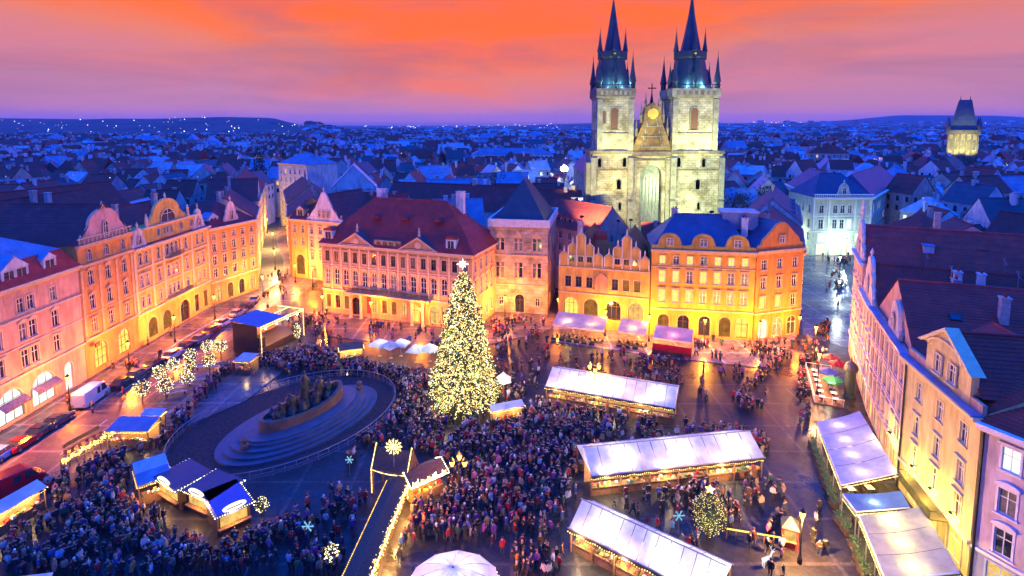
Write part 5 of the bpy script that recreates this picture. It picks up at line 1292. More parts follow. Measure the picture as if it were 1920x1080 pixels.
# ------------------------------------------------------------------ fir tree with lights
FIR = plain('fir needles', (.035, .06, .022), .8, .5, 2)
def leaf_cloud(points, size, rnd, mb, mi=0, droop=0.0):
    for p in points:
        a = Vector((rnd.uniform(-1, 1), rnd.uniform(-1, 1), rnd.uniform(-.8, .8))).normalized() * size * rnd.uniform(.6, 1.3)
        c = a.orthogonal().normalized() * size * rnd.uniform(.3, .6); p = Vector(p)
        mb.add([p - a, p + c, p + a - Vector((0, 0, droop)), p - c], [[0, 1, 2, 3]], mi)
def bulbs(pts, r, name, mats, parent, rnd=None):
    b = MB(); rnd = rnd or RNG; nm = len(mats)
    for p in pts: b.octa(p, r * rnd.uniform(.7, 1.2), rnd.randrange(nm))
    return stuff(b.build(name, mats, parent))
def christmas_tree():
    x, y = at(870, 762); H = 21.0; rnd = random.Random(3)
    t = thing('christmas_tree', 'giant fir tree covered in warm white lights with a shining star on top', 'christmas tree', (x, y, 0))
    m = MB(); m.tube((0, 0, 0), (0, 0, H), .45, .06, 10); m.build('trunk', [WOOD], t)
    def rad(z): f = (z - 1.6) / (H - 1.6); return 5.3 * (1 - f) ** .66 * (1 - .10 * math.exp(-((f) / .06) ** 2))
    br = MB(); nd = MB(); pts = []
    z = 1.8; k = 0
    while z < H - .5:
        R_ = rad(z); n = max(5, int(R_ * 6)); 
        for j in range(n):
            a = 2 * math.pi * (j + rnd.random()) / n + k; r = R_ * rnd.uniform(.82, 1.08); dz = -.22 * r * rnd.uniform(.4, 1.3)
            tip = Vector((r * math.cos(a), r * math.sin(a), z + dz)); base = Vector((0, 0, z + .2))
            if rnd.random() < .13: continue
            br.tube(base, tip, .05, .015, 3, caps=False)
            for q in range(int(4 + r * 4)):
                f = rnd.uniform(.35, 1.02) ** .8; p = base.lerp(tip, f) + Vector((rnd.gauss(0, .14), rnd.gauss(0, .14), rnd.gauss(0, .12))) * (1 + .2 * r)
                leaf_cloud([p], .30, rnd, nd, 0, .15)
            for q in range(int(5 + r * 7)):
                f = rnd.uniform(.45, 1.05); p = base.lerp(tip, f) + Vector((rnd.gauss(0, .16), rnd.gauss(0, .16), rnd.gauss(0, .16) + .12)); pts.append(p)
        z += .46 if R_ > 2 else .4; k += .37
    stuff(br.build('branch', [WOOD], t)); stuff(nd.build('needles', [FIR], t))
    bulbs(pts, .064, 'light_chain', [BULB_Y, BULB_Y, lit('pale bulb', (1.0, .92, .55), 4.5, 0), lit('amber bulb', (1.0, .55, .12), 3.0, 0)], t, rnd)
    s = MB(); o = []
    for k in range(16):
        a = math.pi * k / 8 + math.pi / 2; r = .85 if k % 4 == 0 else .6 if k % 2 == 0 else .24; o.append((r * math.cos(a), r * math.sin(a)))
    s.prism(o, -.12, .12); s.build('star', [BULB_W], t, loc=(0, 0, H + .7))
    for k, (lz, e) in enumerate(((3.2, 900), (7, 900), (12, 700))):
        for q in range(3):
            a = 2.1 * q + k; lamp_light('chain_glow', t, (rad(lz) * 1.12 * math.cos(a), rad(lz) * 1.12 * math.sin(a), lz), e, (1, .78, .30), .5)
    f = MB()
    for k in range(14):
        a = 2 * math.pi * k / 14; b_ = 2 * math.pi * (k + 1) / 14
        f.tube((4 * math.cos(a), 4 * math.sin(a), 0), (4 * math.cos(a), 4 * math.sin(a), 1.1), .05, n=5); f.tube((4 * math.cos(a), 4 * math.sin(a), 1.0), (4 * math.cos(b_), 4 * math.sin(b_), 1.0), .04, n=4)
    f.build('railing', [DARK_WOOD], t)
    return (x, y)
TREE_XY = christmas_tree()
def lit_ball_tree(x, y, label, rnd, cr=1.15, ch=3.4, group='small trees wrapped in lights on the terrace', dens=150, tall=1.0, br=.055):
    t = thing('lit_tree', label, 'tree', (x, y, 0), rnd.uniform(0, 6), group)
    m = MB(); m.tube((0, 0, 0), (.05, 0, ch * .55), .09, .06); 
    for k in range(6):
        a = k * 1.05; m.tube((.05, 0, ch * .5), (cr * .7 * math.cos(a), cr * .7 * math.sin(a), ch * .5 + cr * rnd.uniform(.2, 1.1)), .04, .012, 4)
    m.build('trunk', [WOOD], t)
    nd = MB(); pts = []
    for k in range(dens * 2):
        v = Vector((rnd.gauss(0, 1), rnd.gauss(0, 1), rnd.gauss(0, 1))).normalized() * cr * rnd.uniform(.45, 1.05); v.z *= tall
        leaf_cloud([v + Vector((0, 0, ch * .75))], .16, rnd, nd)
    for k in range(dens):
        v = Vector((rnd.gauss(0, 1), rnd.gauss(0, 1), rnd.gauss(0, 1))).normalized() * cr * rnd.uniform(.6, 1.08); v.z *= tall; pts.append(v + Vector((0, 0, ch * .75)))
    stuff(nd.build('crown', [FIR], t)); bulbs(pts, br, 'light_chain', [BULB_Y, BULB_Y, BULB_W if br > .04 else BULB_Y], t, rnd)
    return t
lrnd = random.Random(21)
for i, (px, py, lab) in enumerate([(268, 758, 'light wrapped ball tree nearest the blue roofed stall'), (312, 752, 'large light wrapped ball tree in front of the terrace, second from the blue stall'), (300, 726, 'light wrapped ball tree on the street edge of the terrace'), (326, 712, 'light wrapped ball tree on the street edge, nearer the parked dark cars'),
                                   (352, 736, 'light wrapped ball tree in the middle of the terrace above the railing'), (357, 712, 'light wrapped ball tree in the very middle of the terrace'), (358, 692, 'light wrapped ball tree on the street edge opposite the white parked car'), (390, 675, 'light wrapped tree on the street edge, nearly level with the stage'),
                                   (415, 675, 'light wrapped tree beside the small pale hut next to the stage'), (394, 702, 'small light wrapped tree over the crowd end of the terrace')]):
    lit_ball_tree(*at(px, py), lab, lrnd, 1.25 if i < 2 else 1.1)
bush = lit_ball_tree(*at(1328, 1003), 'tall rounded bush covered in tiny yellow lights between two long stalls', lrnd, 1.7, 3.2, None, 560, 1.25, .034)
sm = MB(); o = [((.5 if k % 2 == 0 else .2) * math.cos(math.pi * k / 5 + math.pi / 2), (.5 if k % 2 == 0 else .2) * math.sin(math.pi * k / 5 + math.pi / 2)) for k in range(10)]
sm.prism(o, -.06, .06); sm.build('star', [BULB], bush, loc=(0, 0, 5.0)); lamp_light('chain_glow', bush, (0, -2.2, 2.6), 260, (1, .8, .25), .4)

# ------------------------------------------------------------------ market stalls
ROOF_W = canvas('white stall canvas', (.84, .88, .88), .50)
GOODS = [plain('goods ' + n, c, .6, .3, 6) for n, c in (('red', (.5, .04, .03)), ('gold', (.6, .35, .06)), ('green', (.06, .20, .05)), ('white', (.7, .66, .6)), ('brown', (.2, .09, .03)))]
def long_stall(name, label, E0, E1, R0, zE, zR, npan, lights, roofm=ROOF_W, warm=(1, .66, .26), energy=420, cat='market stall', group='long white roofed market stalls', bulb=True, under=800):
    """E0-E1: the eaves nearest us; R0: a ridge point above E0's end"""
    E0, E1, R0 = V2(E0), V2(E1), V2(R0)
    d = E1 - E0; L_ = d.length; rz = math.atan2(d.y, d.x)
    n = Vector((-math.sin(rz), math.cos(rz), 0)); half = (R0 - E0).dot(n)
    t = thing(name, label, cat, E0, rz, group); Wd = 2 * half
    for k in range(npan):
        a, b = L_ * k / npan + .035, L_ * (k + 1) / npan - .035
        for s in (0, 1):
            m = MB(); y0, y1 = (0, half) if s == 0 else (Wd, half)
            sg = .10 * math.sin(k * 1.7)
            pts = []
            for q in range(5):
                f = q / 4; zz = zE + (zR - zE) * f - .10 * math.sin(math.pi * f)
                pts.append((y0 + (y1 - y0) * f, zz))
            for q in range(4):
                (ya, za), (yb, zb) = pts[q], pts[q + 1]
                m.add([(a, ya, za), (b, ya, za), (b, yb, zb), (a, yb, zb), ((a + b) / 2, ya, za - .03), ((a + b) / 2, yb, zb - .03)], [[0, 4, 5, 3], [4, 1, 2, 5]], 0)
            m.build('roof_panel', [roofm], t)
            fr = None
    r = MB(); r.tube((-.1, half, zR + .03), (L_ + .1, half, zR + .03), .07, n=5); r.tube((-.1, 0, zE), (L_ + .1, 0, zE), .06, n=5); r.tube((-.1, Wd, zE), (L_ + .1, Wd, zE), .06, n=5); r.build('roof_frame', [STEEL], t)
    for x in (.05, L_ - .05):
        g = MB(); g.add([(x, 0, zE), (x, Wd, zE), (x, half, zR)], [[0, 1, 2]]); g.build('gable_sheet', [roofm], t)
    npost = max(3, npan // 2 + 1); pm = MB(); pm.box(-.07, -.07, 0, .07, .07, zE - .05); pme = pm.mesh('post', [WOOD])
    for k in range(npost):
        x = .1 + (L_ - .2) * k / (npost - 1)
        for yy in (.35, Wd - .35): link(pme, 'post', t, (x, yy, 0))
    nb = npost - 1
    cm = MB(); w = (L_ - .2) / nb - .3; cm.box(-w / 2, 0, 0, w / 2, .7, .95, 0); cm.box(-w / 2 - .06, -.12, .95, w / 2 + .06, .8, 1.02, 1); cme = cm.mesh('counter', [WOOD, WOOD])
    for k in range(nb):
        x = .1 + (L_ - .2) * (k + .5) / nb; link(cme, 'counter', t, (x, .45, 0))
        link(cme, 'counter', t, mat4=Matrix.Translation((x, Wd - .45, 0)) @ Matrix.Rotation(math.pi, 4, 'Z'))
        g = MB()
        for q in range(12): gx = x + RNG.uniform(-w / 2 + .15, w / 2 - .15); gy = RNG.uniform(.5, 1.0); s = RNG.uniform(.08, .16); hh = RNG.uniform(.1, .3); g.box(gx - s, gy - s, 1.021, gx + s, gy + s, 1.02 + hh, RNG.randrange(5))
        stuff(g.build('goods', GOODS, t))
    bw = MB(); bw.box(.1, half - .05, 0, L_ - .1, half + .05, zE + .2); bw.build('back_wall', [plain('pine boards', (.42, .25, .11), .7, .3, 5)], t)
    fa = MB(); fa.box(0, -.05, zE - .4, L_, -.01, zE - .04); fa.box(0, Wd + .01, zE - .4, L_, Wd + .05, zE - .04); fa.build('valance', [DARK_WOOD], t)
    if bulb:
        pts = [(L_ * k / (L_ * 4), yy, zE - .28 - .06 * math.sin(k * .9)) for k in range(int(L_ * 4)) for yy in (-.12, Wd + .12)]
        bulbs(pts, .06, 'light_chain', [BULB, BULB_Y], t)
    lm = MB(); lm.lathe([(.04, .3), (.16, .1), (.16, 0), (.06, -.06)], 8); lme = lm.mesh('lamp', [BULB_W])
    for f in lights:
        for s in (-1, 1):
            lo = link(lme, 'lamp', t, (L_ * f, half + s * half * .45, zE + .05)); lamp_light('stall_light', lo, (.4, 0, .12), energy * (1 if s < 0 else .6), (1, .86, .48), .15)
    for k in range(nb):
        x = .1 + (L_ - .2) * (k + .5) / nb
        if k % 2 == 0 or nb < 4: lamp_light('counter_light', t, (x, -.1, zE - .55), under, warm, .15)
    return t
long_stall('market_stall', 'long white roofed stall behind the others, in front of a three armed lamp', G(1022, 724, 2.7), G(1266, 766, 2.7), G(1031, 687, 4.2), 2.7, 4.2, 13, (.17, .5, .83))
long_stall('market_stall', 'long white roofed stall tilting up to the east, above the lit bush', G(1109, 893, 2.7), G(1434, 858, 2.7), G(1101, 838, 4.3), 2.7, 4.3, 13, (.18, .52, .85), energy=520, under=1000)
long_stall('market_stall', 'long pinkish white roofed stall running off the bottom edge of the photo', G(1066, 990, 2.7), G(1340, 1128, 2.7), G(1084, 933, 4.3), 2.7, 4.3, 12, (.20, .62, .92), energy=440, under=1000)
BLUE_CANVAS = canvas('blue stall canvas', (.14, .27, .46), .25); SKY_CANVAS = canvas('light blue stall canvas', (.42, .58, .80), .3)
def flat_stall(label, c0, c1, c2, z_low, z_high, roofm, energy=300, second=None, group='small market stalls', goods=True, sides=True, warm=(1, .62, .18)):
    """c0-c1 front eaves, c1-c2 going back; a lean-to roof that rises towards the back"""
    a, b, c = V2(c0), V2(c1), V2(c2); d = b - a; L_ = d.length; rz = math.atan2(d.y, d.x); n = Vector((-math.sin(rz), math.cos(rz), 0)); D = abs((c - b).dot(n))
    t = thing('market_stall', label, 'market stall', a, rz, group)
    k = 2 if second else 1
    for i in range(k):
        y0, y1 = D * i / k, D * (i + 1) / k; za = z_low + (z_high - z_low) * i / k; zb = z_low + (z_high - z_low) * (i + 1) / k
        m = MB(); m.add([(0, y0, za), (L_, y0, za), (L_, y1 - .02, zb), (0, y1 - .02, zb), (0, y0, za - .08), (L_, y0, za - .08), (L_, y1 - .02, zb - .08), (0, y1 - .02, zb - .08)], [[0, 1, 2, 3], [7, 6, 5, 4], [0, 4, 5, 1], [1, 5, 6, 2], [2, 6, 7, 3], [3, 7, 4, 0]])
        m.build('roof_panel', [second if i and second else roofm], t)
    pm = MB(); pm.box(-.06, -.06, 0, .06, .06, z_low - .1); pme = pm.mesh('post', [WOOD])
    for x in (.1, L_ - .1):
        for y in (.2, D - .2): link(pme, 'post', t, (x, y, 0))
    w = MB(); w.box(.1, D - .25, 0, L_ - .1, D - .2, z_low - .15); w.build('back_wall', [plain('pine boards', (.42, .25, .11), .7, .3, 5)], t)
    w = MB(); w.box(.15, .3, 0, L_ - .15, .9, 1.0); w.build('counter', [WOOD], t)
    g = MB()
    for q in range(int(L_ * 5)): gx, gy, s = RNG.uniform(.3, L_ - .3), RNG.uniform(.35, .85), RNG.uniform(.08, .16); g.box(gx - s, gy - s, 1.001, gx + s, gy + s, 1.0 + RNG.uniform(.1, .35), RNG.randrange(5))
    stuff(g.build('goods', GOODS, t))
    pts = [(L_ * q / (L_ * 5), -.08, z_low - .2 - .07 * abs(math.sin(q * .6))) for q in range(int(L_ * 5))] + [(-.08 if s else L_ + .08, D * q / 12, z_low - .15) for q in range(12) for s in (0, 1)]
    bulbs(pts, .06, 'light_chain', [BULB, BULB_Y], t)
    for f in ((.25, .75) if L_ > 4 else (.5,)): lamp_light('stall_light', t, (L_ * f, D * .35, z_low - .35), energy, warm, .15)
    return t
flat_stall('blue roofed stall beside the street, south of the terrace of lit trees', G(197, 808, 2.6), G(276, 808, 2.6), G(300, 779, 3.2), 2.6, 3.1, BLUE_CANVAS, 420)
flat_stall('light blue roofed annex at the back corner of the blue stall', G(262, 779, 2.8), G(300, 779, 2.8), G(314, 764, 3.2), 2.8, 3.1, SKY_CANVAS, 150)
flat_stall('stall with a pale blue ridge seam, lowest by the red van', G(-20, 975, 2.6), G(88, 912, 2.6), G(66, 897, 3.4), 2.6, 3.2, SKY_CANVAS, 500, SKY_CANVAS)
flat_stall('stall with a two tone blue roof beside the monument railing', G(258, 912, 2.6), G(322, 890, 2.6), G(312, 846, 3.4), 2.6, 3.3, BLUE_CANVAS, 420, SKY_CANVAS)
flat_stall('little stall with white roof at the foot of the giant fir', G(922, 772, 2.6), G(984, 760, 2.6), G(978, 748, 3.0), 2.6, 3.0, ROOF_W, 300)
flat_stall('pale roofed hut between the stage and the lit tree terrace', G(438, 676, 2.6), G(468, 678, 2.6), G(466, 661, 2.9), 2.6, 2.9, SKY_CANVAS, 160)
flat_stall('yellow lit stall by the palace, left of the white parasols', G(636, 658, 2.5), G(682, 652, 2.5), G(672, 640, 3.0), 2.5, 3.0, canvas('dark brown canvas', (.20, .11, .05), .2), 420, warm=(1, .75, .25))
# dark booths with rows of bulbs and a glowing white sign box
def booth(label, px, py, rz, w=4.2, d=3.4, roofm=None):
    x, y = at(px, py); t = thing('food_booth', label, 'food booth', (x, y, 0), rz, 'dark booths below the monument')
    b = MB(); b.box(-w / 2, 0, 0, w / 2, d, 2.35, 0); b.build('body', [DARK_WOOD], t)
    b = MB(); b.prism([(-w / 2 - .3, 2.36), (w / 2 + .3, 2.36), (w / 2 + .1, 2.75), (-w / 2 - .1, 2.75)], -.5, d + .2); b.build('roof', [roofm or plain('dark blue felt roof', (.035, .04, .08), .5)], t)
    o = MB(); o.box(-w / 2 + .3, -.06, 1.05, w / 2 - .3, .0, 2.1); o.build('serving_hatch', [PANE_WARM], t)
    c = MB(); c.box(-w / 2, -.45, .9, w / 2, -.061, 1.0); c.build('counter', [WOOD], t)
    s = MB()
    for k in range(2): pass
    pr = [(1.15 * math.cos(a) if abs(math.cos(a)) > .5 else 1.15 * math.cos(a), .34 * math.sin(a)) for a in [math.pi * k / 8 for k in range(16)]]
    s.prism([(p, 3.0 + q) for p, q in pr], -.55, -.35); so = s.build('sign_box', [lit('white lit sign', (1, .97, .85), 1.6, 0)], t)
    q = MB(); q.box(-.75, -.56, 2.94, .75, -.551, 3.06); q.build('sign_band', [DARK_WOOD], so)
    pts = [(-w / 2 - .3 + (w + .6) * k / 16, -.55, 2.55) for k in range(17)] + [(s_ * (w / 2 + .3), -.5 + (d + .7) * k / 12, 2.6) for k in range(13) for s_ in (-1, 1)] + [(-w / 2 - .3 + (w + .6) * k / 16, d + .25, 2.6) for k in range(17)]
    bulbs(pts, .065, 'light_chain', [BULB_Y, BULB_W], t)
    lamp_light('hatch_light', t, (0, -.9, 1.9), 600, (1, .5, .12), .2)
booth('dark booth with glowing oval sign beside the two tone blue stall', 318, 945, -.55)
booth('dark booth with glowing oval sign, middle of the three below the monument', 378, 968, -.45)
booth('dark booth with blue panel roof outlined in bulbs by a yellow lit shrub', 440, 995, .75, 3.2, 4.4, plain('deep blue roof sheet', (.04, .07, .28), .4))
lit_ball_tree(*at(492, 965), 'yellow lit shrub in a pot by the monument railing', lrnd, .75, 1.6, None, 90)
lit_ball_tree(*at(623, 1068), 'yellow lit shrub at the near end of the dark stall row', lrnd, .7, 2.2, None, 90, 1.4)
# chalet rows outlined with light chains
CHALET = plain('chalet shingles', (.10, .05, .03), .75, .4, 5)
def chalet(label, A, B, D, zE, zR, energy, chain_mat, front=True, icicle=False, group='wooden chalets outlined in lights', gables=True, back=None):
    a, b = V2(A), V2(B); d = b - a; L_ = d.length; rz = math.atan2(d.y, d.x)
    t = thing('wooden_chalet', label, 'market chalet', a, rz, group); h = D / 2
    w = MB(); w.box(.2, .9, 0, L_ - .2, D - .2, zE - .05); w.build('body', [WOOD], t)
    for s in (0, 1):
        m = MB(); y0 = -.2 if s == 0 else D + .2
        slope(m, (-.2, y0, zE), (L_ + .2, y0, zE), (L_ + .2, h, zR), (-.2, h, zR), 8, .05); m.build('roof_panel', [CHALET], t)
    g = MB()
    for x in (0.2, L_ - .25): g.prism([(.9, zE - .05), (D - .2, zE - .05), (h, zR - .1)], 0, .05, 0, Matrix(((0, 1, 0, x), (1, 0, 0, 0), (0, 0, 1, 0), (0, 0, 0, 1))))
    for k, x in enumerate((0.2, L_ - .25)): 
        gg = MB(); gg.prism([(.9, zE - .05), (D - .2, zE - .05), (h, zR - .1)], 0, .05, 0, Matrix(((0, 1, 0, x), (1, 0, 0, 0), (0, 0, 1, 0), (0, 0, 0, 1)))); gg.build('gable_board', [WOOD], t)
    c = MB(); c.box(.2, .25, 0, L_ - .2, .895, .98); c.build('counter', [WOOD], t)
    gd = MB()
    for q in range(int(L_ * 5)): gx, gy, s = RNG.uniform(.3, L_ - .3), RNG.uniform(.3, .8), RNG.uniform(.07, .15); gd.box(gx - s, gy - s, .981, gx + s, gy + s, .98 + RNG.uniform(.1, .35), RNG.randrange(5))
    stuff(gd.build('goods', GOODS, t))
    pts = [(-.2 + (L_ + .4) * k / int(L_ * 7), -.28, zE - .06 + .03 * math.sin(k)) for k in range(int(L_ * 7) + 1)]
    if gables:
        for x in (-.26, L_ + .26):
            for k in range(int(D * 6)):
                f = k / int(D * 6); yy = -.2 + (D + .4) * f; pts.append((x, yy, zE + (zR - zE) * (1 - abs(2 * f - 1)) + .05))
    bulbs(pts, .085, 'light_chain', [chain_mat], t)
    if back:
        pts = [(L_ * RNG.random(), -.28 + RNG.gauss(0, .17), zE + .02 + RNG.gauss(0, .14)) for k in range(int(L_ * 28))]; bulbs(pts, .06, 'light_garland', [BULB, BULB_Y], t)
    if back: bulbs([(L_ * k / int(L_ * 4), D + .28, zE - .02) for k in range(int(L_ * 4))], .07, 'light_chain', [back], t)
    if icicle:
        ic = []
        for k in range(int(L_ * 5)):
            x = L_ * k / int(L_ * 5)
            for q in range(RNG.randrange(3, 9)): ic.append((x, -.3, zE + .1 * q))
        bulbs(ic, .06, 'icicle_lights', [BULB_W, BULB], t)
    n = max(1, int(L_ / 3.2))
    for k in range(n): lamp_light('stall_light', t, (L_ * (k + .5) / n, -.15, zE - .5), energy, (1, .50, .12), .15)
    return t
chalet('long narrow chalet row, one eave chain blazing gold and the other amber', G(688, 1086, 2.5), G(764, 900, 2.5), 2.0, 2.5, 2.9, 1500, BULB, back=lit('amber chain', (1.0, .55, .08), 4.0, 0), gables=False)
chalet('chalet with tall icicle lights beside the bright lamp', G(772, 912, 2.5), G(836, 884, 2.5), 2.8, 2.5, 3.4, 620, BULB_W, icicle=True)
# nativity shelter: two gable frames of light joined by a garland, and a glowing comet star on a pole
nx_, ny_ = at(742, 920)
nat = thing('nativity_shelter', 'open wooden shelter with two triangular gable frames of lights', 'shelter', (nx_, ny_, 0), -.25)
m = MB()
for x in (-2.2, 2.2):
    for y in (-1.2, 1.2): m.box(x - .1, y - .1, 0, x + .1, y + .1, 3.0)
m.box(-2.3, -1.3, 3.0, 2.3, 1.3, 3.15); m.build('frame', [WOOD], nat)
pts = []
for gx in (-2.2, 2.2):
    gm = MB(); gm.prism([(-1.3, 3.15), (1.3, 3.15), (0, 5.4)], -.05, .05, 0, Matrix(((0, 1, 0, gx), (1, 0, 0, 0), (0, 0, 1, 0), (0, 0, 0, 1)))); gm.build('gable_board', [CHALET], nat)
    for k in range(26):
        f = k / 25
        for s in (-1, 1): pts.append((gx - .1, s * 1.35 * (1 - f), 3.15 + 2.35 * f))
    for k in range(20): pts.append((gx - .1, -1.35, .3 + 2.8 * k / 19))
pts += [(-2.2 + 4.4 * k / 30, -1.35, 3.05 - .25 * math.sin(math.pi * k / 30)) for k in range(31)]
m = MB(); m.prism([(-1.4, 3.2), (1.4, 3.2), (0, 5.1)], -2.1, 2.1, 0, Matrix(((0, 1, 0, 0), (1, 0, 0, 0), (0, 0, 1, 0), (0, 0, 0, 1)))); m.build('roof', [CHALET], nat)
bulbs(pts, .07, 'light_chain', [BULB, BULB_Y], nat); lamp_light('shelter_light', nat, (0, -1.2, 2.2), 320, (1, .5, .12), .2)
def star_pole(name, label, cat, px, py, z, r, n, mat, group=None):
    x, y = at(px, py, z); t = thing(name, label, cat, (x, y, 0), 0, group)
    p = MB(); p.tube((0, 0, 0), (0, 0, z - r * .3), .05); p.build('pole', [STEEL], t)
    s = MB()
    for k in range(n):
        a = math.pi * k / n; c, q = math.cos(a), math.sin(a); s.tube((-r * c, 0, z - r * q), (r * c, 0, z + r * q), .055, n=4)
        for f in (.6,):
            for sg in (-1, 1): s.tube((sg * r * c * f, 0, z + sg * r * q * f), (sg * (r * c * .85 - r * q * .18), 0, z + sg * (r * q * .85 + r * c * .18)), .04, n=4)
    s.build('star', [mat], t); return t
star_pole('comet_star', 'glowing yellow star above the two triangular light frames', 'star light', 738, 838, 6.0, .95, 6, BULB_Y)
ICE = lit('ice blue light rod', (.30, .70, 1.0), .9, 0)
star_pole('snowflake_light', 'ice blue snowflake light standing among the crowd below the monument', 'snowflake light', 577, 987, 2.0, .6, 3, ICE, 'snowflake lights')
star_pole('snowflake_light', 'ice blue snowflake light beside the lit bush', 'snowflake light', 1273, 967, 2.0, .6, 3, ICE, 'snowflake lights')
star_pole('snowflake_light', 'ice blue snowflake light by the railing, nearest the nativity shelter', 'snowflake light', 655, 862, 2.0, .5, 3, ICE, 'snowflake lights')
# round canopy at the bottom edge
dx_, dy_ = at(850, 1100, 3.4)
t = thing('round_canopy', 'round white twelve sided canopy glowing from below at the bottom edge', 'canopy', (dx_, dy_, 0))
CAN = canvas('pearl canvas', (.82, .80, .84), .5); mm = MB()
for k in range(12):
    a, c = 2 * math.pi * k / 12, 2 * math.pi * (k + 1) / 12; m = MB()
    pr = [(4.1, 3.0), (3.95, 3.5), (2.9, 4.25), (1.6, 4.85), (.12, 5.2)]
    for i in range(4):
        (r0, z0), (r1, z1) = pr[i], pr[i + 1]; e = .012
        m.add([(r0 * math.cos(a + e), r0 * math.sin(a + e), z0), (r0 * math.cos(c - e), r0 * math.sin(c - e), z0), (r1 * math.cos(c - e), r1 * math.sin(c - e), z1), (r1 * math.cos(a + e), r1 * math.sin(a + e), z1)], [[0, 1, 2, 3]])
    m.build('canopy_panel', [CAN], t)
    q = MB(); q.tube((4.0 * math.cos(a), 4.0 * math.sin(a), 3.45), (.1 * math.cos(a), .1 * math.sin(a), 5.18), .035, n=4); q.tube((4.0 * math.cos(a), 4.0 * math.sin(a), 0), (4.0 * math.cos(a), 4.0 * math.sin(a), 3.5), .05, n=5); q.build('rib', [STEEL], t)
c = MB(); c.lathe([(2.2, 0), (2.2, 1.0), (2.35, 1.05)], 16); c.build('counter', [WOOD], t)
bulbs([(4.15 * math.cos(2 * math.pi * k / 60), 4.15 * math.sin(2 * math.pi * k / 60), 2.95) for k in range(60)], .06, 'light_chain', [BULB], t)
for k in range(4): lamp_light('canopy_light', t, (1.5 * math.cos(k * 1.57 + .6), 1.5 * math.sin(k * 1.57 + .6), 3.7), 150, (1, .82, .42), .15)
lamp_light('canopy_light', t, (4.7, 1.8, 2.6), 2200, (1, .30, .05), .2)
# white canopy corner at the lower left
t = flat_stall('white roofed stall of which one corner shows at the bottom', G(-70, 1115, 2.8), G(90, 1096, 2.8), G(72, 1074, 3.4), 2.8, 3.3, ROOF_W, 300)
# white parasols before the palace
PAR = canvas('white parasol cloth', (.80, .82, .74), .45)
def parasol_mesh(mat, r=1.7, n=8, z=2.4, hgt=.9):
    return r, n, z, hgt, mat
def parasol(label, x, y, r, z, hgt, mat, energy=0, n=8, group='parasols', col=(1, .92, .6)):
    t = thing('parasol', label, 'parasol', (x, y, 0), RNG.uniform(0, .6), group)
    p = MB(); p.tube((0, 0, 0), (0, 0, z + hgt + .15), .04); p.lathe([(.35, 0), (.35, .08), (.05, .12)], 8); p.build('pole', [STEEL], t)
    m = MB()
    for k in range(n):
        a, c = 2 * math.pi * k / n, 2 * math.pi * (k + 1) / n
        P = [(r * math.cos(a), r * math.sin(a), z), (r * math.cos(c), r * math.sin(c), z), (0, 0, z + hgt)]; mid = ((P[0][0] + P[1][0]) * .47, (P[0][1] + P[1][1]) * .47, z + .03)
        m.add([P[0], mid, P[1], P[2], (P[0][0], P[0][1], z - .22), (P[1][0], P[1][1], z - .22), (mid[0], mid[1], z - .2)], [[0, 1, 3], [1, 2, 3], [0, 4, 6, 1], [1, 6, 5, 2]])
    m.build('cloth', [mat], t)
    if energy: lamp_light('parasol_light', t, (.3, 0, z - .25), energy, col, .12)
    return t
for px, py, r, lab in ((712, 668, 2.2, 'tall white parasol lit from below, first of three before the palace'), (733, 672, 1.9, 'white parasol squeezed between the two others before the palace'), (752, 668, 2.0, 'pinkish white parasol nearest the pair by the fir tree'), (780, 680, 1.9, 'white parasol lit greenish, one of the pair beside the fir'), (806, 678, 1.7, 'pinkish white parasol touching the giant fir')):
    parasol(lab, *at(px, py), r, 2.4, 1.0, PAR, 170, 4 if r > 1.8 else 8, 'white parasols before the palace')
parasol('small white peaked hut roof right beside the giant fir', *at(944, 742), 1.4, 2.6, 1.3, PAR, 90, 6, None)
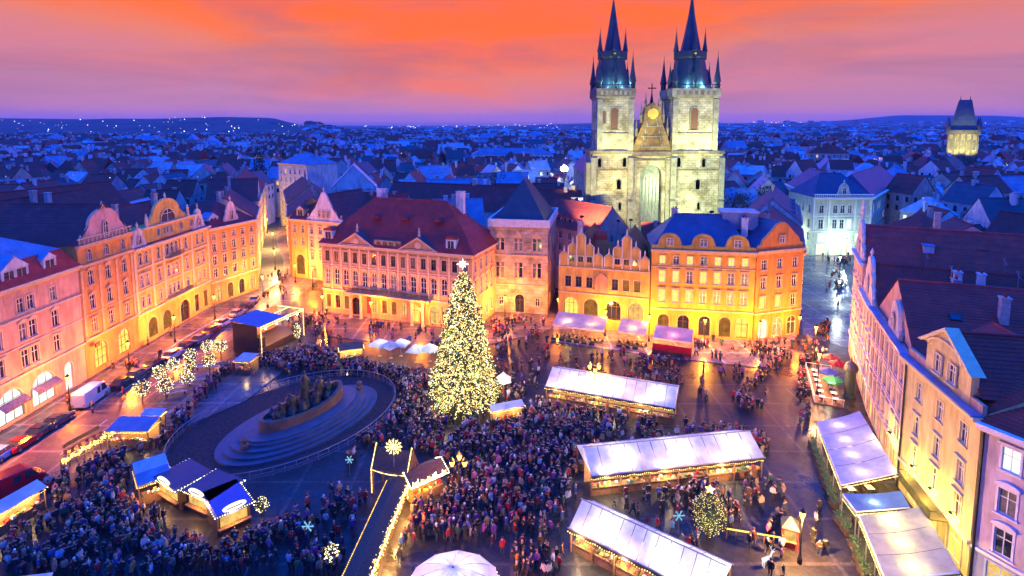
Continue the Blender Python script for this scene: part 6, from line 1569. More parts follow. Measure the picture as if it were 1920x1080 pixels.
# restaurant awnings before the arcades
def awning(label, px0, py0, px1, py1, D, z0, z1, mat, red=False):
    a, b = G(px0, py0, z0), G(px1, py1, z0); d = V2(b) - V2(a); L_ = d.length; rz = math.atan2(d.y, d.x)
    t = thing('restaurant_awning', label, 'awning', V2(a), rz, 'restaurant awnings below the arcades')
    n = max(3, int(L_ / 2.2))
    for k in range(n):
        m = MB(); x0, x1 = L_ * k / n + .01, L_ * (k + 1) / n - .01
        m.add([(x0, 0, z0), (x1, 0, z0), (x1, D, z1), (x0, D, z1), (x0, 0, z0 - .35), (x1, 0, z0 - .35)], [[0, 1, 2, 3], [0, 4, 5, 1]]); m.build('awning_panel', [mat], t)
    pm = MB(); pm.tube((0, 0, 0), (0, 0, z0), .05); pme = pm.mesh('post', [STEEL])
    for k in range(n + 1): link(pme, 'post', t, (L_ * k / n, .1, 0))
    tb = MB()
    for k in range(n):
        x = L_ * (k + .5) / n; tb.box(x - .4, D * .3, .7, x + .4, D * .3 + .8, .75); tb.box(x - .06, D * .3 + .34, 0, x + .06, D * .3 + .46, .7)
        for s in (-1, 1): tb.box(x + s * .75 - .2, D * .3 + .2, 0, x + s * .75 + .2, D * .3 + .6, .45); tb.box(x + s * .93 - .03, D * .3 + .2, .45, x + s * .93 + .03, D * .3 + .6, .9)
    tb = stuff(tb.build('tables_and_chairs', [DARK_WOOD], t))
    if red:
        w = MB(); w.box(0, -.06, .1, L_, .0, 1.9); w.build('side_sheet', [canvas('red canvas', (.55, .02, .05), .5)], t)
    pl = MB()
    for k in range(int(L_ / 1.5)): x = .5 + 1.5 * k; pl.box(x - .5, -.9, 0, x + .5, -.5, .5)
    stuff(pl.build('planter', [DARK_WOOD], t))
    nd = MB(); r_ = random.Random(int(px0)); leaf_cloud([(r_.uniform(0, L_), -.7 + r_.gauss(0, .15), .55 + abs(r_.gauss(0, .25))) for k in range(int(60 * L_))], .13, r_, nd); stuff(nd.build('planter_leaves', [FIR], t))
    for k in range(max(1, n // 2)): lamp_light('awning_light', t, (L_ * (k + .5) / max(1, n // 2), D * .4, z0 - .3), 300, (1, .62, .16) if not red else (1, .25, .15), .15)
AWN = canvas('dusty pink awning', (.68, .54, .50), .4)
awning('long dusty pink awning below the left stepped gable', 1036, 608, 1132, 620, 4.2, 2.9, 4.2, AWN)
awning('dusty pink awning below the right stepped gable', 1158, 620, 1210, 627, 4.0, 2.9, 4.1, AWN)
awning('pink awning with glowing red side sheets before the deep ochre house', 1224, 632, 1297, 642, 4.0, 3.0, 4.0, AWN, True)
def kiosk(label, px, py, rz, mat, body, w=2.2, e=160):
    x, y = at(px, py); t = thing('kiosk', label, 'kiosk', (x, y, 0), rz, None)
    b = MB(); b.box(-w / 2, 0, 0, w / 2, w * .8, 2.2); b.build('body', [body], t)
    b = MB(); b.lathe([(w * .8, 2.2), (w * .75, 2.3), (.1, 3.1)], 4, ph=math.pi / 4, c=(0, w * .4)); b.build('roof', [mat], t)
    b = MB(); b.box(-w * .35, -.05, 1.0, w * .35, 0.0, 1.9); b.build('hatch', [PANE_WARM], t)
    b = MB(); b.box(-w * .4, -.35, .9, w * .4, -.051, .98); b.build('counter', [WOOD], t); lamp_light('kiosk_light', t, (0, -.6, 2.0), e, (1, .6, .2), .15)
kiosk('small dark kiosk with a red front at the end of the rope of lights', 1480, 1030, -.4, plain('dark roof sheet', (.03, .03, .035), .5), plain('red kiosk boards', (.42, .03, .03), .6), 1.5, 120)
# rope of lights on low posts from the bush to the kiosk
a, b_ = G(1362, 1010), G(1468, 1028)
t = thing('light_rope', 'yellow rope of lights strung on low posts from the lit bush to the red kiosk', 'light rope', a, math.atan2(b_.y - a.y, b_.x - a.x)); L_ = (b_ - a).length
m = MB(); m.tube((0, 0, 1.1), (L_, 0, 1.1), .07, n=6); m.build('rope', [lit('yellow rope light', (1.0, .80, .12), 2.2, .1)], t)
pm = MB(); pm.box(-.05, -.05, 0, .05, .05, 1.03); pm = pm.mesh('post', [WOOD])
for k in range(7): link(pm, 'post', t, (L_ * k / 6, 0, 0))
gx_, gy_ = at(1437, 1062)
t = thing('reindeer_light', 'small white lit reindeer figure on the dark paving', 'light figure', (gx_, gy_, 0), .3)
m = MB(); WL_ = lit('white figure light', (.85, .92, 1.0), 1.2, .1)
m.tube((-.45, 0, .75), (.4, 0, .85), .2, .16, 8); m.tube((.35, 0, .85), (.62, 0, 1.4), .11, .07, 6); m.tube((.56, 0, 1.38), (.85, 0, 1.3), .08, .05, 6)
for x in (-.4, .32):
    for y in (-.11, .11): m.tube((x, y, .75), (x + .03, y, .0), .05, .03, 5)
m.build('body', [WL_], t)
m = MB()
for y in (-1, 1): m.tube((.58, 0, 1.42), (.5, y * .28, 1.85), .025, .015, 4); m.tube((.54, y * .14, 1.63), (.75, y * .2, 1.85), .02, .012, 4)
m.build('antlers', [WL_], t)

# ------------------------------------------------------------------ stage
def stage():
    A, B = G(487, 668), G(566, 628); d = V2(B) - V2(A); rz = math.atan2(d.y, d.x); L_ = d.length; D = 6.0; H = 5.6
    t = thing('stage', 'open stage with a blue roof, black side wall and amber lit front truss', 'stage', V2(A), rz)
    ST = plain('black stage cloth', (.02, .018, .02), .8)
    b = MB(); b.box(0, 0, 0, L_, D, 1.2); b.build('platform', [DARK_WOOD], t)
    b = MB(); b.box(-.1, .3, 0, 0, D, H); b.build('side_wall', [ST], t)
    b = MB(); b.box(0, D - .1, 1.2, L_, D, H); b.build('back_wall', [plain('amber stage backdrop', (.45, .20, .08), .8, .5, .7)], t)
    b = MB(); R1 = L_ * .55; b.add([(-.4, -.6, H + .1), (R1, -.6, H + .1), (R1, D + .3, H + .5), (-.4, D + .3, H + .5), (-.4, -.6, H), (R1, -.6, H), (R1, D + .3, H + .4), (-.4, D + .3, H + .4)], [[0, 1, 2, 3], [7, 6, 5, 4], [0, 4, 5, 1], [1, 5, 6, 2], [2, 6, 7, 3], [3, 7, 4, 0]]); b.build('roof', [plain('blue tarpaulin', (.07, .15, .30), .6, .2)], t)
    tr = MB()
    for x in (.15, L_ - .15):
        for dx in (-.15, .15):
            for dy in (-.45, -.15): tr.tube((x + dx, dy, 0), (x + dx, dy, H), .035, n=4)
        for k in range(10): tr.tube((x - .15, -.45, H * k / 10), (x + .15, -.45, H * (k + 1) / 10), .025, n=4)
    for dz in (-.1, -.5):
        for dy in (-.45, -.15): tr.tube((0, dy, H + dz), (L_, dy, H + dz), .035, n=4)
    tr.build('truss', [STEEL], t)
    pts = []
    for k in range(70): pts.append((L_ * k / 69, -.55, H - .5)); pts.append((L_ * k / 69, -.55, H - .1)); pts.append((L_ * (.55 + .45 * k / 69), D * .5, H - .2)); pts.append((L_, D * k / 69, H - .2))
    for k in range(40):
        for x in (0, L_): pts.append((x, -.55, H * k / 40))
    bulbs(pts, .075, 'light_chain', [BULB, BULB_Y], t)
    sm_ = MB(); sm_.lathe([(.1, 0), (.16, .1), (.16, .35), (.1, .45)], 8); sme = sm_.mesh('stage_lamp', [BULB_W])
    for k in range(4): link(sme, 'stage_lamp', t, (L_ * (k + .5) / 4, -.3, H - 1.0))
    for k in range(2): lamp_light('stage_light', t, (L_ * (.3 + .4 * k), 1.5, H - .8), 1500, (1, .50, .12), .3); lamp_light('front_light', t, (L_ * (.3 + .4 * k), -2.5, H - 1.2), 900, (1, .55, .15), .3)
    for k, x in enumerate((1.2, L_ - 1.2)):
        s = MB(); s.box(x - .5, .2, 1.2, x + .5, 1.0, 3.0); s.build('loudspeaker', [ST], t)
stage()
lit_ball_tree(*at(558, 650), 'light wrapped column tree at the front corner of the stage', lrnd, .7, 4.2, None, 130, 2.2)
# yellow garland fence in the lower left
a, b_ = G(116, 884), G(214, 826)
t = thing('garland_fence', 'wooden fence draped with a thick yellow light garland beside the street', 'fence', V2(a), math.atan2(b_.y - a.y, b_.x - a.x)); L_ = (V2(b_) - V2(a)).length
pm = MB(); pm.box(-.07, -.07, 0, .07, .07, 1.5); pm = pm.mesh('post', [WOOD])
for k in range(8): link(pm, 'post', t, (L_ * k / 7, 0, 0))
rm = MB(); rm.box(0, -.03, 0, L_, .03, .14); rm = rm.mesh('rail', [WOOD])
for z in (.5, 1.1): link(rm, 'rail', t, (0, 0, z))
bulbs([(L_ * k / 420, RNG.gauss(0, .13), 1.3 - .25 * abs(math.sin(k / 420 * math.pi * 5)) + RNG.gauss(0, .16)) for k in range(421)], .07, 'light_garland', [BULB_Y, lit('amber chain', (1.0, .55, .08), 4.0, 0)], t)
lamp_light('garland_glow', t, (L_ / 2, -.8, 1.4), 300, (1, .7, .15), .5)
ss = MB(); ss.box(0, 0, .45, L_ * .7, .5, .52); ss.box(0, .5, .7, L_ * .7, .56, 1.2)
for k in range(6): ss.box(L_ * .7 * k / 5 - .05, .05, 0, L_ * .7 * k / 5 + .05, .5, .45)
o = ss.build('bench', [WOOD]); o.location = (a.x - 2.2, a.y + 3.6, 0); o.rotation_euler = (0, 0, math.atan2(b_.y - a.y, b_.x - a.x)); tag(o, 'long wooden bench along the street behind the yellow garland fence', 'bench')
# terrace benches
bm = MB(); bm.box(-1.6, -.22, .40, 1.6, .22, .48); bm.box(-1.6, .2, .6, 1.6, .26, .95)
bme = bm.mesh('seat', [STONE]); lg = MB(); lg.box(-.08, -.2, 0, .08, .2, .40); lgm = lg.mesh('leg', [IRON])
for i, (px, py, lab) in enumerate(((330, 742, 'stone bench between the two ball trees nearest the blue stall'), (340, 728, 'stone bench in the terrace, second row from the blue stall'), (372, 718, 'stone bench beside the ball tree in the very middle of the terrace'), (385, 692, 'stone bench by the street edge of the terrace'), (408, 692, 'stone bench near the pale hut by the stage'))):
    x, y = at(px, py); t = thing('stone_bench', lab, 'bench', (x, y, .12), math.radians(25), 'benches on the tree terrace'); link(bme, 'seat', t); link(lgm, 'leg', t, (-1.2, 0, 0)); link(lgm, 'leg', t, (1.2, 0, 0))

# ------------------------------------------------------------------ monument
def monument():
    cx, cy = -29.5, 76.0
    BR = plain('dark bronze', (.045, .05, .045), .5, .4, 1.5, .6, .5, .2); GR = plain('grey granite', (.06, .075, .10), .6, .2, .8, 0, .4, .1); RIM = plain('brown granite plinth', (.15, .085, .055), .7, .3, .7, 0, .3, .2)
    t = thing('monument', 'dark bronze figure group on a curved plinth inside stepped oval stone seating', 'monument', (cx, cy, 0), math.radians(56))
    def oval(r, sx, sy, n=56, a0=0, a1=2 * math.pi): return [(sx * r * math.cos(a0 + (a1 - a0) * k / n), sy * r * math.sin(a0 + (a1 - a0) * k / n)) for k in range(n)]
    for k in range(4):
        b = MB(); s = 1 - .085 * k; b.slab(oval(1, 12.2 * s, 7.0 * s), .0 if k == 0 else .32 * k + .002, .32 * (k + 1)); b.build('step', [GR], t)
    b = MB(); b.slab(oval(1, 8.6, 4.6), 1.283, 1.5); b.build('platform', [GR], t)
    # curving plinth wall, higher towards its prow
    b = MB(); n = 40; o = oval(1, 6.6, 2.6, n); i_ = oval(1, 6.0, 2.1, n)
    for k in range(n):
        j = (k + 1) % n
        def zt(q): return 2.7 + .9 * (o[q][0] / 6.6) ** 2 * (1 if o[q][0] > 0 else .4)
        b.add([(*o[k], 1.5), (*o[j], 1.5), (*o[j], zt(j)), (*o[k], zt(k)), (*i_[k], zt(k)), (*i_[j], zt(j)), (*i_[k], 2.2), (*i_[j], 2.2)], [[0, 1, 2, 3], [3, 2, 5, 4], [4, 5, 7, 6]])
    b.build('plinth', [RIM], t)
    b = MB(); b.slab(oval(1, 6.1, 2.2), 1.6, 2.3); b.build('plinth_floor', [GR], t)
    def robe(x, y, z, h, lean, w, name='statue'):
        m = MB(); rn = random.Random(int(x * 10 + 50)); prof = [(.9 * w, 0), (.98 * w, .08), (.72 * w, .3), (.55 * w, .55), (.58 * w, .68), (.52 * w, .78), (.2 * w, .84), (.16 * w, .87), (.23 * w, .91), (.22 * w, .96), (.08 * w, 1.0)]
        p = []; nn = 10
        for r, q in prof:
            for k in range(nn):
                a = 2 * math.pi * k / nn; rr = r * (1 + (rn.uniform(-.18, .18) if q < .8 else 0)); p.append((x + lean * q * q + rr * math.cos(a), y + rr * .8 * math.sin(a), z + h * q))
        f = [[i * nn + k, i * nn + (k + 1) % nn, (i + 1) * nn + (k + 1) % nn, (i + 1) * nn + k] for i in range(len(prof) - 1) for k in range(nn)] + [[(len(prof) - 1) * nn + k for k in range(nn)]]
        m.add(p, f)
        m.tube((x + lean * .6 + .5 * w, y, z + h * .76), (x + lean * .6 + .75 * w, y - .3 * w, z + h * .5), .16 * w, .1 * w, 6)
        m.tube((x + lean * .6 - .5 * w, y, z + h * .76), (x + lean * .6 - .6 * w, y - .45 * w, z + h * .55), .16 * w, .1 * w, 6)
        m.build(name, [BR], t, smooth=True)
    robe(.4, .1, 2.3, 5.2, 0, 1.0); robe(2.6, .2, 2.3, 3.3, .5, 1.1); robe(3.9, -.2, 2.3, 2.4, .6, 1.0); robe(-1.8, -.1, 2.3, 2.9, -.4, 1.2); robe(-3.1, .2, 2.3, 2.0, -.5, 1.1); robe(1.4, -.9, 2.3, 2.0, .3, .9); robe(-.8, -1.0, 2.3, 1.6, 0, 1.0); robe(-4.2, -.3, 2.2, 1.4, -.3, 1.0)
    m = MB(); rn = random.Random(4)
    for k in range(26):
        x, y = rn.uniform(-4.6, 4.4), rn.uniform(-1.5, 1.5); m.lathe([(rn.uniform(.5, .9), 2.25), (rn.uniform(.3, .6), 2.25 + rn.uniform(.3, .8)), (.1, 2.25 + rn.uniform(.8, 1.3))], 6, 0, (x, y), ph=rn.random())
    m.build('bronze_drapery', [BR], t, smooth=True)
    for a in (math.pi * 1.06, -.12):
        m = MB(); x, y = 9.6 * math.cos(a), 5.6 * math.sin(a); m.lathe([(.5, 1.2), (.55, 1.6), (.3, 1.8), (.45, 2.3), (.1, 2.6)], 8, 0, (x, y)); m.build('stone_urn', [RIM], t)
    cx, cy = -31.3, 76.3
    sheet('monument_lawn', [(cx + 15.6 * math.cos(a) * math.cos(.87) - 11.4 * math.sin(a) * math.sin(.87), cy + 15.6 * math.cos(a) * math.sin(.87) + 11.4 * math.sin(a) * math.cos(.87)) for a in [2 * math.pi * k / 64 for k in range(64)]], .012, plain('winter flower bed soil', (.045, .030, .030), .9, .4, 2, 0, .2, .3))
    # railing round the bed
    f = thing('railing', 'low steel railing running right round the oval flower bed of the monument', 'railing', (cx, cy, 0), math.radians(50)); N = 72
    P = [(15.9 * math.cos(2 * math.pi * k / N), 11.7 * math.sin(2 * math.pi * k / N)) for k in range(N)]
    pm = MB(); pm.tube((0, 0, 0), (0, 0, 1.12), .045, n=5); pme = pm.mesh('post', [STEEL])
    r1 = MB(); r2 = MB()
    for k in range(N):
        link(pme, 'post', f, (*P[k], 0)); q = P[(k + 1) % N]
        r1.tube((*P[k], 1.1), (*q, 1.1), .045, n=5); r2.tube((*P[k], .55), (*q, .55), .025, n=4); r2.tube((*P[k], .25), (*q, .25), .025, n=4)
    r1.build('top_rail', [STEEL], f); r2.build('lower_rail', [STEEL], f)
monument()

# ------------------------------------------------------------------ east side canopies and cafe terrace
def cafe_canopy(label, c0, c1, c2, c3, z_out, z_in, mat, n, energy, col, group='cafe canopies on the east side'):
    """corners: street side far, house side far, house side near, street side near (photo pixels)"""
    p0, p1, p2, p3 = G(*c0, z_out), G(*c1, z_in), G(*c2, z_in), G(*c3, z_out)
    t = thing('cafe_canopy', label, 'canopy', V2(p3), 0, group); o = V2(p3)
    for k in range(n):
        a, b = k / n + .003, (k + 1) / n - .003
        q = [p3.lerp(p0, a) - o, p3.lerp(p0, b) - o, p2.lerp(p1, b) - o, p2.lerp(p1, a) - o]; m = MB()
        
        for u in range(4):
            e0, e1 = u / 4, (u + 1) / 4; sg = lambda e: Vector((0, 0, -.22 * math.sin(math.pi * e)))
            A0, A1, B0, B1 = q[0].lerp(q[3], e0) + sg(e0), q[1].lerp(q[2], e0) + sg(e0), q[0].lerp(q[3], e1) + sg(e1), q[1].lerp(q[2], e1) + sg(e1); C0, C1 = (A0 + A1) / 2 - Vector((0, 0, .07)), (B0 + B1) / 2 - Vector((0, 0, .07))
            m.add([A0, C0, C1, B0, A1, B1], [[0, 1, 2, 3], [1, 4, 5, 2]])
        m.build('canopy_panel', [mat], t)
        v = MB(); v.add([q[0] - Vector((0, 0, .06)), q[1] - Vector((0, 0, .06)), q[1] - Vector((0, 0, .5)), q[0] - Vector((0, 0, .5))], [[0, 1, 2, 3]]); v.build('valance', [mat], t)
    pm = MB(); pm.tube((0, 0, 0), (0, 0, z_out - .1), .06); pme = pm.mesh('post', [STEEL])
    for k in range(n + 1): link(pme, 'post', t, p3.lerp(p0, k / n) - o - Vector((0, 0, z_out)))
    fr = MB(); fr.tube(p3 - o - Vector((0, 0, .1)), p2 - o - Vector((0, 0, .1)), .06); fr.tube(p3 - o - Vector((0, 0, .1)), p0 - o - Vector((0, 0, .1)), .06); fr.build('frame', [WHITE_FRAME], t)
    tb = MB(); r_ = random.Random(int(c0[0]))
    for k in range(n * 2):
        for f in (.3, .65):
            g = p3.lerp(p0, (k + .5) / (2 * n)).lerp(p2.lerp(p1, (k + .5) / (2 * n)), f) - o; x, y = g.x, g.y
            tb.box(x - .4, y - .4, .7, x + .4, y + .4, .75, 1); tb.box(x - .05, y - .05, 0, x + .05, y + .05, .7)
            for s in (-1, 1): tb.box(x + s * .7 - .2, y - .2, 0, x + s * .7 + .2, y + .2, .45); tb.box(x + s * .9 - .03, y - .2, .45, x + s * .9 + .03, y + .2, .92)
    stuff(tb.build('tables_and_chairs', [DARK_WOOD, WHITE_FRAME], t))
    hd = MB(); hb = MB(); d = (V2(p0) - V2(p3)); L_ = d.length
    for k in range(int(L_ / 1.4)):
        g = V2(p3).lerp(V2(p0), (k + .5) / int(L_ / 1.4)) - o + Vector((-.6, 0, 0)); hb.box(g.x - .3, g.y - .55, 0, g.x + .3, g.y + .55, .5)
        leaf_cloud([(g.x + r_.gauss(0, .2), g.y + r_.uniform(-.6, .6), .5 + r_.random() * .9) for q in range(70)], .14, r_, hd)
    stuff(hb.build('planter', [DARK_WOOD], t)); stuff(hd.build('hedge', [plain('hedge leaves', (.03, .09, .03), .7, .5, 3)], t))
    pts = []
    for k in range(int(L_ * 5)):
        g = p3.lerp(p0, k / (L_ * 5)) - o; pts.append((g.x - .1, g.y, g.z - .55))
    for k in range(40):
        g = p3.lerp(p2, k / 39) - o; pts.append((g.x, g.y - .1, g.z - .35))
    bulbs(pts, .06, 'light_chain', [BULB, BULB_Y], t)
    for k in range(n):
        g = p3.lerp(p0, (k + .5) / n).lerp(p2.lerp(p1, (k + .5) / n), .45) - o; lamp_light('canopy_light', t, (g.x, g.y, 2.5), energy, col, .2)
    g = p3.lerp(p2, .5) - o; lamp_light('front_light', t, (g.x, g.y - .8, 2.4), energy, col, .2)
    return t
LILAC = canvas('lilac grey canvas', (.60, .56, .66), .22); BUFF = canvas('buff grey canvas', (.60, .56, .44), .42)
cafe_canopy('broad lilac grey cafe canopy before the salmon house', (1532, 790), (1612, 770), (1684, 886), (1578, 908), 3.0, 4.0, LILAC, 4, 330, (1, .72, .22))
cafe_canopy('narrow blue striped canopy squeezed between the lilac and the long buff one', (1580, 924), (1690, 920), (1706, 950), (1606, 958), 2.9, 3.5, BLUE_CANVAS, 1, 350, (1, .78, .25))
cafe_canopy('long buff canopy lit yellow before the cream house, lowest on the east side', (1612, 966), (1728, 948), (1800, 1072), (1660, 1084), 3.0, 3.6, BUFF, 3, 520, (1, .78, .12))
wl = MB(); wl.box(-.05, -.5, -.03, .05, 0, .03, 0); wl.lathe([(.06, .12), (.22, -.1), (.22, -.14)], 8, 0, (0, -.5)); wlm = wl.mesh('bracket', [IRON]); gl = MB(); gl.octa((0, -.5, -.2), .13); glm = gl.mesh('bulb', [BULB_Y])
for k, lab in enumerate(('wall lamp over the long buff canopy, farthest from the lilac house', 'wall lamp over the middle of the long buff canopy', 'wall lamp over the buff canopy, nearest the blue striped one', 'wall lamp over the near end of the lilac grey canopy')):
    x, y = ((42.7, 50.6), (43.4, 54.2), (44.2, 58.0), (45.9, 64.2))[k]; t = thing('wall_lamp', lab, 'wall lamp', (x - .1, y, 4.9 if k < 3 else 5.2), math.radians(-101), 'wall lamps over the cafe canopies')
    link(wlm, 'bracket', t); link(glm, 'bulb', t); lamp_light('lamp_light', t, (0, -.85, -.25), 900, (1, .78, .10), .15)
def side_terrace():
    o = Vector((*at(1560, 762), 0)); t = thing('cafe_terrace', 'small railed cafe terrace with tables beside the dark house passage', 'terrace', o, math.radians(68))
    P = [(0, -1.6), (13, -1.6), (13, 2.4), (0, 2.4)]
    b = MB(); b.slab(P, 0, .16); b.build('deck', [WOOD], t)
    pm = MB(); pm.box(-.03, -.03, .16, .03, .03, 1.2); pme = pm.mesh('post', [WHITE_FRAME])
    for k in range(14):
        link(pme, 'post', t, (k, 2.35, 0))
    for y in (-1.5, 0, 1.2): link(pme, 'post', t, (.05, y, 0)); link(pme, 'post', t, (12.95, y, 0))
    r = MB(); r.box(0, 2.32, 1.2, 13, 2.38, 1.26); r.box(0, 2.33, .7, 13, 2.37, .74); r.box(.02, -1.6, 1.2, .08, 2.32, 1.26); r.box(12.92, -1.6, 1.2, 12.98, 2.32, 1.26); r.build('rail', [WHITE_FRAME], t)
    tb = MB()
    for k in range(6):
        for y in (-.6, 1.2): tb.box(1 + 2 * k - .4, y - .4, .86, 1.8 + 2 * k - .4, y + .4, .9, 0); tb.box(1 + 2 * k - .05, y - .05, .16, 1.05 + 2 * k, y + .05, .86, 1); tb.box(1.9 + 2 * k - .2, y - .2, .16, 1.9 + 2 * k + .2, y + .2, .6, 1)
    stuff(tb.build('tables_and_chairs', [WHITE_FRAME, DARK_WOOD], t)); lamp_light('terrace_light', t, (3, 0, 2.4), 240, (1, .78, .35), .2)
side_terrace()
for px, py, c, nm in ((1552, 722, (.05, .08, .40), 'deep blue'), (1570, 706, (.50, .02, .03), 'red'), (1556, 694, (.35, .03, .05), 'dark red'), (1560, 738, (.03, .30, .12), 'green')):
    parasol('%s parasol over the railed cafe terrace' % nm, *at(px, py), 1.5, 2.3, .6, canvas(nm + ' parasol', c, .3), 0, 8, 'coloured parasols on the cafe terrace')
b = MB()
x, y = at(1592, 745); t = thing('advertising_column', 'dark round column kiosk with domed cap beside the cafe terrace', 'column', (x, y, 0))
b.lathe([(.9, 0), (.9, .4), (.75, .5), (.75, 4.2), (.95, 4.3), (.95, 4.6)], 14); b.build('shaft', [plain('dark green paint', (.04, .05, .045), .4)], t)
b = MB(); b.lathe([(1.05, 4.6), (1.0, 4.8), (.7, 5.4), (.2, 5.8), (.06, 6.5)], 14); b.build('cap', [SLATE], t)
# red awning-roofed bus by the street and other vehicles
GLASS_CAR = plain('tinted car glass', (.02, .03, .045), .06, .2, .6, 0, .8); TYRE = plain('tyre rubber', (.02, .02, .02), .8); RIMM = plain('alloy rim', (.5, .5, .52), .3, .1, 2, .8)
HEAD = lit('parked headlight lens', (.8, .8, .7), .25, 0); TAIL = plain('tail lamp red', (.35, .01, .01), .3)
def vehicle(name, label, cat, x, y, rz, col, L_=4.4, W=1.78, H=1.46, kind='car', group='vehicles parked along the street'):
    t = thing(name, label, cat, (x, y, .005), rz, group); PM = plain('car paint %s' % (col,), col, .22, .05, 1, .3, .6)
    a = L_ / 2; w = W / 2
    if kind == 'car':
        sec = [(-a, .35), (-a, .75), (-a + .12, .92), (-a * .50, .98), (a * .36, .96), (a - .25, .80), (a, .62), (a, .35), (a - .5, .24), (-a + .5, .24)]
        cab = [(-a * .80, .96), (-a * .52, H - .06), (-a * .30, H), (a * .02, H), (a * .10, H - .03), (a * .44, .95)]
    else:
        sec = [(-a, .4), (-a, H - .25), (-a + .12, H), (a * .42, H), (a * .55, H - .12), (a * .80, 1.25), (a - .08, 1.0), (a, .8), (a, .4), (a - .5, .28), (-a + .5, .28)]; cab = None
    m = MB(); n = len(sec)
    for s, q in ((-1, 0), (1, 1)): pass
    ins = .07
    rings = [(-w + .0, 1 - .0), (-w * .0, 1), ]
    pts = [(x_, -w, z_) for x_, z_ in sec] + [(x_, w, z_) for x_, z_ in sec]
    cpts = [(x_ * .985, -w - .0, z_) for x_, z_ in sec]
    mid = [(x_, -w * .88, z_ * 1.0 + (.03 if z_ > .5 else 0)) for x_, z_ in sec]; mid2 = [(x_, w * .88, z_ + (.03 if z_ > .5 else 0)) for x_, z_ in sec]
    lo = [(x_ * .97, -w, z_ if z_ < .5 else z_ - .05) for x_, z_ in sec]; lo2 = [(x_ * .97, w, z_ if z_ < .5 else z_ - .05) for x_, z_ in sec]
    allp = lo + mid + mid2 + lo2
    f = [[r * n + i, r * n + (i + 1) % n, (r + 1) * n + (i + 1) % n, (r + 1) * n + i] for r in range(3) for i in range(n)] + [list(range(n - 1, -1, -1)), list(range(3 * n, 4 * n))]
    m.add(allp, f); m.build('body', [PM], t)
    if cab:
        c = MB(); k = len(cab); base = w * .93; topw = w * .74
        def wy(z): return base + (topw - base) * (z - .95) / (H - .95)
        c.add([(x_, -wy(z_), z_) for x_, z_ in cab] + [(x_, wy(z_), z_) for x_, z_ in cab], [[i, k + i, k + i + 1, i + 1] for i in range(k - 1)] + [list(range(k)), list(range(2 * k - 1, k - 1, -1))], 0)
        c.build('window_glass', [GLASS_CAR], t)
        r = MB(); r.box(-a * .50, -topw * .97, H - .02, a * .06, topw * .97, H + .035); 
        for s in (-1, 1): r.box(-a * .26 - .05, s * (topw + .05) - .03, .95, -a * .26 + .05, s * (topw + .05) + .03, H)
        r.build('car_roof', [PM], t)
    else:
        c = MB(); c.add([(a * .56 + .02, -w * .8, H - .16), (a * .56 + .02, w * .8, H - .16), (a * .80 + .03, w * .86, 1.30), (a * .80 + .03, -w * .86, 1.30)], [[0, 1, 2, 3]]); c.build('windscreen', [GLASS_CAR], t)
        for s in (-1, 1):
            c = MB(); c.prism([(a * .30, 1.25), (a * .74, 1.25), (a * .54, H - .2), (a * .30, H - .2)], s * w - .01, s * w + .015); c.build('door_window', [GLASS_CAR], t)
            c = MB(); c.box(-a * .05, s * w - .01, 1.25, a * .2, s * w + .015, H - .3); c.build('side_window', [GLASS_CAR], t)
    wr = .33 if kind == 'car' else .36
    wm = MB(); wm.tube((0, -.1, 0), (0, .1, 0), wr, n=14); wme = wm.mesh('wheel', [TYRE]); rm_ = MB(); rm_.tube((0, -.112, 0), (0, .112, 0), wr * .58, n=10); rme = rm_.mesh('rim', [RIMM])
    for sx in (-.62, .62):
        for s in (-1, 1): wo = link(wme, 'wheel', t, (a * sx, s * (w - .09), wr)); link(rme, 'rim', wo)
    for s in (-1, 1):
        h = MB(); h.box(a * .985 - .06, s * w * .72 - .2, .56, a * .985 + .03, s * w * .72 + .2, .72); h.build('headlight', [HEAD], t)
        h = MB(); h.box(-a - .02, s * w * .78 - .14, .66, -a + .05, s * w * .78 + .14, .86); h.build('tail_light', [TAIL], t)
    b = MB(); b.box(a - .06, -w * .9, .28, a + .06, w * .9, .5); b.box(-a - .06, -w * .9, .28, -a + .06, w * .9, .5); b.build('bumper', [plain('bumper plastic', (.04, .04, .045), .5)], t)
    return t
up = math.radians(90)
def vat(px, py): p = G(px, py, .4); return p.x, p.y
vehicle('delivery_van', 'white high roofed delivery van parked at the kerb by the lit shop arches', 'van', *vat(172, 748), up + .06, (.68, .70, .74), 5.7, 2.0, 2.55, 'van')
vehicle('parked_car', 'red car parked at the kerb below the pink house', 'car', *vat(42, 832), up, (.42, .015, .02))
vehicle('parked_car', 'light blue car at the lower left edge behind the red car', 'car', *vat(8, 850), up, (.12, .28, .62))
vehicle('parked_car', 'dark estate car parked ahead of the red car', 'car', *vat(78, 808), up, (.05, .035, .06), 4.6)
vehicle('parked_car', 'dark violet car parked nearest behind the white van', 'car', *vat(108, 790), up, (.06, .05, .09))
vehicle('parked_car', 'black car parked beside the white lined bays', 'car', *vat(290, 684), up - .05, (.02, .025, .05))
vehicle('parked_car', 'silver car between two dark cars by the ball trees', 'car', *vat(325, 666), up - .05, (.55, .55, .58))
vehicle('parked_car', 'dark blue car parked ahead of the silver car', 'car', *vat(350, 650), up - .05, (.03, .03, .07))
vehicle('parked_car', 'white car at the kerb behind the stage, nearer one', 'car', *vat(420, 606), up - .1, (.65, .62, .58))
vehicle('parked_car', 'pale car at the kerb behind the stage, by the corner house', 'car', *vat(446, 588), up - .15, (.5, .48, .42))
vehicle('parked_car', 'beige car turning into the narrow side street', 'car', *vat(478, 562), up + .2, (.4, .36, .3))
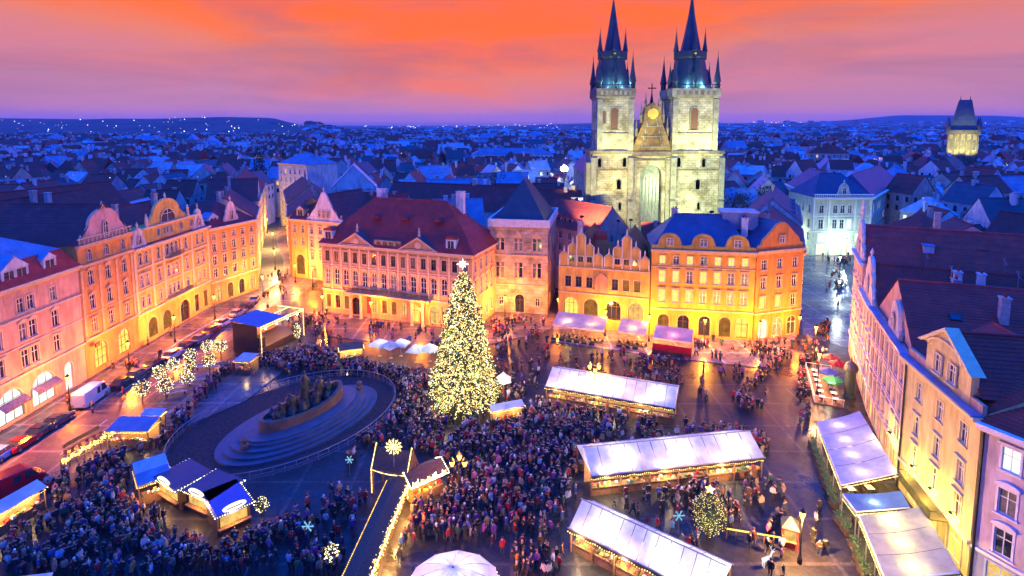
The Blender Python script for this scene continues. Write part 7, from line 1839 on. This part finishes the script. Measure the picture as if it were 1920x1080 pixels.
for px, py, c, nm in ((376, 636, (.25, .26, .28), 'grey car at the kerb ahead of the dark blue car'), (397, 620, (.30, .03, .03), 'wine red car at the kerb before the dark archway'), (462, 575, (.04, .05, .10), 'navy car parked before the apricot corner house'), (232, 718, (.05, .05, .05), 'black car standing in the white lined bays'), (258, 703, (.12, .12, .14), 'graphite car standing at the far end of the white lined bays')):
    vehicle('parked_car', nm, 'car', *vat(px, py), up - .06, c)
vehicle('minibus', 'dark red minibus with pale roof at the lower left edge beside the stall', 'van', *vat(22, 915), math.radians(62), (.40, .012, .03), 6.0, 2.1, 2.4, 'van')
# two handcarts / barriers / signs near the palace
def barrier(label, px0, py0, px1, py1):
    a, b = G(px0, py0), G(px1, py1); n = max(1, int((b - a).length / 2.3)); t = thing('crowd_barrier', label, 'barrier', a, math.atan2(b.y - a.y, b.x - a.x)); L_ = (b - a).length
    r = MB(); r.tube((0, 0, 1.05), (L_, 0, 1.05), .03, n=5); r.tube((0, 0, .2), (L_, 0, .2), .03, n=5); r.build('rail', [STEEL], t)
    m = MB(); m.tube((0, 0, 0), (0, 0, 1.05), .03, n=5); me = m.mesh('upright', [STEEL])
    for k in range(n * 6 + 1): link(me, 'upright', t, (L_ * k / (n * 6), 0, 0))
barrier('steel crowd barrier along the edge of the pale house paving', 1345, 668, 1450, 688)
barrier('steel crowd barrier beside the street, south of the yellow garland', 92, 905, 118, 892)

# ------------------------------------------------------------------ landmarks and lights of the far town
def gate_tower():
    S1 = ashlar('soot dark stone', (.26, .25, .22), .6); S2 = plain('dark gate stone', (.08, .085, .09), .9, .4, 1); RF = metal_roof('gate slate', (.05, .08, .12), 1.5)
    t = thing('gate_tower', 'dark gothic gate tower with truncated steep roof, its middle floodlit yellow', 'tower', (262, 330, 0), -.62)
    b = MB(); b.box(-7, -7, 0, 7, 7, 36); b.build('wall', [S1], t)
    for k in range(6):
        x = -6.6 + 2.64 * k; q = MB(); q.box(x - .4, -7.5, 8, x + .4, -6.95, 36); q.lathe([(.5, 36), (.02, 39)], 5, 0, (x, -7.2)); q.build('pinnacle', [S2], t)
    for k in range(5):
        x = -5.3 + 2.65 * k; q = MB(); q.prism([(x + p, 27 + z) for p, z in arc_pts(1.2, 6, 6)], -7.08, -6.98); q.build('niche', [S2], t)
    b = MB(); b.box(-7.8, -7.8, 36, 7.8, 7.8, 38.4); b.build('gallery', [S2], t)
    b = MB(); p = [(-6.4, 38.4), (6.4, 38.4)]
    b.lathe([(9.2, 38.4), (6.9, 45), (4.2, 55), (4.0, 55.6)], 4, 0, ph=math.pi / 4); b.lathe([(.3, 55.6), (.02, 58.5)], 5, 0, (-2.2, 0)); b.lathe([(.3, 55.6), (.02, 58.5)], 5, 0, (2.2, 0)); b.build('roof', [RF], t)
    tm = MB(); tm.lathe([(1.1, 37), (1.1, 40), (1.3, 40.2), (.05, 46)], 8); me = tm.mesh('turret', [RF])
    for x in (-7, 7):
        for y in (-7, 7): link(me, 'turret', t, (x, y, 0))
    for k in range(2): spot_light('flood_beam', t, (-5 + 10 * k, -20, 22), (-3 + 6 * k, -7, 31), 50000, (1, .85, .22), 55)
gate_tower()
r, d = town_house(196, 352, -.35, 22, 14, 24, 'hip', 5, 2, 0, trnd, 0, 'pale hipped house glowing orange under lamps among the far eastern roofs'); del r['_d']
fl = thing('floodlight', 'street floodlight glaring orange before the far pale hipped house', 'floodlight', (190, 328, 0), 0, 'floodlights in the town')
m = MB(); m.tube((0, 0, 0), (0, 0, 14), .15); m.build('pole', [IRON], fl); m = MB(); m.lathe([(.2, 14), (.7, 14.3), (.7, 14.8), (.1, 15.2)], 10); m.build('lamp_head', [lit('orange lamp', (1, .5, .12), 20, 0)], fl); lamp_light('lamp_light', fl, (0, 0, 15.6), 80000, (1, .45, .1), .5)
fl = thing('floodlight', 'dazzling white floodlight on a mast among the blue roofs left of the church', 'floodlight', (22.5, 243, 0), 0, 'floodlights in the town')
m = MB(); m.tube((0, 0, 0), (0, 0, 22), .18); m.build('pole', [IRON], fl); m = MB(); m.lathe([(.2, 21.6), (1.5, 21.9), (1.5, 23.2), (.3, 24.2)], 12); m.build('lamp_head', [lit('white flood lamp', (.85, .95, 1), 40, 0)], fl); lamp_light('lamp_light', fl, (0, -1.9, 24.8), 30000, (.75, .9, 1), .5)
for i, (x, y, e, c, lab) in enumerate(((-40, 262, 5000, (1, .6, .25), 'street lamp glowing between the roofs beyond the palace'), (140, 262, 6000, (1, .55, .3), 'street lamp glowing before the far end of the green block wing'), (-150, 330, 6000, (1, .55, .25), 'street lamp in the dark western streets'), (-115, 560, 22000, (1, .45, .2), 'lamp mast at the lit river bridge far to the north'), (-175, 585, 22000, (1, .45, .2), 'lamp mast at the far left end of the lit river bridge'), (230, 430, 14000, (1, .6, .35), 'lamp mast on a lit square far beyond the green block'), (330, 520, 18000, (1, .5, .3), 'lamp mast glowing pinkish beside the gate tower'))):
    o = thing('street_lamp', lab, 'street lamp', (x, y, 0), 0, 'lamps in the far streets'); m = MB(); m.tube((0, 0, 0), (0, 0, 13), .12, n=5); m.build('post', [IRON], o)
    m = MB(); m.octa((0, 0, 13.4), .6); m.build('lantern', [lit('far orange lamp', (1, .6, .25), 12, 0)], o); lamp_light('lamp_light', o, (0, 0, 14.5), e, c, .5)
# small lights scattered over the town and the ridge
b = MB(); lr = random.Random(77)
for k in range(1100):
    y = 200 * (32 ** lr.random()); x = lr.uniform(-.95, .95) * y
    if y > 1000 and x < -.27 * y: continue
    z = hill(x, y) + lr.uniform(8, 22); b.octa((x, y, z), .00042 * y * lr.choice((.8, 1, 1, 1.7)) + .02, lr.choices((0, 1, 2), (.5, .25, .25))[0])
for k in range(130):
    y = lr.uniform(1050, 1500); x = -lr.uniform(.3, .95) * y; b.octa((x, y, hill(x, y) + 3), .8 * lr.choice((.7, 1, 1.6)), lr.choice((0, 0, 1)))
stuff(b.build('town_lights', [lit('cool town light', (.75, .85, 1.0), 3.5, 0), lit('warm town light', (1.0, .6, .3), 3.5, 0), lit('white town light', (1, .95, .8), 3.5, 0)]))
# a few dark trees between the roofs
def city_tree(label, x, y, h, cr):
    rnd = random.Random(int(x * 7 + y)); t = thing('tree', label, 'tree', (x, y, 0), 0, 'bare dark trees between the roofs')
    m = MB(); m.tube((0, 0, 0), (0, 0, h * .6), .35, .2); nd = MB(); pts = []
    for k in range(9):
        a = rnd.uniform(0, 6.28); tip = (cr * .8 * math.cos(a), cr * .8 * math.sin(a), h * rnd.uniform(.7, .98)); m.tube((0, 0, h * rnd.uniform(.35, .6)), tip, .14, .03, 5)
        for q in range(60): pts.append((tip[0] + rnd.gauss(0, cr * .28), tip[1] + rnd.gauss(0, cr * .28), tip[2] + rnd.gauss(0, h * .07)))
    m.build('trunk', [DARK_WOOD], t); leaf_cloud(pts, .5, rnd, nd); stuff(nd.build('crown', [plain('dark twigs', (.030, .035, .030), .9, .4, 1)], t))
for lab, x, y, h, cr in (('dark spreading tree beyond the old purple roof behind the palace', -38, 196, 21, 5.5), ('tall slim dark tree beyond the narrow street', -110, 246, 31, 2.6), ('dark tree in a yard beyond the west row', -130, 172, 20, 5), ('second dark tree in a yard beyond the west row', -142, 184, 19, 4.5), ('dark tree beside the church nave', 72, 176, 19, 4.5), ('dark tree in front of the left wing of the green block', 82, 186, 20, 4.5), ('dark tree far behind the stone tower house', -8, 232, 21, 5)):
    city_tree(lab, x, y, h, cr)

# ------------------------------------------------------------------ people
def obj_color_mat():
    m, nt, b = base_mat('coat cloth'); oi = nt.nodes.new('ShaderNodeObjectInfo'); n = _noise(nt, _pos(nt), 7, 3)
    nt.links.new(_mul(nt, oi.outputs['Color'], _ramp(nt, n, [(.3, (.7, .7, .7)), (.7, (1.1, 1.1, 1.1))])), b.inputs['Base Color']); b.inputs['Roughness'].default_value = .85; b.inputs['Specular IOR Level'].default_value = .2; return m
def rand_mat(name, cols, rough=.85):
    m, nt, b = base_mat(name); oi = nt.nodes.new('ShaderNodeObjectInfo'); r = nt.nodes.new('ShaderNodeValToRGB'); r.color_ramp.interpolation = 'CONSTANT'
    e = r.color_ramp.elements
    while len(e) < len(cols): e.new(.5)
    for k, c in enumerate(cols): e[k].position = k / len(cols); e[k].color = (*c, 1)
    nt.links.new(oi.outputs['Random'], r.inputs[0]); nt.links.new(r.outputs[0], b.inputs['Base Color']); b.inputs['Roughness'].default_value = rough; return m
COAT = obj_color_mat(); TROUS = rand_mat('trouser cloth', [(.02, .02, .03), (.03, .04, .08), (.05, .045, .04), (.015, .015, .015), (.06, .07, .10)])
SKIN = rand_mat('skin', [(.38, .21, .14), (.44, .27, .19), (.34, .19, .12), (.24, .13, .08)], .5)
HAIRS = {'dark hair': plain('dark hair', (.025, .016, .012), .5), 'brown hair': plain('brown hair', (.10, .05, .025), .5), 'fair hair': plain('fair hair', (.36, .24, .11), .5)}
HATS = {'white knit hat': plain('white knit', (.65, .63, .6), .9), 'red knit hat': plain('red knit', (.45, .03, .03), .9), 'black hat': plain('black knit', (.02, .02, .022), .9), 'grey hat': plain('grey knit', (.25, .25, .26), .9)}
def person_mesh(pose, level):
    V = []; E = []; Rr = []
    def v(p, r, par=None):
        V.append(p); Rr.append(r if isinstance(r, tuple) else (r, r))
        if par is not None: E.append((par, len(V) - 1))
        return len(V) - 1
    st = {'stand': 0.04, 'walk': .30, 'hold': .05, 'lean': .12}[pose]
    pel = v((0, 0, .95), (.185, .15)); sp = v((0, .0, 1.16), (.19, .15), pel); ch = v((0, -.02 if pose != 'lean' else -.10, 1.37), (.215, .15), sp)
    nk = v((0, -.03 if pose != 'lean' else -.14, 1.50), (.07, .07), ch); hd = v((0, -.04 if pose != 'lean' else -.18, 1.59), (.092, .10), nk); tp = v((0, -.035 if pose != 'lean' else -.18, 1.70), (.085, .095), hd)
    v((0, -.15 if pose != 'lean' else -.29, 1.615), (.018, .02), hd)
    for s in (-1, 1):
        sh = v((s * .20, -.01, 1.40), (.085, .085), ch); sw = s * st
        if pose == 'hold': el = v((s * .27, .03, 1.15), (.07, .07), sh); wr = v((s * .13, -.24, 1.20), (.05, .05), el); v((s * .07, -.30, 1.24), (.04, .045), wr)
        else: el = v((s * .28, .05 + sw * .4, 1.14), (.068, .068), sh); wr = v((s * .27, -.08 - sw * .2 + sw * .5, .92), (.05, .05), el); v((s * .26, -.11 + sw * .4, .83), (.038, .05), wr)
        hp = v((s * .10, 0, .86), (.14, .14), pel); kn = v((s * .11, -sw * .6, .50), (.085, .09), hp); an = v((s * .11, -sw * 1.0 + (.08 if sw < 0 else 0), .10), (.058, .06), kn); v((s * .12, -sw * 1.0 - .15, .045), (.045, .04), an)
    me = bpy.data.meshes.new('skel'); me.from_pydata(V, E, []); o = bpy.data.objects.new('skel', me); COL.objects.link(o)
    md = o.modifiers.new('skin', 'SKIN'); md.use_smooth_shade = True
    for k, r in enumerate(Rr): me.skin_vertices[0].data[k].radius = r
    me.skin_vertices[0].data[0].use_root = True
    if level: ss = o.modifiers.new('sub', 'SUBSURF'); ss.levels = level; ss.render_levels = level
    dg = bpy.context.evaluated_depsgraph_get(); dg.update(); out = bpy.data.meshes.new_from_object(o.evaluated_get(dg)); out.name = 'person'
    bpy.data.objects.remove(o); bpy.data.meshes.remove(me)
    out.materials.clear()
    for m in (COAT, TROUS, SKIN): out.materials.append(m)
    for p in out.polygons:
        c = p.center; hand = (c.z < .89 and abs(c.x) > .21) or (pose == 'hold' and c.y < -.26 and c.z < 1.4)
        p.material_index = 2 if c.z > 1.475 or hand else 1 if c.z < .80 else 0
        p.use_smooth = True
    return out
POSES = ('stand', 'walk', 'hold', 'lean')
PM = {p: person_mesh(p, 1) for p in POSES}; PLOW = {p: person_mesh(p, 0) for p in POSES}
HY = {'stand': -.035, 'walk': -.035, 'hold': -.035, 'lean': -.18}
def head_piece(mat, hat):
    m = MB(); 
    if hat: m.lathe([(.112, 1.63), (.122, 1.68), (.115, 1.75), (.07, 1.81), (.02, 1.83)], 9)
    else: m.lathe([(.06, 1.53), (.105, 1.58), (.112, 1.66), (.112, 1.72), (.08, 1.78), (.02, 1.80)], 9, 0, (0, .018))
    return m.mesh('hat' if hat else 'hair', [mat], True)
HEADM = {**{k: head_piece(m, False) for k, m in HAIRS.items()}, **{k: head_piece(m, True) for k, m in HATS.items()}}
bg = MB(); bg.box(-.15, .14, 1.02, .15, .32, 1.42); bg.box(-.11, .32, 1.06, .11, .37, 1.24); BAGM = {}
BAGS = {'dark': plain('dark nylon', (.03, .03, .05), .7), 'red': plain('red nylon', (.40, .03, .03), .7)}
for k, m_ in BAGS.items(): BAGM[k] = bg.mesh('backpack', [m_])
hb = MB(); hb.box(.26, -.12, .78, .33, .14, 1.0); hb.tube((.29, 0, 1.0), (.22, 0, 1.40), .012, n=4); HANDB = hb.mesh('shoulder_bag', [BAGS['dark']])
# where nobody can stand: the footprints of what is already on the square
BLOCK = []
NOGO = {'market stall', 'market chalet', 'food booth', 'canopy', 'stage', 'shelter', 'kiosk', 'terrace', 'car', 'van', 'column', 'bench', 'awning', 'fence', 'light rope', 'barrier', 'light figure'}
bpy.context.view_layer.update()
for o in list(COL.objects):
    c = o.get('category')
    if c in NOGO:
        lo = [1e9, 1e9]; hi = [-1e9, -1e9]
        for ch in o.children:
            if ch.type != 'MESH': continue
            for q in ch.bound_box:
                p = ch.matrix_local @ Vector(q)
                for i in (0, 1): lo[i] = min(lo[i], p[i]); hi[i] = max(hi[i], p[i])
        if lo[0] < hi[0]: BLOCK.append((o.matrix_world.inverted(), lo, hi))
MONU = (Vector((-31.3, 76.3, 0)), math.radians(50))
def standable(x, y):
    if math.hypot(x - TREE_XY[0], y - TREE_XY[1]) < 4.6: return False
    v = Matrix.Rotation(-MONU[1], 4, 'Z') @ (Vector((x, y, 0)) - MONU[0])
    if (v.x / 16.5) ** 2 + (v.y / 12.3) ** 2 < 1: return False
    for M, lo, hi in BLOCK:
        q = M @ Vector((x, y, 0))
        if lo[0] - .3 < q.x < hi[0] + .3 and lo[1] - .3 < q.y < hi[1] + .3: return False
    return True
prnd = random.Random(42)
AREAS = [([(770, 930), (850, 890), (940, 960), (930, 1025), (800, 1012), (750, 1045)], 110), ([(60, 935), (115, 900), (230, 850), (260, 920), (330, 1000), (400, 1040), (520, 985), (600, 930), (690, 930), (640, 1085), (0, 1085), (0, 1000)], 460),
         ([(250, 850), (300, 830), (330, 780), (420, 690), (445, 690), (360, 780), (335, 860), (330, 900), (300, 860)], 70),
         ([(450, 690), (500, 672), (570, 655), (640, 662), (700, 690), (810, 705), (800, 770), (740, 735), (640, 700), (520, 700)], 330),
         ([(740, 735), (800, 770), (930, 790), (1020, 775), (1100, 800), (1095, 850), (1105, 900), (1060, 960), (1060, 1085), (940, 1085), (930, 1020), (800, 1010), (760, 1050), (720, 1085), (700, 1085), (780, 930), (850, 890), (740, 830), (690, 850), (640, 880)], 600),
         ([(930, 690), (1010, 690), (1020, 780), (930, 800)], 60), ([(1020, 765), (1270, 800), (1440, 820), (1440, 860), (1100, 850), (1030, 830)], 190), ([(1120, 915), (1440, 890), (1470, 930), (1300, 1040), (1180, 1000)], 80), ([(1380, 1030), (1480, 960), (1480, 1085), (1420, 1085)], 16),
         ([(920, 600), (1030, 600), (1030, 690), (930, 690)], 75), ([(1040, 650), (1440, 700), (1480, 665), (1430, 780), (1280, 750), (1020, 690)], 120), ([(1230, 640), (1490, 640), (1480, 690), (1300, 672)], 60), ([(1500, 650), (1560, 600), (1545, 720), (1520, 800), (1600, 1010), (1640, 1085), (1500, 1085), (1490, 830)], 80),
         ([(1540, 480), (1598, 480), (1585, 560), (1545, 600)], 44), ([(20, 815), (330, 612), (400, 600), (200, 770)], 16), ([(520, 600), (620, 590), (660, 625), (640, 650), (560, 650)], 55), ([(660, 605), (890, 630), (890, 660), (680, 640)], 40), ([(500, 520), (540, 510), (560, 590), (490, 580)], 22)]
SPOTS = []; GRID = {}
for poly, n in AREAS:
    W_ = [V2(G(*p)) for p in poly]; lo = [min(p[i] for p in W_) for i in (0, 1)]; hi = [max(p[i] for p in W_) for i in (0, 1)]; k = 0; tries = 0
    # people gather in knots
    seeds = []
    while k < n and tries < n * 60:
        tries += 1
        if seeds and prnd.random() < (.7 if n > 150 else .45):
            s = prnd.choice(seeds); s[2] += 1; seeds = [q for q in seeds if q[2] < 9]; x, y = s[0] + prnd.gauss(0, .62 if n > 150 else .8), s[1] + prnd.gauss(0, .62 if n > 150 else .8)
        else: x, y = prnd.uniform(lo[0], hi[0]), prnd.uniform(lo[1], hi[1])
        if not pip((x, y), W_) or not standable(x, y): continue
        c = (int(x / .55), int(y / .55))
        if any(math.hypot(x - q[0], y - q[1]) < .46 for i in (-1, 0, 1) for j in (-1, 0, 1) for q in GRID.get((c[0] + i, c[1] + j), ())): continue
        GRID.setdefault(c, []).append((x, y)); SPOTS.append((x, y)); k += 1
        if prnd.random() < .22: seeds.append([x, y, 0])
COATS = [('black', (.018, .018, .02), 26), ('navy', (.02, .03, .08), 13), ('charcoal', (.05, .05, .05), 14), ('brown', (.12, .06, .03), 13), ('red', (.50, .03, .03), 11), ('maroon', (.16, .02, .03), 6), ('blue', (.04, .10, .30), 4), ('white', (.62, .60, .58), 5), ('beige', (.40, .28, .16), 7), ('purple', (.15, .05, .22), 4), ('green', (.05, .13, .07), 4), ('pink', (.58, .14, .28), 3), ('orange', (.60, .20, .04), 4), ('sky blue', (.18, .42, .62), 1)]
MARKS = [('by the monument railing', -20, 66), ('by the far monument railing', -24, 94), ('near the giant fir', -7.1, 79.9), ('beside the bright three armed lamp', *at(860, 880)), ('by the round white canopy', -5, 49), ('at the blazing chalet row', *at(725, 1000)), ('at the dark booths', *at(400, 990)), ('by the two tone blue stall', *at(290, 910)), ('at the lowest left stall', *at(70, 960)), ('by the garland fence', *at(165, 870)), ('on the dark paving below the booths', *at(300, 1060)), ('among the lower left crowd', *at(170, 1010)),
         ('near the nativity shelter', nx_, ny_), ('at the icicle light chalet', *at(810, 910)), ('between the shelter and the fir', *at(800, 815)), ('in the middle of the crowd', *at(960, 880)), ('at the tilted long stall', *at(1200, 900)), ('near the west end of the tilted stall', *at(1080, 860)), ('by the pinkish long stall', *at(1060, 1010)), ('by the lit bush', *at(1300, 985)), ('by the red kiosk', *at(1450, 1000)), ('in front of the farther long stall', *at(1120, 780)), ('on the east street', *at(1540, 900)), ('at the snowflake light', *at(577, 1005)), ('on the bottom left edge', *at(40, 1060)), ('beside the amber chain chalet', *at(640, 1010)), ('between the canopy and pinkish stall', *at(1000, 1040))]
SPOTS.sort(key=lambda p: math.hypot(p[0], p[1]) + (30 if not (-20 < project((p[0], p[1], .9))[0] < 1940 and project((p[0], p[1], 1.7))[1] < 1078) else 0))
CROWD = {p: [] for p in POSES}; seen_p = {}
for i, (x, y) in enumerate(SPOTS):
    pose = prnd.choices(POSES, (.45, .28, .2, .07))[0]; rz = prnd.uniform(0, 2 * math.pi); s = prnd.uniform(.88, 1.08) * (.68 if prnd.random() < .06 else 1)
    cn, cc, _ = prnd.choices(COATS, [c[2] for c in COATS])[0]; hat = prnd.random() < .42; hk = prnd.choices(list(HATS), (.12, .22, .40, .26))[0] if hat else prnd.choices(list(HAIRS), (.5, .35, .15))[0]; acc = prnd.choices(('', 'dark backpack', 'red backpack', 'shoulder bag'), (.62, .16, .05, .17))[0]
    if i < 300:
        o = link(PM[pose], 'person', None, (x, y, .0)); o.rotation_euler = (0, 0, rz); o.scale = (s,) * 3; o.color = (*[min(1, c * prnd.uniform(.6, 1.0)) for c in cc], 1)
        f = Vector((math.sin(rz), -math.cos(rz))).dot(Vector((-x, -y)).normalized()); face = 'facing us' if f > .6 else 'seen from behind' if f < -.6 else 'seen from the side'
        mk = min(MARKS, key=lambda m: (m[1] - x) ** 2 + (m[2] - y) ** 2)[0]; who = 'child' if s < .8 else 'person'
        act = {'stand': '', 'walk': ' walking', 'hold': ' with hands together', 'lean': ' leaning forward'}[pose]
        if acc and (pose == 'lean' or len(mk.split()) > 5 or act.count(' ') > 2 or (pose == 'hold' and len(mk.split()) > 4)): acc = ''
        lab = '%s in %s coat, %s%s%s, %s' % (who, cn, hk, ' and ' + acc if acc else '', act, mk)
        alt = lab.replace(', ' + mk, ', %s, %s' % (face, mk))
        for tk in range(14):
            if not seen_p.get(lab): break
            if tk == 0 and len(alt.replace('-', ' ').split()) <= 15: lab = alt; continue
            cn, cc, _ = prnd.choice(COATS); hat = prnd.random() < .42; hk = prnd.choices(list(HATS), (.12, .22, .40, .26))[0] if hat else prnd.choices(list(HAIRS), (.5, .35, .15))[0]; o.color = (*cc, 1)
            lab = '%s in %s coat, %s%s%s, %s' % (who, cn, hk, ' and ' + acc if acc else '', act, mk)
        if len(lab.replace('-', ' ').split()) > 16: lab = lab.replace(' and ' + acc, '') if acc else lab.replace(act, '', 1)
        seen_p[lab] = seen_p.get(lab, 0) + 1
        h = link(HEADM[hk], 'hat' if hat else 'hair', o, (0, HY[pose], 0))
        if acc.endswith('backpack'): link(BAGM[acc.split()[0]], 'backpack', o)
        elif acc: link(HANDB, 'shoulder_bag', o)
        tag(o, lab, 'person', 'people in the market crowd')
    else: CROWD[pose].append((x, y, rz, s, cc, hk, acc))
# the rest of the crowd as one mass
vs = []; fs = []; cols = []; base = 0
for pose, L_ in CROWD.items():
    me = PLOW[pose]; co = np.array([v.co for v in me.vertices]); fa = [list(p.vertices) for p in me.polygons]; mi = [p.material_index for p in me.polygons]
    hm = MB(); hm.lathe([(.06, 1.55), (.115, 1.60), (.12, 1.70), (.08, 1.79), (.02, 1.81)], 6, 0, (0, HY[pose] + .015)); hv = np.array(hm.v); ca = np.concatenate([co, hv]); nf = len(co)
    for x, y, rz, s, cc, hk, acc in L_:
        c, sn = math.cos(rz), math.sin(rz); p = ca * s; q = np.stack([p[:, 0] * c - p[:, 1] * sn + x, p[:, 0] * sn + p[:, 1] * c + y, p[:, 2]], 1); vs.append(q)
        tr = prnd.choice(((.02, .02, .03), (.03, .04, .08), (.05, .045, .04), (.015, .015, .015))); hc = {'dark hair': (.025, .016, .012), 'brown hair': (.1, .05, .025), 'fair hair': (.36, .24, .11), 'white knit hat': (.65, .63, .6), 'red knit hat': (.45, .03, .03), 'black hat': (.02, .02, .02), 'grey hat': (.25, .25, .26)}[hk]
        pal = ([c * .75 for c in cc], tr, (.36, .21, .14))
        for f, m in zip(fa, mi): fs.append([k + base for k in f]); cols.append(pal[m])
        for f in hm.f: fs.append([k + base + nf for k in f]); cols.append(hc)
        base += len(ca)
me = bpy.data.meshes.new('crowd'); me.from_pydata(np.concatenate(vs).tolist(), [], fs)
at_ = me.color_attributes.new('cloth', 'FLOAT_COLOR', 'CORNER'); flat = np.ones((len(me.loops), 4), np.float32)
flat[:, :3] = np.repeat(np.array(cols, np.float32), [len(f) for f in fs], axis=0); at_.data.foreach_set('color', flat.ravel())
m, nt, b = base_mat('crowd cloth'); an = nt.nodes.new('ShaderNodeAttribute'); an.attribute_name = 'cloth'; nt.links.new(an.outputs['Color'], b.inputs['Base Color']); b.inputs['Roughness'].default_value = .85
me.materials.append(m); stuff(link(me, 'crowd'))
for mm_ in PLOW.values(): bpy.data.meshes.remove(mm_)

# ------------------------------------------------------------------ evening haze
b = MB(); b.box(-13400, -400, -3, 13400, 12400, 205)
hm_ = bpy.data.materials.new('evening haze'); hm_.use_nodes = True; nt = hm_.node_tree; nt.nodes.clear()
ho = nt.nodes.new('ShaderNodeOutputMaterial'); pv = nt.nodes.new('ShaderNodeVolumePrincipled'); pv.inputs['Density'].default_value = HAZE; pv.inputs['Color'].default_value = (.60, .76, 1.0, 1); pv.inputs['Anisotropy'].default_value = 0.0
nt.links.new(pv.outputs[0], ho.inputs['Volume'])
stuff(b.build('haze', [hm_]))
